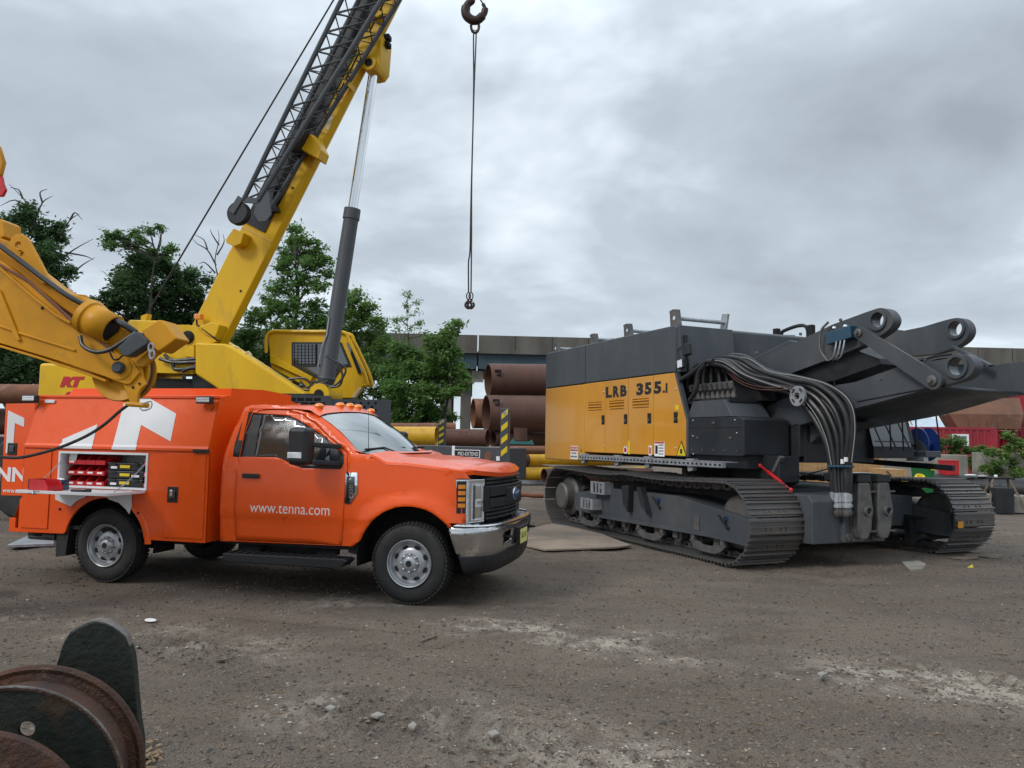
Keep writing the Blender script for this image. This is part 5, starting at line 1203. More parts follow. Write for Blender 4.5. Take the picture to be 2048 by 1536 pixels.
# cream wear strip along the lower chamfer edge
sweep([(.615, -.372), (.66, -.372), (.66, -.33), (.615, -.33)], 2.0, 13).build('edge_strip', 'yellow_edge', boom) if 0 else None
def bp(s_, p, y): return b0 + bd_ * s_ + bn * p + Vector((0, y, 0))
# hydraulic line and hose along the side
MB().tube([bp(4.4, .60, -.375), bp(8.2, .56, -.375), bp(8.35, .66, -.375), bp(8.6, .56, -.375), bp(12, .56, -.375)], .012, 6).build('hydraulic_line', 'under', boom)
# cylinder lug bracket
lug = MB().prism(kp(ZA([(1045, 330), (1095, 225), (1165, 215), (1200, 240), (1185, 420), (1160, 455), (1120, 462), (1085, 440), (1080, 380)]), -.25), 'y', -.42, .1).build('cylinder_lug', 'yellow', crane, bevel=.02)
p = K.y(748, 138, -.2); MB().lathe((p[0], -.46, p[2]), (0, 1, 0), [(0, .10), (.0, .14), (.1, .15), (.55, .15)], 24).build('lug_boss', 'yellow', lug); MB().lathe((p[0], -.47, p[2]), (0, 1, 0), [(0, .075), (.05, .075)], 20).build('lug_pin', 'under', lug)
for z in (0, .14):
    q = K.y(775, 76, -.2); MB().box(q[0] - .05, q[0] + .06, -.28, -.12, q[2] - .05 - z, q[2] + .05 - z).build('boom_camera', 'under', crane, bevel=.015)
# lift cylinder
top = Vector((p[0], -.2, p[2])); base = K.y(650, 778, -.2); ax = (base - top); Lc = ax.length; ax.normalize(); br = K.y(700, 428, -.2); tb_ = (br - top).length
MB().lathe(top, ax, [(.05, .09), (tb_ + .05, .09)], 24).build('cylinder_rod', 'chrome', crane)
cb_ = MB().lathe(top, ax, [(tb_ - .1, .155), (tb_ + .1, .158), (tb_ + .1, .140), (Lc - .25, .150), (Lc - .2, .17), (Lc, .12)], 28).build('cylinder_barrel', 'machine', crane)
MB().tube([top + ax * (tb_ + 2.0) + Vector((-.06, -.16, 0)), top + ax * (Lc - 1.0) + Vector((-.05, -.16, 0)), top + ax * (Lc - .8) + Vector((-.12, -.14, 0)), top + ax * (Lc - .4) + Vector((-.14, -.14, 0))], .012, 6).build('pipe', 'galv', cb_)
for P in ([(652, 712), (690, 735), (682, 760), (665, 772), (648, 768)], [(668, 722), (684, 745), (680, 770), (660, 775)], [(578, 758), (610, 757), (625, 770), (648, 765)], [(590, 770), (612, 780), (640, 772), (655, 762)], [(600, 762), (615, 775), (630, 762), (640, 775)]):
    MB().tube(smoothpath([K.y(u, v, -.45) for u, v in P], 6), .02, 8).build('hydraulic_hose', 'hose', crane)
q = K.y(638, 783, -.5); MB().lathe((q[0], -.5, q[2] - .05), (0, 1, 0), [(0, .14), (0, .20), (.6, .20)], 24).build('cylinder_foot', 'yellow', crane)
MB().lathe((q[0], -.52, q[2] - .05), (0, 1, 0), [(0, .09), (.1, .09)], 20).build('foot_pin', 'under', crane)
# turntable side plates
MB().prism(kp(ZB([(880, 618), (1060, 625), (1120, 650), (1540, 925), (1600, 955), (1600, 1010), (1150, 1010), (990, 880), (880, 808)]), -.75), 'y', -.80, -.55).build('turntable_side', 'yellow', crane, bevel=.05, segs=3)
MB().prism(kp(ZB([(1060, 600), (1130, 640), (1500, 880), (1600, 960), (1600, 1010), (1100, 1010), (1000, 900), (900, 800), (900, 620)]), .6), 'y', .45, .6).build('turntable_side', 'yellow', crane, bevel=.02)
MB().prism(kp(ZB([(620, 560), (750, 514), (845, 514), (880, 520), (1020, 600), (1010, 620), (880, 640), (880, 810), (560, 800)]), -.5), 'y', -.58, -.50).build('turntable_plate', 'yellow', crane, bevel=.012)
MB().prism(kp(ZB([(620, 560), (750, 514), (845, 514), (880, 520), (1020, 600), (1010, 620), (880, 640), (880, 810), (560, 800)]), .5), 'y', .50, .58).build('turntable_plate', 'yellow', crane, bevel=.012)
MB().prism(kp(ZB([(465, 490), (480, 480), (640, 484), (700, 520), (740, 560), (740, 800), (470, 800)]), -.45), 'y', -.45, .45).build('winch_housing', 'yellow', crane, bevel=.03)
p = K.y(*ZB([(829, 585)])[0], -.6); MB().lathe((p[0], -.64, p[2]), (0, 1, 0), [(0, .09), (.03, .125), (.1, .125)], 24).build('boom_pivot', 'under', crane)
MB().prism(kp(ZB([(905, 530), (990, 500), (1045, 515), (1030, 560), (1010, 600), (950, 570)]), -.5), 'y', -.62, -.36).build('boom_hinge_cover', 'yellow', crane, bevel=.02)
MB().prism(kp(ZB([(820, 690), (850, 650), (880, 645), (880, 710), (820, 705)]), -.6), 'y', -.66, -.58).build('gusset', 'yellow', crane, bevel=.01)
p = K.y(*ZB([(897, 463)])[0], -.5); MB().box(p[0] - .07, p[0] + .07, -.56, -.44, p[2] - .05, p[2] + .05).build('warning_light', 'amber', crane, bevel=.01)
MB().tube([K.y(*ZB([(883, 480)])[0], -.6), K.y(*ZB([(885, 510)])[0], -.6), K.y(*ZB([(1010, 605)])[0], -.62)], .018, 6).build('cable', 'under', crane)
for P in ([(660, 715), (750, 738), (880, 735)], [(690, 690), (740, 725), (880, 715)], [(740, 745), (760, 780), (880, 770)], [(800, 790), (840, 775), (880, 760)]):
    MB().tube(smoothpath([K.y(u, v, -.66) for u, v in ZB(P)], 6), .035, 8).build('hydraulic_hose', 'hose', crane)
for P in ([(1095, 640), (1130, 645), (1145, 665)], [(1170, 690), (1195, 675), (1215, 695)]):
    MB().tube(smoothpath([K.y(u, v, -.7) for u, v in ZB(P)], 5), .018, 6).build('grab_handle', 'yellow_edge', crane)
MB().box(-3.0, 2.3, -.9, .8, 2.20, 2.42).build('turntable_base', 'machine_dark', crane)
MB().box(-3.4, -1.6, -.95, .95, 2.0, 2.98).build('counterweight', 'yellow', crane, bevel=.06, segs=3)
p = K.y(*ZB([(60, 880)])[0], -.96); text('RT', 'counterweight_lettering', 'redbox', crane, .24, (p[0], -.955, p[2]), (1, 0, 0), (0, 0, 1), .003, sx=1.5, bold=.02, shear=.25)
text('9150E', 'counterweight_lettering', 'redbox', crane, .22, (p[0] + .1, -.955, p[2] - .27), (1, 0, 0), (0, 0, 1), .003, sx=1.3, bold=.015, shear=.25)
MB().prism(kp([(285, 632), (297, 628), (293, 650), (283, 650)], -.4), 'y', -.44, -.30).build('anchor_lug', 'yellow', crane)
# cab
cabo = kp(ZC([(-175, 210), (-110, 165), (600, 165), (925, 180), (990, 260), (1215, 790), (1270, 930), (1265, 960), (1200, 975), (1060, 1150), (700, 1150), (-130, 700), (-150, 560)]), .45)
win = kp(ZC([(175, 325), (900, 325), (1050, 680), (930, 690), (840, 800), (770, 920), (500, 840), (175, 665)]), .45)
cabc = MB().prism(cabo, 'y', .45, .64, ()).build('crane_cab', 'yellow', crane, bevel=.05, segs=3)
MB().prism(win, 'y', .425, .455).build('window_frame', 'black', cabc, bevel=.01)
MB().prism(kp(ZC([(200, 350), (530, 350), (530, 640), (200, 640)]), .43), 'y', .415, .44).build('window', 'glass', cabc)
MB().prism(kp(ZC([(555, 350), (880, 350), (1000, 650), (555, 650)]), .43), 'y', .415, .44).build('window', 'glass', cabc)
MB().prism(kp(ZC([(300, 690), (840, 690), (770, 880), (500, 800)]), .43), 'y', .415, .44).build('window', 'glass', cabc)
gd = MB()
for k in range(7): a = kp(ZC([(205 + k * 52, 352), (205 + k * 52, 640)]), .4); gd.tube([(a[0][0], .408, a[0][1]), (a[1][0], .408, a[1][1])], .006, 4)
for k in range(6): a = kp(ZC([(200, 380 + k * 45), (530, 380 + k * 45)]), .4); gd.tube([(a[0][0], .408, a[0][1]), (a[1][0], .408, a[1][1])], .006, 4)
gd.build('window_grille', 'under', cabc)
rl = smoothpath([(lambda q: (q[0], .42, q[1]))(kp(ZC([c_]), .42)[0]) for c_ in ((-200, 480), (-195, 260), (-120, 170), (100, 168), (500, 170), (930, 180), (1010, 290), (1130, 540), (1230, 760), (1275, 920), (1240, 965))], 4)
MB().tube(rl, .035, 8).build('cab_guard_rail', 'yellow', cabc)
MB().tube([(x, .66, z) for x, y, z in rl], .035, 8).build('cab_guard_rail', 'yellow', cabc)
MB().prism(kp(ZC([(965, 330), (1010, 340), (1180, 740), (1175, 780), (1140, 790), (990, 400)]), .40), 'y', .42, .448).build('front_window_edge', 'glass', cabc)
MB().prism(kp(ZC([(1150, 1000), (1215, 985), (1100, 1140), (1050, 1140)]), .44), 'y', .40, .47).build('cab_lamp', 'yellow_edge', cabc, bevel=.01)
MB().prism(kp(ZC([(-110, 500), (170, 660), (500, 840), (480, 900), (-120, 620)]), .44), 'y', .36, .45).build('cab_brace', 'yellow', cabc, bevel=.01)
MB().box(.6, 1.9, .5, 1.4, 2.4, 2.62).build('cab_mount', 'yellow', crane)
# ---- lattice jib stowed along the boom
def jl(px_, y): return K.y(*px_, y)
yn, yf = -.98, -.52
A0, A1 = jl((487, 400), yn), jl((678, 10), yn); B0, B1 = jl((516, 402), yn), jl((760, 5), yn)
A1 = A0 + (A1 - A0) * 2.2; B1 = B0 + (B1 - B0) * 2.2
def ch(a, b, y): return [Vector((a.x, y, a.z)), Vector((b.x, y, b.z))]
jib = bpy.data.objects.new('lattice_jib', None); COL.objects.link(jib); jib.parent = crane
for a, b in ((A0, A1), (B0, B1)):
    for y in (yn, yf): MB().tube(ch(a, b, y), .044, 8).build('chord', 'machine', jib)
nb = 23
for k in range(nb):
    t0, t1 = k / nb, (k + 1) / nb; tm = (t0 + t1) / 2; q = lambda a, b, t, y: Vector((a.x + (b.x - a.x) * t, y, a.z + (b.z - a.z) * t))
    lc = MB()
    lc.tube([q(A0, A1, t0, yn), q(B0, B1, tm, yn), q(A0, A1, t1, yn)], .022, 6)
    lc.tube([q(A0, A1, t0, yf), q(B0, B1, tm, yf), q(A0, A1, t1, yf)], .022, 6)
    lc.tube([q(A0, A1, t0, yn), q(A0, A1, tm, yf), q(A0, A1, t1, yn)], .014, 6)
    lc.tube([q(B0, B1, t0, yf), q(B0, B1, tm, yn), q(B0, B1, t1, yf)], .014, 6)
    lc.build('lacing', 'machine', jib)
p = jl((487, 432), -.75); hd = MB().lathe((p.x, -.98, p.z), (0, 1, 0), [(0, .06), (0, .20), (.04, .22), (.08, .19), (.12, .22), (.16, .20), (.16, .06)], 28).build('jib_sheave', 'machine_dark', jib)
MB().beam(A0 + Vector((-.05, 0, .05)), Vector((p.x - .1, yn, p.z)), .05, .12).build('jib_head', 'machine', jib); MB().prism(kp(ZA([(410, 1250), (460, 1150), (490, 1190), (500, 1320), (470, 1360), (420, 1360), (390, 1310)]), yn), 'y', yn - .01, yn + .02).build('jib_head', 'machine', jib, bevel=.01)
MB().prism(kp(ZA([(480, 1200), (530, 1150), (515, 1230), (545, 1300), (500, 1300)]), -.5), 'y', -.55, -.40).build('jib_bracket', 'machine_dark', jib)
MB().beam(q(A0, A1, 0, yn), q(B0, B1, 0, yn), .04, .10).build('end_plate', 'machine', jib)
MB().beam(q(A0, A1, 0, yf), q(B0, B1, 0, yf), .04, .10).build('end_plate', 'machine', jib)
# brackets that carry the jib
br_ = MB().prism(kp(ZA([(625, 935), (690, 800), (740, 825), (700, 900), (640, 950)]), -.7), 'y', -.9, -.4).build('jib_carrier', 'machine_dark', crane)
MB().prism(kp(ZA([(715, 885), (745, 835), (785, 850), (800, 880), (825, 935), (805, 990), (700, 930)]), -.6), 'y', -.72, -.38).build('jib_carrier', 'yellow', crane, bevel=.015)
MB().prism(kp(ZA([(235, 1480), (285, 1410), (350, 1440), (330, 1505), (290, 1520), (240, 1500)]), -.5), 'y', -.6, -.36).build('jib_stop', 'yellow', crane, bevel=.015)
MB().prism(kp(ZA([(945, 495), (1000, 520), (998, 555), (950, 515)]), -.45), 'y', -.55, -.36).build('boom_step', 'yellow', crane)
MB().prism(kp(ZA([(1125, 90), (1175, 80), (1190, 100), (1160, 120), (1120, 105)]), -.5), 'y', -.6, -.36).build('boom_step', 'yellow', crane)
MB().prism(kp(ZA([(830, 790), (855, 700), (885, 712), (850, 800)]), -.38), 'y', -.378, -.362).build('cover_plate', 'yellow_edge', boom)
MB().prism(kp(ZB([(1095, 40), (1140, 50), (1125, 85), (1085, 70)]), -.36), 'y', -.36, -.345).build('sign_plate', 'letter', boom)
MB().prism(kp(ZB([(940, 330), (958, 325), (945, 360), (932, 358)]), -.36), 'y', -.36, -.345).build('sign_plate', 'letter', boom)
MB().tube([K.y(290, 634, -.4), K.y(670, -5, -.4), K.y(900, -390, -.4)], .016, 6).build('hoist_cable', 'rope', crane)
# ---- carrier: chassis, deck panels, wheels, outriggers
MB().box(-4.6, 3.2, -1.1, 1.1, 1.15, 1.55).build('carrier_chassis', 'machine_dark', crane)
for x in (-3.2, 2.2):
    for y in (-1.35, 1.0):
        MB().lathe((x, y, .85), (0, 1, 0), [(0, .35), (.02, .45), (.0, .55), (.02, .78), (.08, .85), (.42, .85), (.50, .78), (.5, .4)], 36).build('crane_wheel', 'rubber', crane)
def wpoly(pts, d): return [WF.y(u, v, d) for u, v in pts]
# perforated deck panel, receding slightly
Pd = Fr(*K.wld((2.15, -1.2, 0))[:2], 18)
def dk(pts): return [(p[0], p[2]) for p in (Pd.y(u, v, 0) for u, v in pts)]
hl = []
for r_, row in enumerate(((960, 1075, 1182, 1292, 1398), (1015, 1127, 1236, 1343), (1070, 1182, 1290, 1396), (1235, 1343), (1285, 1392))):
    vv = (1218, 1273, 1326, 1380, 1432)[r_]
    for a_ in row:
        c_ = dk(ZC([(a_, vv)]))[0]; hl.append(circ(c_[0], c_[1], .026, 10))
dp = MB().prism(dk(ZC([(760, 1155), (1620, 1168), (1615, 1620), (760, 1620)])), 'y', -.02, .02, hl); dp.build('deck_panel', 'machine', crane).matrix_local = Matrix.Identity(4)
def to_crane(o, fr):
    """re-express an object built in frame fr in the crane's frame"""
    Mf = Matrix.Translation(fr.o) @ Matrix.Rotation(fr.a, 4, 'Z'); Mk = Matrix.Translation(K.o) @ Matrix.Rotation(K.a, 4, 'Z'); o.matrix_local = Mk.inverted() @ Mf
for n_, pts_, holes_, a_, b_ in (('grille_panel', [(-250, 1100), (715, 1108), (760, 1130), (760, 1620), (-250, 1620)], [], -.03, .01),):
    hh = []
    for r_ in range(4):
        for c_ in range(8):
            x0 = -240 + c_ * 122 + (60 if r_ % 2 else 0); z0 = 1135 + r_ * 70
            if x0 + 105 < 700: hh.append(dk(ZC([(x0, z0), (x0 + 105, z0), (x0 + 105, z0 + 52), (x0, z0 + 52)])))
    o = MB().prism(dk(ZC(pts_)), 'y', a_, b_, hh).build(n_, 'machine', crane); to_crane(o, Pd)
for o in [c for c in bpy.data.objects if c.name == 'deck_panel']: to_crane(o, Pd)
o = MB().prism(dk(ZC([(-250, 1120), (1610, 1180), (1610, 1620), (-250, 1620)])), 'y', .12, .5).build('engine_bay', 'under', crane); to_crane(o, Pd)
# near outrigger beam and striped jack posts
def striped(px0, px1, vt, vb, d, nm):
    q = [WF.y(u, v, d) for u, v in ((px0, vt), (px1, vt), (px1, vb), (px0, vb))]; w_ = (q[1] - q[0]).length; x0 = q[0].x; z1 = q[0].z; z0 = q[2].z; fo = Fr(x0, d, -8)
    po = MB().box(0, w_, 0, w_ * 1.2, -.0, z1).build(nm, 'machine', crane, bevel=.012); to_crane(po, fo)
    n = 4; hgt = z1 - z0
    for k in range(n):
        zb = z0 + .06 * hgt + k * hgt * .24; st = MB().prism([(.02, zb), (w_ - .02, zb + hgt * .10), (w_ - .02, zb + hgt * .21), (.02, zb + hgt * .11)], 'y', -.004, -.001).build('warning_stripe', 'stripe', po)
    MB().lathe((w_ / 2, -.01, z1 - .1 * hgt), (0, 1, 0), [(0, w_ * .22), (.01, w_ * .22)], 14).build('jack_bolt', 'galv', po)
    return fo
striped(1001, 1018.5, 816, 920, 12.3, 'jack_post'); striped(877, 890, 838, 892, 16.6, 'jack_post')
ob = Fr(*[c for c in WF.y(1020, 900, 12.25)[:2]], -34)
op = [(p[0], p[2]) for p in (ob.y(u, v, 0) for u, v in ((770, 889), (1019, 896), (1019, 925), (1019, 960), (770, 950)))]
o = MB().prism(op, 'y', 0, .5).build('outrigger_beam', 'machine', crane, bevel=.015); to_crane(o, ob)
a = ob.y(916, 908, -.004); bx_ = ob.y(957, 909, -.004); wd = (bx_ - a).length
fr_ = MB().box(a.x - .08, bx_.x + .03, -.006, -.001, a.z - .05, a.z + .075).build('sign_border', 'letter', o); MB().box(a.x - .065, bx_.x + .015, -.009, -.005, a.z - .04, a.z + .063).build('sign_field', 'under', o)
t_ = text('MID-EXTEND', 'sign_lettering', 'letter', o, .09, (a.x, -.0105, a.z - .022), (1, 0, 0), (0, 0, 1), .001); w0 = max(v.co.x for v in t_.data.vertices) - a.x
for v in t_.data.vertices: v.co.x = a.x + (v.co.x - a.x) * (bx_.x - a.x) / w0
p_ = ob.y(907, 906, 0); MB().box(p_.x - .03, p_.x + .03, -.006, -.001, p_.z - .09, p_.z + .12).build('white_stripe', 'letter', o)
p_ = ob.y(998, 917, 0); MB().box(p_.x - .05, p_.x + .05, -.006, -.001, p_.z - .035, p_.z + .035).build('white_sticker', 'letter', o)
p_ = ob.y(977, 912, 0); MB().lathe((p_.x, .0, p_.z), (0, -1, 0), [(.001, .075), (.01, .07)], 20).build('rusty_pin', 'rust_light', o)
# ---- hook block and slings
hk = thing('crane_hook', 'heavy brown steel crane hook hanging against the grey sky', 'crane hook', loc=tuple(WF.y(950, 40, 12)))
hp = [WF.y(u, v, 12) - WF.y(950, 40, 12) for u, v in ((946, -130), (946, -20), (944, 0), (936, 8), (931, 20), (934, 32), (944, 40), (955, 40), (966, 30), (970, 18), (966, 8))]
MB().tube(smoothpath(hp, 5), [.045] * 5 + [.05] * 5 + [.06] * 8 + [.075] * 14 + [.07] * 8 + [.055] * 6 + [.03] * 5, 12).build('hook_body', 'hookbrown', hk)
MB().tube([(hp[1]) + Vector((.03, 0, 0)), hp[-1]], .012, 6).build('latch', 'hookbrown', hk)
MB().tube([hp[0], hp[0] + Vector((0, 0, 8))], .02, 6).build('hoist_rope', 'rope', hk)
o0 = WF.y(950, 48, 12); sl = thing('wire_sling', 'pair of long thin wire slings with small hooks, hanging from the crane hook', 'sling', loc=tuple(o0))
rel = lambda u, v, d=12: WF.y(u, v, d) - o0
MB().tube([rel(944 + 8 * math.cos(a_) + 6, 52 + 14 * math.sin(a_)) for a_ in [2 * math.pi * i / 14 for i in range(14)]], .022, 8, closed=True).build('shackle', 'hookbrown', sl)
MB().tube(smoothpath([rel(948, 60), rel(947, 80), rel(947, 200), rel(942, 400), rel(940, 500), rel(937, 525), rel(937, 585)], 5), .012, 6).build('sling_leg', 'rope', sl)
MB().tube(smoothpath([rel(952, 60), rel(952, 80), rel(947.5, 200), rel(943.5, 360), rel(943, 480), rel(942, 585)], 5), .012, 6).build('sling_leg', 'rope', sl)
for u, v, dx in ((937, 594, -1), (942, 594, 1)):
    MB().tube([rel(u + 4 * math.cos(a_), v - 2 + 7 * math.sin(a_)) for a_ in [2 * math.pi * i / 12 for i in range(12)]], .010, 6, closed=True).build('eye', 'hookbrown', sl)
    MB().tube(smoothpath([rel(u, v + 4), rel(u + dx, v + 8), rel(u - 5, v + 12), rel(u - 6, v + 18), rel(u, v + 23), rel(u + 6, v + 17), rel(u + 4, v + 11)], 4), .018, 8).build('sling_hook', 'hookbrown', sl)

MB().box(-1.2, 1.3, -.45, .4, 2.42, 2.72).build('winch_drum_housing', 'under', crane, bevel=.02)
MB().lathe((-.1, -.5, 2.72), (0, 1, 0), [(0, .2), (.02, .3), (.05, .3), (.05, .2), (.8, .2), (.8, .3), (.85, .3)], 24).build('hoist_drum', 'machine_dark', crane)
# weld lines and wear details on the boom
for s_ in (2.3, 4.6, 6.9, 9.2):
    MB().tube([bp(s_, .02, -.366), bp(s_, .74, -.376)], .006, 5).build('weld_line', 'yellow_edge', boom)
for s_ in (1.2, 3.4, 5.2): MB().lathe(bp(s_, .62, -.37), (0, 1, 0), [(-.012, .02), (.0, .025)], 8).build('boom_bolt', 'under', boom)
# =================================================================== DRILL RIG ARM WITH CABLE SHEAVE
RG = Fr(*WF.y(-60, 900, 6.2)[:2], -6)
rig = thing('drill_rig', 'ochre yellow drill rig arm with a cable sheave reaching over the orange truck', 'drill rig', RG)
Z5 = lambda pts: zp(pts, 0, 280, 420 / 1112)
rp = lambda pts, y: px(RG, Z5(pts), y)
rpt = lambda c_, y: (lambda p: Vector((p[0], p[1], p[2])))(RG.y(*Z5([c_])[0], y))
MB().prism(rp([(-1000, 307), (0, 640), (70, 690), (290, 880), (395, 970), (430, 1010), (560, 1080), (650, 1150), (700, 1170), (740, 1230), (690, 1290), (655, 1292), (560, 1255), (300, 1167), (0, 1077), (-1000, 798)], 0), 'y', 0, .05).build('arm_web', 'arm', rig, bevel=.008)
MB().prism(rp([(-1000, 307), (0, 640), (70, 690), (290, 880), (395, 970), (430, 1010), (560, 1080), (650, 1150), (700, 1170), (740, 1230), (690, 1290), (655, 1292), (560, 1255), (300, 1167), (0, 1077), (-1000, 798)], .40), 'y', .38, .43).build('arm_web', 'arm', rig, bevel=.008)
# top flange between the webs, bottom flange
def strip_between(pa, ya, yb, th, name, m='arm'):
    P = rp(pa, (ya + yb) / 2); Q = [(x, z + th) for x, z in P]
    MB().prism(P + Q[::-1], 'y', ya, yb).build(name, m, rig, bevel=.004)
strip_between([(-1000, 295), (0, 628), (70, 678), (290, 868), (400, 955), (480, 1000)], -.04, .48, .022, 'top_flange')
strip_between([(-1000, 803), (0, 1082), (300, 1172), (560, 1258), (655, 1294)], -.02, .46, .018, 'bottom_flange')
MB().prism(rp([(-1000, 130), (0, 512), (45, 545), (60, 600), (250, 750), (330, 800), (440, 830), (500, 890), (430, 960), (300, 870), (80, 690), (0, 640), (-1000, 307)], .1), 'y', .10, .34).build('arm_top_box', 'arm', rig, bevel=.015)
for y, dx in ((.06, 0), (.34, 0)):
    c1, c2 = rp([(95, 556), (117, 605)], y)
    MB().prism(rp([(48, 590), (46, 550), (60, 515), (85, 499), (112, 498), (138, 512), (155, 540), (250, 720), (285, 760), (220, 760), (100, 660)], y if dx == 0 else y), 'y', y, y + .035, [circ(*c1, .028, 16), circ(*c2, .021, 14)]).build('lug_plate', 'arm', rig, bevel=.006)
MB().prism(rp([(380, 815), (450, 820), (500, 870), (480, 890), (400, 850)], .3), 'y', .3, .33).build('lug_plate', 'arm', rig)
MB().prism(rp([(-20, 460), (0, 415), (18, 430), (22, 510), (0, 520)], .1), 'y', .1, .3).build('lug_plate', 'arm', rig, bevel=.006)
# rib plates on the web
MB().prism(rp([(0, 790), (10, 800), (115, 1060), (95, 1062), (0, 860)], 0), 'y', -.02, .0).build('web_rib', 'arm', rig)
MB().tube([(x, -.004, z) for x, z in rp([(0, 985), (110, 1025), (400, 1115)], 0)], .010, 6).build('weld_bead', 'arm', rig)
MB().tube([(x, -.004, z) for x, z in rp([(0, 660), (150, 745), (300, 880), (390, 965), (600, 1115)], 0)], .014, 6).build('weld_bead', 'rust_light', rig)
c1 = rp([(225, 890)], 0)[0]; MB().lathe((c1[0], -.003, c1[1]), (0, 1, 0), [(0, .014), (.01, .014)], 12).build('bolt_hole', 'under', rig)
# short pipe guide
a, b = rpt((448, 930), .0), rpt((590, 1005), .0); a.y = b.y = .02
sl_ = MB().tube([a, b], .125, 28, cap=False); o = sl_.build('guide_tube', 'arm', rig); solid(o, .02, -1)
MB().lathe(a - (b - a).normalized() * .01, (b - a), [(0, .06), (0, .135), (.05, .138), (.06, .125)], 28).build('guide_collar', 'arm', rig)
MB().tube([a.lerp(b, .1), a.lerp(b, .93)], .10, 20).build('guide_core', 'under', rig)
# hoses
MB().tube(smoothpath([rpt((-300, 430), -.03), rpt((-30, 545), -.03), rpt((40, 590), -.03), rpt((220, 725), -.03), rpt((360, 825), -.04), rpt((480, 890), -.02)], 6), .021, 10).build('hydraulic_hose', 'hose', rig)
MB().tube(smoothpath([rpt((600, 950), .0), rpt((660, 980), -.02), (rpt((720, 1020), 0))], 5), .026, 10).build('hydraulic_hose', 'hose', rig)
MB().tube(smoothpath([rpt((425, 1040), -.06), rpt((440, 1090), -.10), rpt((500, 1122), -.12), rpt((570, 1115), -.12), rpt((640, 1075), -.10), rpt((720, 1020), -.06)], 6), .016, 10).build('hydraulic_hose', 'hose', rig)
MB().tube(smoothpath([rpt((580, 1120), -.05), rpt((600, 1160), -.06), rpt((625, 1162), -.06), rpt((650, 1140), -.05)], 6), .007, 6).build('cable', 'under', rig)
MB().prism(rp([(628, 1098), (650, 1080), (715, 1020), (735, 1015), (785, 1058), (788, 1082), (690, 1145), (655, 1147)], -.12), 'y', -.14, -.03).build('junction_box', 'machine', rig, bevel=.012)
MB().prism(rp([(760, 1010), (850, 955), (880, 960), (955, 1055), (870, 1115), (850, 1125), (800, 1080)], -.06), 'y', -.10, .10).build('end_box', 'arm', rig, bevel=.015)
MB().prism(rp([(640, 1000), (740, 1010), (800, 1040), (830, 1120), (700, 1200), (640, 1150), (560, 1060)], .05), 'y', .05, .16).build('head_block', 'arm', rig, bevel=.015)
# sheave
c = rpt((678, 1228), .16); rs = .245
sv = MB().lathe((c.x, .06, c.z), (0, 1, 0), [(.0, .05), (.02, rs * .62), (.0, rs * .80), (-.012, rs * .97), (0, rs), (.015, rs), (.03, rs * .84), (.075, rs * .84), (.09, rs), (.105, rs), (.105, .05)], 48).build('sheave', 'arm', rig)
MB().tube([(c.x + rs * .90 * math.cos(R(a_)), .112, c.z + rs * .90 * math.sin(R(a_))) for a_ in range(60, -120, -8)], .022, 8).build('sheave_rope', 'rust', sv)
MB().prism(rp([(630, 1150), (700, 1160), (720, 1190), (730, 1250), (745, 1290), (720, 1310), (705, 1340), (700, 1400), (662, 1402), (645, 1350), (620, 1285), (600, 1240)], -.05), 'y', .02, .05).build('cheek_plate', 'arm', rig, bevel=.006)
MB().prism(rp([(800, 1090), (835, 1100), (800, 1150), (740, 1200), (700, 1190), (720, 1160)], -.05), 'y', -.02, .03).build('cheek_plate', 'arm', rig, bevel=.006)
MB().lathe((rpt((640, 1207), 0).x, -.06, rpt((640, 1207), 0).z), (0, 1, 0), [(0, .035), (.01, .046), (.1, .046)], 20).build('axle_pin', 'machine', rig)
MB().lathe((rpt((640, 1207), 0).x + .0, -.01, rpt((640, 1207), 0).z), (0, 1, 0), [(0, .09), (.04, .10)], 24).build('axle_boss', 'arm', rig)
for c_, r_ in (((677, 1307), .01), ((712, 1287), .009)): q_ = rpt(c_, -.05); MB().lathe((q_.x, .012, q_.z), (0, 1, 0), [(0, r_), (.01, r_)], 10).build('bolt', 'under', rig)
q_ = rpt((690, 1397), -.05); MB().tube([(q_.x - .05, -.02, q_.z), (q_.x + .13, -.02, q_.z - .01)], .02, 8).build('rope_pin', 'arm', rig)
MB().tube(smoothpath([(q_.x + .1, -.05, q_.z), (q_.x + .17, -.05, q_.z + .02), (q_.x + .17, -.05, q_.z - .03), (q_.x + .11, -.05, q_.z - .05), (q_.x + .08, -.05, q_.z - .03)], 5), .006, 6).build('pin_clip', 'galv', rig)
for c_ in ((800, 1100), (805, 1135)):
    q_ = rpt(c_, -.15); MB().tube([(q_.x + .02 * math.cos(a_), -.15, q_.z + .035 * math.sin(a_)) for a_ in [2 * math.pi * i / 10 for i in range(10)]], .008, 6, closed=True).build('shackle', 'galv', rig)
# mast that carries the arm, mostly out of the picture
m0 = RG.y(-260, 900, .2); MB().box(m0[0] - .35, m0[0] + .05, -.05, .5, 0, 4.6).build('mast', 'arm', rig, bevel=.02)
MB().box(m0[0] - 2.2, m0[0] - .1, -.3, 1.6, 0.0, .35).build("rig_base", "machine_dark", rig, bevel=.03)
MB().prism(rp([(-900, 60), (0, 30), (28, 120), (10, 190), (-10, 200), (-900, 200)], .1), 'y', .08, .12).build('mast_head', 'arm', rig, bevel=.01)
MB().prism(rp([(-10, 190), (12, 188), (20, 230), (34, 262), (15, 300), (-10, 300)], .1), 'y', .09, .12).build('mast_shackle', 'redplastic', rig, bevel=.01)
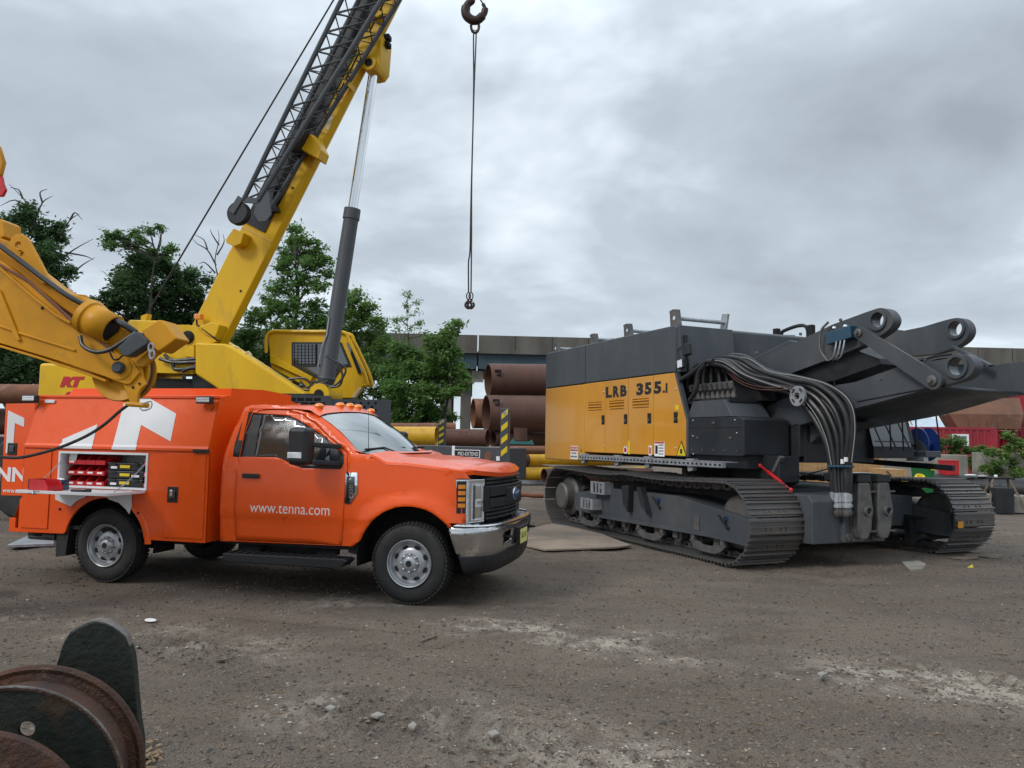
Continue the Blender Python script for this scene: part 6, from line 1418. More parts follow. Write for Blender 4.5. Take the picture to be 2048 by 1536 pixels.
# slack cable running down from the sheave, across the truck
cab_px = [(262, 806), (240, 822), (210, 848), (180, 868), (145, 885), (110, 898), (75, 908), (40, 915), (5, 914), (-40, 905), (-90, 880)]
o0 = RG.wld(RG.y(262, 806, -.02)); tc_ = MB().tube(smoothpath([Vector(RG.wld(RG.y(u, v, -.02))) - Vector(o0) for u, v in cab_px], 6), .0125, 10).build('steel_cable', 'rubber', None); tc_.location = o0
tag(tc_, 'thick dark cable sagging from the yellow sheave across the open truck cabinet', 'cable')
# =================================================================== RUSTY SHEAVE BLOCK AT THE CORNER
SB0 = Fr(-1.29, 2.13, 11)
blk = thing('sheave_block', 'big rusty cable sheave block with dark green flange and a tall black cheek plate', 'sheave block', SB0)
zc_ = .725
def hole_disc(y0, y1, R0, name, m, parent, holes=()):
    o = MB().prism(circ(0, zc_, R0, 72), 'y', y0, y1, holes).build(name, m, parent, bevel=.004); return o
hh = []
s1_ = MB().lathe((0, -.13, zc_), (0, 1, 0), [(0.0, .10), (.004, .20), (.014, .222), (.0, .245), (-.012, .272), (-.004, .28), (.006, .281), (.05, .225), (.07, .215), (.11, .225), (.20, .283), (.215, .281), (.20, .25), (.19, .10)], 96)
green = MB().prism(circ(0, zc_, .262, 80), 'y', -.128, -.118, [circ(.028, zc_ + .155, .014, 18)])
hh = SB0.y(54, 1458, -.11)
rim = MB().lathe((0, 0, zc_), (0, 1, 0), [(-.112, .274), (-.119, .277), (-.120, .284), (-.114, .288), (-.106, .286), (-.075, .235), (-.06, .18), (.025, .18), (.046, .25), (.050, .270), (.044, .282), (.052, .290), (.068, .289), (.078, .278), (.06, .25)], 110, closed=True).build('sheave_rim', 'near_rust', blk)
web = MB().prism(circ(0, zc_, .276, 90), 'y', -.113, -.100, [circ(hh[0], hh[2], .020, 22)] + [circ(.20 * math.cos(R(a_)), zc_ + .20 * math.sin(R(a_)) - .06, .02, 18) for a_ in ()]).build('sheave_web', 'sheave_green', blk)
MB().lathe((0, 0, zc_), (0, 1, 0), [(-.110, .09), (-.150, .095), (-.150, .115), (-.110, .14), (-.105, .14), (-.105, .09)], 90, closed=True).build('web_ring', 'sheave_green', web)
for yy, r_ in ((-.117, .2875), (.066, .2865)):
    MB().lathe((0, yy, zc_), (0, 1, 0), [(-.003, r_ - .004), (-.003, r_), (.003, r_), (.003, r_ - .004)], 110, closed=True).build('worn_edge', 'cutedge', blk)
f2 = MB().lathe((.015, -.34, zc_ - .01), (0, 1, 0), [(0, .06), (0.0, .225), (.006, .256), (.02, .262), (.05, .19), (.09, .19), (.10, .06)], 80).build('small_sheave', 'near_rust', blk)
MB().tube([(0, -.42, zc_), (0, .3, zc_)], .05, 20).build('sheave_axle', 'steel', blk)
Z6 = lambda pts: zp(pts, 0, 1180, 420 / 1812)
chp = px(SB0, Z6([(430, 800), (470, 690), (500, 600), (530, 500), (565, 430), (600, 380), (680, 325), (760, 290), (835, 278), (900, 290), (970, 318), (1040, 370), (1085, 415), (1115, 490), (1140, 570), (1155, 700), (1170, 900), (1195, 1150), (1220, 1300)]), .19)
chp = [(chp[0][0] + .02, .0), (chp[0][0] + .01, chp[0][1] - .2)] + chp[1:] + [(chp[-1][0] + .03, .3), (chp[-1][0] + .03, 0)]
ckp = MB().prism(chp, 'y', .19, .235).build('cheek_plate', 'sheave_green', blk, bevel=.003)
rim_ = [p for p in chp[3:-3]]
MB().prism([(x, z + .0005) for x, z in chp[4:15]] + [(x * .995, z + .004) for x, z in chp[14:3:-1]], 'y', .192, .236).build('cut_edge', 'cutedge', ckp, smooth=0)
chp2 = [(-.18, 0), (-.16, .85), (.16, .85), (.18, 0)]
MB().prism([(-.2, 0), (-.2, .5), (-.1, .66), (.1, .66), (.2, .5), (.2, 0)], 'y', -.50, -.46).build('cheek_plate', 'sheave_green', blk)
MB().box(-.3, .3, -.5, .24, .0, .08).build('block_base', 'sheave_green', blk)
# =================================================================== BACKGROUND THINGS
def hz_v(u): return 868 + .0175 * (u - 321)
# ---- road mats and debris on the ground
def slab(name, pts, h, m, label, cat, jitter=0.0, z=0.004, group=None):
    P = [G(u, v) for u, v in pts]; c = sum(P, Vector()) / len(P); c.z = 0
    o = MB().prism([(p.x - c.x, p.y - c.y) for p in P], 'z', 0, h).build(name, m, None, bevel=min(.006, h * .3)); o.location = (c.x, c.y, z); return tag(o, label, cat, group)
slab('ground_mat', [(1044, 1064), (1105, 1050), (1180, 1062), (1262, 1094), (1230, 1098), (1090, 1103), (1030, 1090)], .03, 'matboard', 'flat brown ground protection board lying between orange truck and tracked machine', 'ground mat')
slab('ground_mat', [(-90, 1000), (36, 999), (30, 1010), (-10, 1024), (-90, 1030)], .03, 'matboard', 'flat pale board on the gravel behind the open rear door of the truck', 'ground mat')
slab('concrete_slab', [(1803, 1128), (1838, 1126), (1852, 1133), (1846, 1143), (1820, 1145), (1812, 1138)], .035, 'block', 'broken pale grey concrete slab lying before the far crawler track', 'concrete slab')
t = slab('plank', [(1925, 1112), (1960, 1107), (2010, 1114), (1990, 1119), (1958, 1114)], .02, 'timber', 'pale broken plank lying beside the far crawler track', 'plank')
t = slab('plank', [(1895, 1117), (1950, 1113), (1960, 1118), (1930, 1121)], .015, 'timber', 'thin weathered board under the pale plank by the far track', 'plank')
t = slab('marker_flag', [(1928, 1141), (1945, 1130), (1948, 1141)], .012, 'stripe', 'small yellow plastic triangle lying on the dirt by the far track', 'plastic piece')
t = slab('paper_plate', circ(301, 1242, 1, 4)[:0] or [(301 + 12 * math.cos(a_), 1242 + 3 * math.sin(a_)) for a_ in [2 * math.pi * k / 14 for k in range(14)]], .008, 'letter', 'flat white disc lying on the dirt before the rear wheel', 'disc')
for pts_, lb in (([(650, 1421), (660, 1416), (672, 1420), (664, 1427)], 'pale angular stone beside the bark litter on the dirt'), ([(815, 1458), (826, 1450), (834, 1456), (828, 1465)], 'beige stone chunk lying on the crawler imprint'), ([(740, 1437), (755, 1430), (770, 1436), (755, 1441)], 'flat white stone between the beige chunk and the pale angular stone'), ([(1634, 1352), (1645, 1348), (1652, 1353), (1643, 1359)], 'tan stone lying alone on the open dirt'), ([(975, 1472), (990, 1466), (1000, 1474), (985, 1480)], 'pale chunk of rubble on the far end of the crawler imprint')):
    slab('stone', pts_, .02, 'block', lb, 'stone')
for a, b, lb in (((843, 1285), (873, 1275), 'short brown stick lying in front of the truck wheel'), ((955, 1497), (1000, 1513), 'dark stick lying at the lower edge of the dirt'), ((430, 1326), (455, 1322), 'short dark twig near the tall black cheek plate'), ((1975, 1308), (2016, 1314), 'thin twig on the pale stone belt')):
    p, q = G(*a), G(*b); o = MB().beam(-(q - p) / 2, (q - p) / 2, .022, .015).build('stick', 'timber', None); o.location = (p + q) / 2 + Vector((0, 0, .012)); tag(o, lb, 'stick')
# flat steel ramp piece behind the truck
p = [G(u, v, .05) for u, v in ((15, 1089), (62, 1068), (108, 1070), (108, 1086))]; c = sum(p, Vector()) / 4
o = MB().prism([(q.x - c.x, q.y - c.y) for q in p], 'z', 0, .05).build('steel_ramp', 'galv', None, bevel=.01); o.location = (c.x, c.y, 0); tag(o, 'pale wedge shaped steel piece on the ground behind the truck bumper', 'ramp')
p = G(1075, 968); o = MB().prism([(-1.0, 0), (-.6, .22), (-.1, .14), (.3, .25), (.9, .1), (1.0, 0)], 'y', -.3, .3).build('tarp_scrap', 'tarp', None, bevel=.02); o.location = (p.x, p.y, 0); tag(o, 'crumpled pale plastic sheet on gravel below the yellow pipes', 'plastic sheet')
p = G(1062, 998); o = MB().tube(smoothpath([(-.45, 0, .08), (-.2, .02, .12), (.1, -.02, .1), (.35, 0, .1)], 4), .07, 10).build('rusty_bar', 'rust_light', None); o.location = p; tag(o, 'short rusty orange bar lying on gravel next to the crawler track', 'steel bar')
# ---- pipes
def pipe(name, label, m, L_, R_, group=None, wall=.025, end=None, n=28, z0=None):
    """L_,R_ = (u, v_top, v_bottom, depth)"""
    ends = []
    for u, vt, vb, d in (L_, R_):
        a, b = D(u, vt, d), D(u, vb, d); ends.append(((a + b) / 2, (a.z - b.z) / 2))
    (a, ra), (b, rb) = ends; r_ = (ra + rb) / 2; c = (a + b) / 2
    ax_ = b - a; ln = ax_.length
    o = MB().lathe(a - c, ax_, [(0, r_ - wall), (0, r_), (ln, r_), (ln, r_ - wall)], n, closed=True).build(name, m, None, smooth=40); o.location = c
    return tag(o, label, 'pipe', group)
PG = 'steel pipes and casings piled up behind the truck'
pipe('steel_casing', 'huge plum-brown steel casing on top of the pile, before the bridge girder', 'rust_dark', (976, 727, 792, 31), (1300, 731, 792, 32.9), PG, .05, n=48)
pipe('steel_casing', 'huge plum-brown steel casing in the middle of the pile, notched at its open end', 'rust_dark', (972, 790, 864, 30), (1300, 794, 864, 31.9), PG, .05, n=48)
pipe('steel_casing', 'lighter rusty casing with open end, standing out behind the notched casing', 'rust_light', (946, 797, 857, 34), (1230, 801, 858, 35.5), PG, .03, n=48)
for u, v, y_ in ((990, 741, 31), (986, 800, 30)):
    p = D(u, v, y_ - .55); o = MB().tube([(0, 0, 0), (.22, -.03, 0), (.22, -.03, -.18), (.08, 0, -.18)], .05, 6).build('casing_lug', 'under', None); o.location = p
    par = [q for q in bpy.data.objects if q.name.startswith('steel_casing')][0 if v < 780 else 1]; o.parent = par; o.location = Vector(p) - par.location
pipe('steel_pipe', 'long rusty brown pipe lying behind the yellow pipe and cab', 'rust_light', (700, 846, 864, 33), (911, 846, 863, 33), PG)
pipe('steel_pipe', 'yellow pipe with chipped end behind the truck windscreen', 'pipe_yellow', (690, 853, 890, 29), (873, 853, 891, 28.6), PG)
pipe('steel_pipe', 'rusty pipe with ragged end between the two striped posts', 'rust', (889, 857, 893, 28), (976, 859, 893, 27.5), PG)
pipe('steel_pipe', 'rusty flanged pipe beside the taller striped post', 'rust', (985, 862, 893, 30), (1200, 864, 893, 33), PG)
pipe('steel_pipe', 'pale brown pipe carrying the teal saddle', 'rust_light', (1012, 891, 909, 28), (1300, 893, 908, 30), PG)
pipe('steel_pipe', 'upper of the two yellow pipes beside the ochre housing', 'pipe_yellow', (1036, 907, 934, 29), (1300, 905, 930, 31), PG)
pipe('steel_pipe', 'lower of the two yellow pipes beside the ochre housing', 'pipe_yellow', (1030, 934, 961, 28.5), (1300, 933, 958, 30), PG)
pipe('steel_pipe', 'rusty pipe stub lying behind the lower yellow pipe', 'rust', (1088, 937, 966, 26), (1300, 935, 962, 28), PG)
o = pipe('pipe_ring', 'black collar fitted on the end of the upper yellow pipe', 'rust', (1040, 905.5, 935.5, 28.95), (1052, 905.5, 935.5, 29.1), None, .05)
p = D(1041, 866, 25.5)
mb = MB(); mb.lathe((0, 0, -.25), (0, 0, 1), [(0, .22), (.42, .22), (.42, .20), (0, .20)], 24, closed=True); o = mb.build('pipe_ring', 'rust', None); o.location = p; tag(o, 'short rusty ring standing on the teal saddle', 'pipe ring')
p = D(1043, 889, 25.5); o = MB().prism([(-.42, 0), (-.36, .10), (-.28, .19), (-.2, .10), (.25, .10), (.34, .16), (.42, 0)], 'y', -.2, .2).build('pipe_saddle', 'teal', None, bevel=.01); o.location = p; tag(o, 'teal steel saddle under the short rusty ring', 'saddle')
LP_ = 'rusty pipes stacked behind the rear of the truck'
pipe('steel_pipe', 'thick rusty pipe on top of the stack behind the truck rear door', 'rust_light', (-300, 766, 806, 23), (135, 769, 808, 24), LP_)
for k in range(3): pipe('steel_pipe', ['dark rusty pipe just below the top pipe of the stack', 'dark rusty pipe in the middle of the stack behind the truck', 'dark rusty pipe on the ground below the stack behind the truck'][k], 'rust', (-300, 815 + k * 60, 868 + k * 60, 23.5), (135, 817 + k * 60, 870 + k * 60, 24.5), LP_)
for u in (30, 20):
    pass
# timber cradle that carries the casings
for k, (u, d_) in enumerate(((1010, 31), (1075, 32))):
    a = D(u, 866, d_); h_ = a.z; o = MB()
    for q in range(int(h_ / .28)): o.box(-.14, .14, -1.4, 1.4, q * .28, q * .28 + .27)
    o = o.build('timber_crib', 'timber', None, bevel=.01); o.location = (a.x, a.y + .6, 0); tag(o, ['crib of stacked timbers under the open ends of the casings', 'crib of stacked timbers under the casings nearer the ochre housing'][k], 'timber crib', 'timber cribs under the casings')
# ---- bridge
BR = Fr(*D(1400, 860, 60)[:2], 3.0)
bt = BR.y(1400, 681, 0)[2]; bb = BR.y(950, 702, 0)[2]
bridge = thing('highway_bridge', 'long grey highway bridge with concrete parapet over a blue steel girder', 'bridge', BR)
segw = 11.4; x_j = BR.y(956, 690, 0)[0]
for k in range(-4, 6):
    a = x_j + k * segw + .05; b = x_j + (k + 1) * segw - .05
    pr_ = MB().prism([(0, bt - 1.35), (0, bt), (.35, bt), (.35, bt - 1.0), (11, bt - 1.0), (11, bt), (11.3, bt), (11.3, bt - 1.35)], 'x', a, b).build('parapet', 'concrete', bridge)
    MB().box(a, b, -.06, -.01, bt - 1.42, bt - 1.12).build('deck_edge', 'concrete', pr_)
    for q in range(1, 4): MB().box(a + q * segw / 4 - .02, a + q * segw / 4 + .02, -.012, .0, bt - 1.1, bt - .02).build('joint', 'under', pr_)
for k in range(-4, 6):
    a = x_j + k * segw + .06; b = x_j + (k + 1) * segw - .06
    for y_ in (.3, 3.8, 7.2, 10.6):
        MB().box(a, b, y_, y_ + .03, bt - 2.55, bt - 1.36).box(a, b, y_ - .18, y_ + .2, bt - 2.60, bt - 2.55).build('girder', 'girder', bridge)
MB().box(x_j - 45, x_j + 57, .1, 11.2, bt - 1.36, bt - 1.33).build('deck_soffit', 'concrete', bridge)
for k, (ua, ub, m_) in enumerate(((921, 942, 'concrete'), (880, 903, 'concrete'))):
    for j in range(2):
        a = BR.y(ua, 800, 1.5 + j * 6); b = BR.y(ub, 800, 1.5 + j * 6)
        if j == 0: a0_, b0_ = a, b
        MB().box(a0_[0], b0_[0], 1.5 + j * 7, 2.6 + j * 7, -.3, bt - 3.9).build('pier_column', m_, bridge, bevel=.05)
a = BR.y(860, 760, 1.2); b = BR.y(968, 760, 1.2)
MB().prism([(.8, bt - 3.7), (.8, bt - 2.65), (10.6, bt - 2.65), (10.6, bt - 3.7), (9, bt - 4.3), (2.4, bt - 4.3)], 'x', a[0] + 1.0, b[0] - .9).build('pier_cap', 'concrete', bridge, bevel=.04)
a = BR.y(944, 740, 1.0); b = BR.y(967, 740, 1.0); MB().box(a[0], b[0], .75, .8, bt - 3.6, bt - 2.7).build('cap_end', 'block', bridge)
for k in range(6):
    if k == 2: continue
    xx = x_j + (k - 2) * 22.8 + 12; MB().box(xx - .5, xx + .5, 2, 3, -.3, bt - 2.6).build('pier_column', 'concrete', bridge); MB().box(xx - .5, xx + .5, 8.5, 9.5, -.3, bt - 2.6).build('pier_column', 'concrete', bridge)
# far industrial tower beyond the bridge
p = D(1578, 683, 118); tw = thing('plant_tower', 'far pale industrial tower with railings above the bridge deck', 'industrial tower', loc=(p.x, p.y, 0))
MB().box(-1.2, .6, -1, 1, 0, p.z + .9).build('tower_block', 'tank', tw); MB().box(1.8, 5.2, -1, 1, 0, p.z - .4).build('tower_block', 'block', tw)
for k in range(9):
    MB().tube([(-3 + k * 1.1, -1, p.z - .9), (-3 + k * 1.1, -1, p.z + .3)], .06, 4).build('rail_post', 'tank', tw)
MB().tube([(-3, -1, p.z + .3), (5.8, -1, p.z + .3)], .06, 4).build('rail', 'tank', tw); MB().box(-3.2, 6, -1.2, 1, p.z - 1.2, p.z - .9).build('platform', 'tank', tw)
# ---- shipping containers
def container(u, v, d, rot, length, label, z=0.0, window=False, cat='shipping container', group='red shipping containers'):
    p = D(u, v, d); t = thing('shipping_container', label, cat, loc=(p.x, p.y, z), rot=R(rot), group=group); Hh, Wd = 2.59, 2.44
    mb = MB(); n = int(length / .28); pts = []
    for k in range(n):
        x = -length + .1 + k * (length - .2) / n; s_ = (length - .2) / n
        pts += [(x, .04), (x + s_ * .38, .04), (x + s_ * .5, .0), (x + s_ * .88, .0)]
    pts += [(-.1, .04)]
    mb.grid([[(x, y, .14) for x, y in pts], [(x, y, Hh - .1) for x, y in pts]]); mb.grid([[(x, Wd - y, .14) for x, y in pts], [(x, Wd - y, Hh - .1) for x, y in pts]])
    mb.build('corrugated_wall', 'red', t, smooth=0)
    MB().box(-length, 0, .02, Wd - .02, Hh - .06, Hh - .03).build('container_roof', 'red', t)
    fr_ = MB()
    for x in (-length, -.14):
        for y in (0, Wd - .14): fr_.box(x, x + .14, y - .012, y + .152, 0, Hh)
    for y in (0, Wd - .1):
        for z_ in (0, Hh - .12): fr_.box(-length, 0, y - .01, y + .11, z_, z_ + .12)
    fr_.build('container_frame', 'red', t, bevel=.008)
    MB().box(-.05, -.02, .1, Wd - .1, .12, Hh - .12).box(-.06, -.008, Wd / 2 - .02, Wd / 2 + .02, .12, Hh - .12).build('end_door', 'red', t)
    for y in (.5, .9, 1.54, 1.94): MB().tube([(0, y, .15), (0, y, Hh - .15)], .02, 6).build('lock_bar', 'steel', t)
    return t
ct = container(1994, 900, 34.5, -14, 12.2, 'long faded red shipping container with a white framed window in its side')
f_ = Fr(*D(1994, 900, 34.5)[:2], -14)
a = f_.y(1904, 868, -.02); b = f_.y(1938, 893, -.02)
wn = MB().prism([(a.x, b.z), (b.x, b.z), (b.x, a.z), (a.x, a.z)], 'y', -.05, .02, [[(a.x + .09, b.z + .09), (b.x - .09, b.z + .09), (b.x - .09, a.z - .09), (a.x + .09, a.z - .09)]]).build('window', 'white', ct); MB().box(a.x + .09, b.x - .09, -.01, .0, b.z + .09, a.z - .09).build('pane', 'glass', wn)
container(2330, 900, 35.5, -14, 6.1, 'red shipping container standing on the ground at the end of the row'); container(2320, 900, 35.8, -14, 6.1, 'bright red shipping container stacked on another at the end of the row', 2.6)
# brown hopper on the container
p = D(1965, 853, 36.5); hp_ = thing('steel_hopper', 'brown rusty steel hopper with sloping lid on top of the red container', 'hopper', loc=(p.x, p.y, 2.56), rot=R(-14))
s_ = 36.5 / 1540
MB().prism([(-55 * s_, 0), (-70 * s_, 28 * s_), (60 * s_, 28 * s_), (55 * s_, 0)], 'y', -.9, .9).build('hopper_body', 'brownbox', hp_, bevel=.02)
MB().add([(-70 * s_, -.9, 28 * s_ + .003), (60 * s_, -.9, 28 * s_ + .003), (64 * s_, .9, 30 * s_), (-66 * s_, .9, 30 * s_), (-42 * s_, -.2, 62 * s_), (64 * s_, -.2, 62 * s_), (62 * s_, .6, 62 * s_), (-42 * s_, .6, 62 * s_)], [(0, 1, 5, 4), (1, 2, 6, 5), (2, 3, 7, 6), (3, 0, 4, 7), (4, 5, 6, 7), (0, 3, 2, 1)]).build('hopper_lid', 'brownbox', hp_, smooth=0)
for dx in (-36, -4): MB().prism([(dx * s_, 0), ((dx + 17) * s_, 0), ((dx + 16) * s_, 16 * s_), ((dx + 1) * s_, 16 * s_)], 'y', -.96, -.88).build('hopper_rib', 'brownbox', hp_)
p = D(1880, 855, 52); sh_ = thing('pale_shed', 'pale blue-grey sloped shed roof behind the red container', 'shed', loc=(p.x, p.y, 0)); s_ = 52 / 1540
MB().box(-60 * s_, 30 * s_, 0, 6, 0, p.z).build('shed_wall', 'tank', sh_); MB().add([(-62 * s_, -.3, p.z), (36 * s_, -.3, p.z), (26 * s_, 4, p.z + 32 * s_), (-62 * s_, 4, p.z + 32 * s_)], [(0, 1, 2, 3)]).build('shed_roof', 'tarp', sh_); 
p = D(1862, 850, 33); o = MB().tube(smoothpath([(-.6, 0, 0), (-.4, 0, .5), (-.1, .1, .6), (.1, 0, .2), (.35, .1, .45), (.5, 0, .1)], 4), .03, 6).build('bent_tubing', 'wood', None); o.location = (p.x, p.y + 2.5, 2.56); tag(o, 'tangle of bent tan tubing on the red container roof', 'tubing')
# ---- yard items at the far side: crates, bin, blocks, black pipe, trestle
def bx(name, u0, u1, v0, v1, d, dep, m, label, cat, rot=0, group=None, parts=None, foot=True):
    a = D(u0, v0, d); b = D(u1, v1, d); c = (a + b) / 2; zb = b.z
    t = thing(name, label, cat, loc=(c.x, c.y, zb), rot=R(rot), group=group); w_ = (b.x - a.x) / 2; h_ = a.z - zb
    return t, w_, h_, dep
t, w_, h_, dp_ = bx('plywood_crate', 1596, 1764, 908, 985, 21, 1.2, 'wood', 'long flat plywood crate behind the hanging black hoses', 'crate')
MB().box(-w_, w_, 0, dp_, 0, h_).build('crate_box', 'wood', t, bevel=.01)
for k in range(5): x = -w_ + (2 * w_ - .08) * k / 4; MB().box(x, x + .08, -.03, -.002, 0, h_ + .003).build('batten', 'wood', t)
MB().box(-w_, w_, -.035, -.0, h_ - .08, h_ + .006).build('rim_batten', 'wood', t)
t, w_, h_, dp_ = bx('steel_table', 1605, 1762, 945, 958, 18.5, .8, 'galv', 'low grey steel work table with flat plates before the plywood crate', 'table')
MB().box(-w_, w_, 0, dp_, h_ - .05, h_).build('table_top', 'galv', t)
for x in (-w_ + .05, w_ - .1):
    for y_ in (.05, dp_ - .1): MB().box(x, x + .05, y_, y_ + .05, -t.location.z, h_ - .05).build('leg', 'steel', t)
t, w_, h_, dp_ = bx('wooden_crate', 1766, 1814, 938, 1012, 20, .9, 'wood', 'upright plywood crate with a diagonal brace seen above the far track', 'crate')
MB().box(-w_, w_, 0, dp_, 0, h_).build('crate_box', 'wood', t, bevel=.008)
for x in (-w_, w_ - .07): MB().box(x, x + .07, -.025, -.002, 0, h_).build('batten', 'wood', t)
MB().beam((-w_ + .1, -.015, h_ * .95), (w_ - .15, -.015, h_ * .5), .02, .06, up=(0, 1, 0)).build('brace', 'timber', t)
t, w_, h_, dp_ = bx('wheelie_bin', 1842, 1871, 927, 992, 21, .55, 'green', 'green plastic wheelie bin with a small yellow label', 'bin')
MB().add([(-w_ * .8, .05, 0), (w_ * .8, .05, 0), (w_, 0, h_ * .9), (-w_, 0, h_ * .9), (-w_ * .8, dp_ - .05, 0), (w_ * .8, dp_ - .05, 0), (w_, dp_, h_ * .9), (-w_, dp_, h_ * .9)], [(0, 1, 2, 3), (4, 7, 6, 5), (0, 3, 7, 4), (1, 5, 6, 2), (3, 2, 6, 7), (0, 4, 5, 1)]).build('bin_body', 'green', t, bevel=.015)
MB().prism([(-.04, h_ * .9), (-.04, h_ * .94), (dp_ * .5, h_), (dp_ + .03, h_ * .96), (dp_ + .03, h_ * .9)], 'x', -w_ - .02, w_ + .02).build('bin_lid', 'green', t, bevel=.01)
MB().box(.05, .17, -.06, -.045, h_ * .80, h_ * .92).build('bin_label', 'stripe', t)
t, w_, h_, dp_ = bx('fuel_box', 1891, 1919, 920, 952, 22, .4, 'redbox', 'bright red steel box standing on the black pipe', 'box')
MB().box(-w_, w_, 0, dp_, 0, h_).build('box_body', 'redbox', t, bevel=.015); MB().box(-w_ - .006, w_ + .006, -.006, dp_ + .006, h_ * .9, h_ * .93).build('lid_seam', 'red', t)
o = pipe('black_pipe', 'thick black pipe lying across the yard under the red box', 'black', (1868, 950, 986, 22.3), (2150, 960, 1013, 20.5), None, .03)
GB = 'concrete blocks along the red container'
for (u0, u1, v0, v1, d_), lb in (((1766, 1868, 906, 950, 27.5), 'long pale concrete block behind the green bin'), ((1876, 1937, 909, 948, 27), 'weathered concrete block with pale top behind the red box'), ((1968, 2060, 905, 955, 27), 'mossy concrete block partly hidden by green weeds'), ((2004, 2070, 991, 1013, 20), 'low grey concrete block on the ground under the black pipe')):
    a = D(u0, v0, d_); b = D(u1, v1, d_); o = MB().box(-(b.x - a.x) / 2, (b.x - a.x) / 2, 0, .75, 0, a.z - (0 if v1 < 1000 else .0)).build('concrete_block', 'block', None, bevel=.03); o.location = ((a.x + b.x) / 2, a.y, 0); tag(o, lb, 'concrete block', GB)
o.scale.z = 1
p = D(1998, 955, 20.2); t = thing('saw_trestle', 'black steel trestle with a grey bin between its legs, before the black pipe', 'trestle', loc=(p.x, p.y, 0)); zt = p.z
MB().box(-.30, .38, -.06, .06, zt - .05, zt).build('top_bar', 'under', t)
for sx_ in (-1, 1):
    for sy_ in (-1, 1): MB().beam((sx_ * .22 + .03, sy_ * .04, zt - .04), (sx_ * .50 + .03, sy_ * .3, .0), .05, .05).build('leg', 'timber', t)
MB().box(-.32, .12, -.42, -.1, 0.0, .66).build('grey_bin', 'machine_dark', t, bevel=.02)
p = D(1918, 950, 21.6)
for k, (dx, m_, w2, h2, nm, lb) in enumerate(((.32, 'letter', .18, .05, 'paper_bundle', 'crumpled white paper bundle on the black pipe'), (.62, 'galv', .16, .07, 'tool_case', 'small grey tool case on the black pipe'), (.95, 'white', .05, .12, 'spray_can', 'white spray can standing on the black pipe'), (1.15, 'under', .13, .09, 'glove_pile', 'dark work gloves lying on the black pipe by the can'))):
    o = (MB().lathe((0, 0, 0), (0, 0, 1), [(0, w2), (h2 * .8, w2), (h2, w2 * .4)], 12) if nm == 'spray_can' else MB().ball((0, 0, h2 / 2), 1, 10, (w2, .1, h2 / 2))).build(nm, m_, None); o.location = (p.x + dx, p.y - .12 * k * .5, p.z - .02 - .035 * k); tag(o, lb, nm.replace('_', ' '))
p = D(1838, 958, 19); o = MB()
for k in range(3): o.tube([(.10 * math.cos(a_) + .015 * k, .06 * math.sin(a_), .03 * k + .05 * math.sin(a_)) for a_ in [2 * math.pi * i / 16 for i in range(16)]], .02, 6, closed=True)
o = o.build('rope_coil', 'stripe', None); o.location = p; tag(o, 'small coil of yellow rope beside the green bin', 'rope')
# boards lying behind the near track
a = D(1185, 935, 21); o = MB().box(-1.25, 1.35, -.6, .6, 0, .03).build('plywood_sheet', 'timber', None); o.location = (a.x, a.y, a.z); o.rotation_euler = (0, R(1.0), R(12)); tag(o, 'weathered plywood sheet resting on trestles behind the near crawler track', 'plywood sheet')
for k in (-1, 1):
    o = MB().box(-.06, .06, -.5, .5, a.z - .12, a.z - .004)
    for y_ in (-.42, .42): o.beam((0, y_, a.z - .1), (.0, y_ * 1.2, 0), .06, .06)
    o = o.build('saw_horse', 'timber', None); o.location = (a.x + k * .95, a.y, 0); tag(o, ['timber saw horse under the plywood sheet, beside the yellow pipes', 'timber saw horse under the plywood sheet, below the ochre doors'][(k + 1) // 2], 'saw horse')
# =================================================================== TREES AND PLANTS
def leafmat(n, a, b):
    m = mat(n, a, .6, 0, b, scale=.9, spec=.2); t = m.node_tree; p_ = t.nodes['Principled BSDF']; out = t.nodes['Material Output']
    tr = t.nodes.new('ShaderNodeBsdfTranslucent'); mxs = t.nodes.new('ShaderNodeMixShader'); mxs.inputs[0].default_value = .38
    tr.inputs[0].default_value = tuple(min(1, q * 1.5) for q in a) + (1,); t.links.new(p_.outputs[0], mxs.inputs[1]); t.links.new(tr.outputs[0], mxs.inputs[2]); t.links.new(mxs.outputs[0], out.inputs[0]); return m
M['leaf_a'] = leafmat('leaf_green', (.13, .235, .06), (.10, .185, .05)); M['leaf_b'] = leafmat('leaf_mid', (.095, .18, .05), (.07, .14, .042)); M['leaf_c'] = leafmat('leaf_pale', (.19, .28, .085), (.14, .22, .07))
M['fir_a'] = leafmat('fir_green', (.08, .145, .055), (.06, .115, .045)); M['fir_b'] = leafmat('fir_dark', (.04, .08, .034), (.032, .065, .028)); M['sap'] = leafmat('sapling_leaf', (.13, .20, .07), (.09, .15, .05)); M['weed'] = leafmat('weed_green', (.07, .13, .03), (.10, .13, .05))
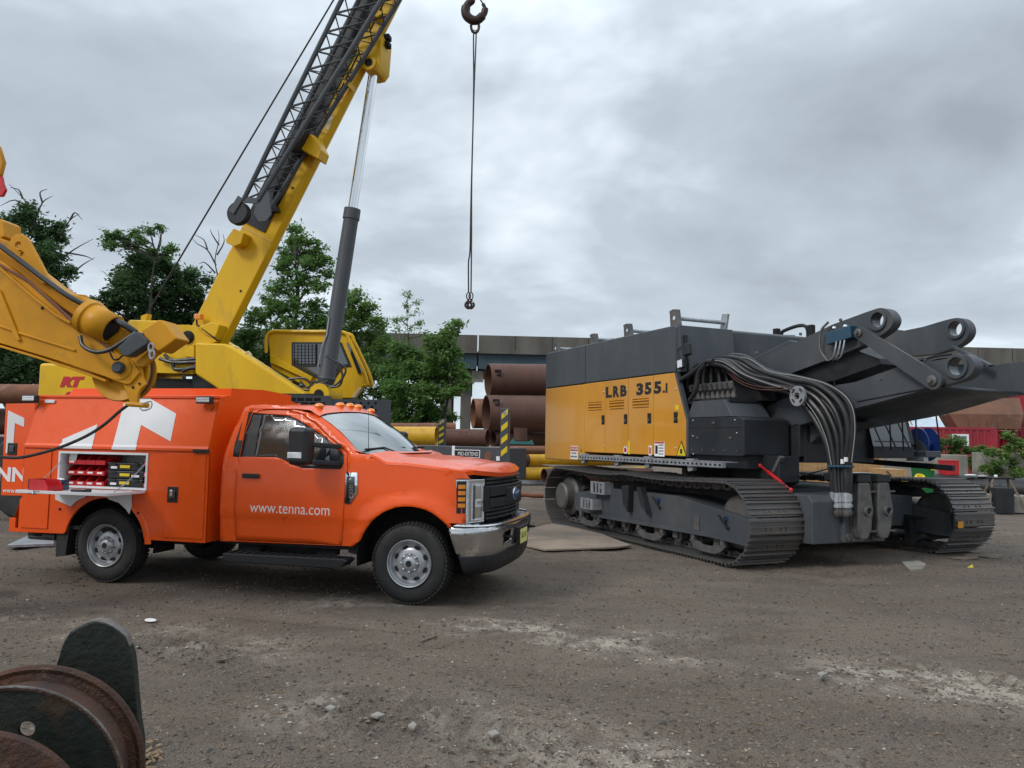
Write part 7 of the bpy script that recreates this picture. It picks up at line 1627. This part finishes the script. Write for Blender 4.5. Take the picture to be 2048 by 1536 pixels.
def tree(name, label, cat, blobs, d, base, mats, dens=1.0, leaf=.13, trunk=.16, limbs=True, seed=1, group=None, depth=1.0, clump=.34, bare=(), trunk_px=None):
    g = np.random.default_rng(seed); s_ = d / 1540; bp_ = D(base[0], hz_v(base[0]), d); t = thing(name, label, cat, loc=(bp_.x, d, 0), group=group)
    cen = []
    for (u, v, r_) in blobs:
        p = D(u, v, d); cen.append(((p.x - bp_.x), (g.random() - .5) * 2 * depth * r_ * s_ * 1.2, p.z, r_ * s_))
    P = []; 
    for x, y, z, r_ in cen:
        nc = max(5, int(19 * (r_ / .6) ** 1.7))
        for _ in range(nc):
            q = g.normal(size=3); q /= np.linalg.norm(q); q *= g.random() ** .45 * r_; cc = np.array([x, y, z]) + q * (1, depth * 1.1, .9); cr_ = clump * (.55 + .9 * g.random()); 
            k = int(44 * dens * (.5 + g.random())); P.append(cc + g.normal(size=(k, 3)) * cr_ * (.5, .5, .34))
    P = np.concatenate(P); n = len(P); sz = leaf * .78 * (.6 + .8 * g.random(n))[:, None]
    a = g.normal(size=(n, 3)); a[:, 2] *= .5; a /= np.linalg.norm(a, axis=1)[:, None]; b = np.cross(a, g.normal(size=(n, 3)) * (.5, .5, 1) + (0, 0, .4)); b /= np.linalg.norm(b, axis=1)[:, None]
    V = np.stack([P - a * sz, P - b * sz * .42 + a * sz * .1, P + a * sz, P + b * sz * .42 + a * sz * .1], 1).reshape(-1, 3); fc = np.arange(n * 4).reshape(-1, 4)
    mi = g.integers(0, len(mats), n)
    o = bpy.data.objects.new('crown', npmesh('crown', V, fc, mats, mi, False)); COL.objects.link(o); o.parent = t
    if trunk:
        tb = MB(); zs = [c[2] for c in cen]; top_ = max(cen, key=lambda c: c[2]); n_ = 7; pts_ = [Vector((0, 0, 0))]
        tx_ = (trunk_px[0] if trunk_px else None)
        for k in range(1, n_ + 1):
            f = k / n_; pts_.append(Vector((top_[0] * f ** 1.6 + (g.random() - .5) * .25, top_[1] * f + (g.random() - .5) * .2, top_[2] * f)))
        tb.tube(smoothpath(pts_, 3), [trunk * (1 - .85 * i / (n_ * 3)) for i in range(n_ * 3 + 1)], 8)
        if limbs:
            for x, y, z, r_ in cen:
                f = max(.15, min(.9, (z - r_ * 1.6) / top_[2])); k = f * n_; i = int(k); s0 = pts_[i].lerp(pts_[min(i + 1, n_)], k - i); e_ = Vector((x, y, z)); m1 = s0.lerp(e_, .5) + Vector(((g.random() - .5) * .3, 0, (g.random() - .3) * .3))
                tb.tube(smoothpath([s0, m1, e_], 3), [trunk * .35 * (1 - .12 * q) for q in range(7)], 5)
                for _ in range(3): tb.tube([m1, e_ + Vector(tuple((g.random(3) - .5) * r_ * 1.7))], [trunk * .14, trunk * .05], 4)
        tb.build('trunk', 'bark', t)
    for k, path in enumerate(bare):
        q = [D(u, v, d) - Vector((bp_.x, d, 0)) for u, v in path]; MB().tube(smoothpath(q, 3), [.045 * (1 - .8 * i / (3 * (len(q) - 1))) for i in range(3 * (len(q) - 1) + 1)], 5).build('bare_branch', 'bark', t)
    return t
FIR = ['fir_a', 'fir_b', 'fir_a']; LEAF = ['leaf_a', 'leaf_b', 'leaf_b', 'leaf_a']
tree('conifer_tree', 'tall dark conifer with bare dead twigs behind the drill rig arm', 'tree', [(72, 425, 22), (55, 445, 28), (95, 455, 28), (40, 475, 34), (85, 490, 40), (20, 490, 24), (55, 525, 42), (110, 525, 34), (130, 548, 24), (80, 565, 42), (30, 570, 40), (105, 590, 34), (0, 440, 16)], 32, (122, 0), FIR, 1.25, .12, .22, seed=2, clump=.3,
     bare=[[(80, 460), (60, 420), (45, 395), (18, 368)], [(70, 440), (85, 405), (105, 392)], [(60, 420), (30, 400), (0, 412)], [(120, 470), (140, 440), (158, 428)], [(140, 440), (150, 425), (165, 440)], [(120, 520), (150, 498), (186, 478)], [(130, 505), (170, 512), (188, 520)], [(135, 555), (165, 530), (190, 515)], [(45, 397), (38, 380), (20, 375)], [(85, 405), (80, 385), (95, 378)]])
tree('conifer_tree', 'broad dark evergreen mass hanging low behind the rusty pipes', 'tree', [(-40, 640, 60), (20, 655, 50), (-10, 710, 60), (60, 720, 55), (120, 725, 45), (170, 700, 40), (150, 745, 40), (30, 755, 50), (200, 735, 35)], 33, (60, 0), FIR, 1.2, .13, .2, seed=3, clump=.36)
tree('flat_topped_tree', 'tree with flat wind-blown crown leaning over the dark evergreens', 'tree', [(205, 480, 14), (225, 470, 18), (245, 478, 18), (232, 492, 14), (268, 470, 16), (300, 462, 12), (316, 460, 10), (285, 482, 14), (262, 492, 14), (305, 500, 14), (330, 506, 14), (345, 500, 8)], 37, (283, 0), ['leaf_a', 'leaf_b', 'fir_a'], .8, .12, .14, seed=4, clump=.22, depth=.8)
tree('conifer_tree', 'dark evergreen under the flat-topped tree, behind the crane counterweight', 'tree', [(300, 525, 26), (245, 555, 22), (325, 600, 30), (285, 520, 24), (305, 545, 32), (268, 560, 32), (240, 590, 34), (300, 590, 42), (215, 615, 24), (260, 630, 42), (310, 650, 42), (225, 660, 34), (335, 530, 18)], 39, (280, 0), FIR, 1.3, .14, .2, seed=5, clump=.36)
tree('conifer_tree', 'dark pointed evergreen beside the foot of the yellow boom', 'tree', [(350, 545, 16), (345, 575, 26), (385, 550, 16), (378, 585, 30), (400, 610, 28), (350, 620, 38), (390, 655, 40), (335, 670, 38), (415, 560, 10)], 40, (372, 0), FIR, 1.3, .14, .18, seed=6, clump=.36)
tree('dead_tree', 'bare dead tree standing against the sky beside the yellow boom', 'tree', [(436, 560, 4)], 38, (425, 0), FIR, .02, .1, .13, seed=7, bare=[[(430, 600), (436, 560), (430, 520), (438, 480), (436, 460)], [(432, 530), (415, 500), (395, 488), (384, 476)], [(434, 510), (448, 485), (446, 468)], [(415, 500), (408, 480), (390, 470)], [(430, 545), (410, 525), (398, 528)], [(438, 490), (425, 470), (420, 458)]])
tree('tall_tree', 'tall leafy tree with open crown behind the crane lift cylinder', 'tree', [(592, 462, 14), (578, 480, 20), (608, 482, 18), (565, 505, 20), (600, 510, 26), (635, 500, 20), (650, 525, 16), (625, 535, 24), (575, 540, 24), (655, 548, 10), (605, 565, 28), (560, 575, 22), (640, 575, 20), (580, 605, 28), (625, 615, 26), (545, 620, 22), (600, 650, 34), (560, 665, 30), (645, 650, 24)], 41, (590, 0), LEAF, .95, .13, .2, seed=8, clump=.28)
tree('leafy_tree', 'green tree filling the gap between the yellow boom and crane cab', 'tree', [(535, 600, 16), (520, 635, 22), (500, 665, 26), (480, 690, 26), (545, 690, 30), (520, 720, 34), (580, 720, 36), (640, 700, 34), (610, 760, 40), (680, 740, 34), (560, 770, 36), (660, 660, 28), (690, 690, 28), (620, 720, 30)], 42, (540, 0), LEAF, 1.1, .14, .16, seed=9, clump=.34)
tree('leafy_tree', 'pale green bushy tree just beside the crane cab', 'tree', [(692, 588, 14), (712, 602, 22), (685, 620, 22), (735, 618, 20), (715, 640, 30), (755, 650, 22), (690, 660, 32), (735, 680, 36), (772, 690, 22), (700, 710, 38), (755, 730, 34), (715, 765, 40), (765, 785, 34), (690, 780, 30), (790, 750, 28), (780, 810, 30), (735, 740, 34), (740, 820, 30), (700, 810, 30), (770, 840, 24)], 41, (725, 0), ['leaf_a', 'leaf_c', 'leaf_b'], 1.15, .12, .14, seed=10, clump=.32)
tree('poplar_sapling', 'slender pale sapling rising against the sky above the bushes', 'tree', [(818, 592, 7), (832, 606, 8), (812, 612, 9), (830, 628, 10), (806, 638, 10), (842, 645, 9), (822, 655, 12), (796, 660, 10), (846, 665, 8), (815, 680, 14), (790, 640, 6), (802, 700, 14), (830, 700, 12)], 38, (818, 0), ['sap', 'leaf_c', 'leaf_a'], .42, .09, .06, seed=11, clump=.24)
tree('broadleaf_bush', 'dense green bush in front of the bridge pier', 'bush', [(916, 648, 8), (902, 662, 14), (885, 676, 16), (868, 690, 20), (900, 700, 22), (880, 722, 28), (915, 738, 20), (932, 755, 10), (895, 755, 28), (860, 745, 30), (905, 785, 18), (875, 785, 24), (850, 790, 24), (925, 775, 8)], 37, (885, 0), ['leaf_a', 'leaf_c', 'leaf_b', 'leaf_a'], 1.15, .14, .1, seed=12, clump=.3)
tree('broadleaf_bush', 'dark green bush between the pale tree and the bridge pier', 'bush', [(800, 700, 22), (825, 715, 28), (795, 740, 32), (835, 755, 34), (800, 785, 34), (840, 800, 30), (790, 820, 28), (825, 830, 24), (862, 822, 20), (775, 760, 26), (880, 830, 16), (850, 840, 18), (800, 845, 22), (900, 835, 12), (820, 850, 20)], 38, (815, 0), LEAF, 1.15, .14, .1, seed=13, clump=.32)
tree('wild_shrub', 'sumac shrub growing before the white window of the red container', 'shrub', [(1890, 885, 10), (1905, 880, 12), (1925, 888, 12), (1910, 900, 12), (1940, 900, 10), (1950, 915, 10), (1935, 925, 10), (1965, 900, 7), (1955, 935, 9), (1880, 897, 7)], 29, (1925, 0), ['weed', 'leaf_a', 'leaf_b'], 2.0, .08, .04, seed=14, clump=.16)
tree('wild_shrub', 'tall green weeds climbing over the mossy concrete block', 'shrub', [(2020, 875, 7), (2025, 895, 9), (2035, 885, 8), (2045, 905, 12), (2015, 915, 12), (1995, 925, 10), (2030, 930, 14), (2050, 940, 14), (1975, 935, 9), (2005, 945, 10), (2060, 915, 12), (1985, 905, 9), (2040, 890, 9), (2000, 935, 12), (2025, 945, 14)], 26.3, (2030, 0), ['weed', 'leaf_c', 'leaf_a'], 2.2, .07, .03, seed=15, clump=.16)
# rough grass below the bushes
g = np.random.default_rng(40); n = 9000; gx_ = D(760, 860, 36).x + g.random(n) * 9; gy_ = 33 + g.random(n) * 5; hh_ = .4 + 1.0 * g.random(n); an = g.random(n) * 3.1; w3 = .03
V = np.stack([np.stack([gx_ - w3 * np.cos(an), gy_ - w3 * np.sin(an), gx_ * 0], -1), np.stack([gx_ + w3 * np.cos(an), gy_ + w3 * np.sin(an), gx_ * 0], -1), np.stack([gx_ + (g.random(n) - .5) * .4, gy_ + (g.random(n) - .5) * .3, hh_], -1)], 1).reshape(-1, 3)
o = bpy.data.objects.new('rough_grass', npmesh('rough_grass', V, np.arange(3 * n).reshape(-1, 3), ['weed', 'leaf_a'], g.integers(0, 2, n), False)); COL.objects.link(o); tag(o, 'rough green grass under the bushes by the bridge', 'grass', kind='stuff')
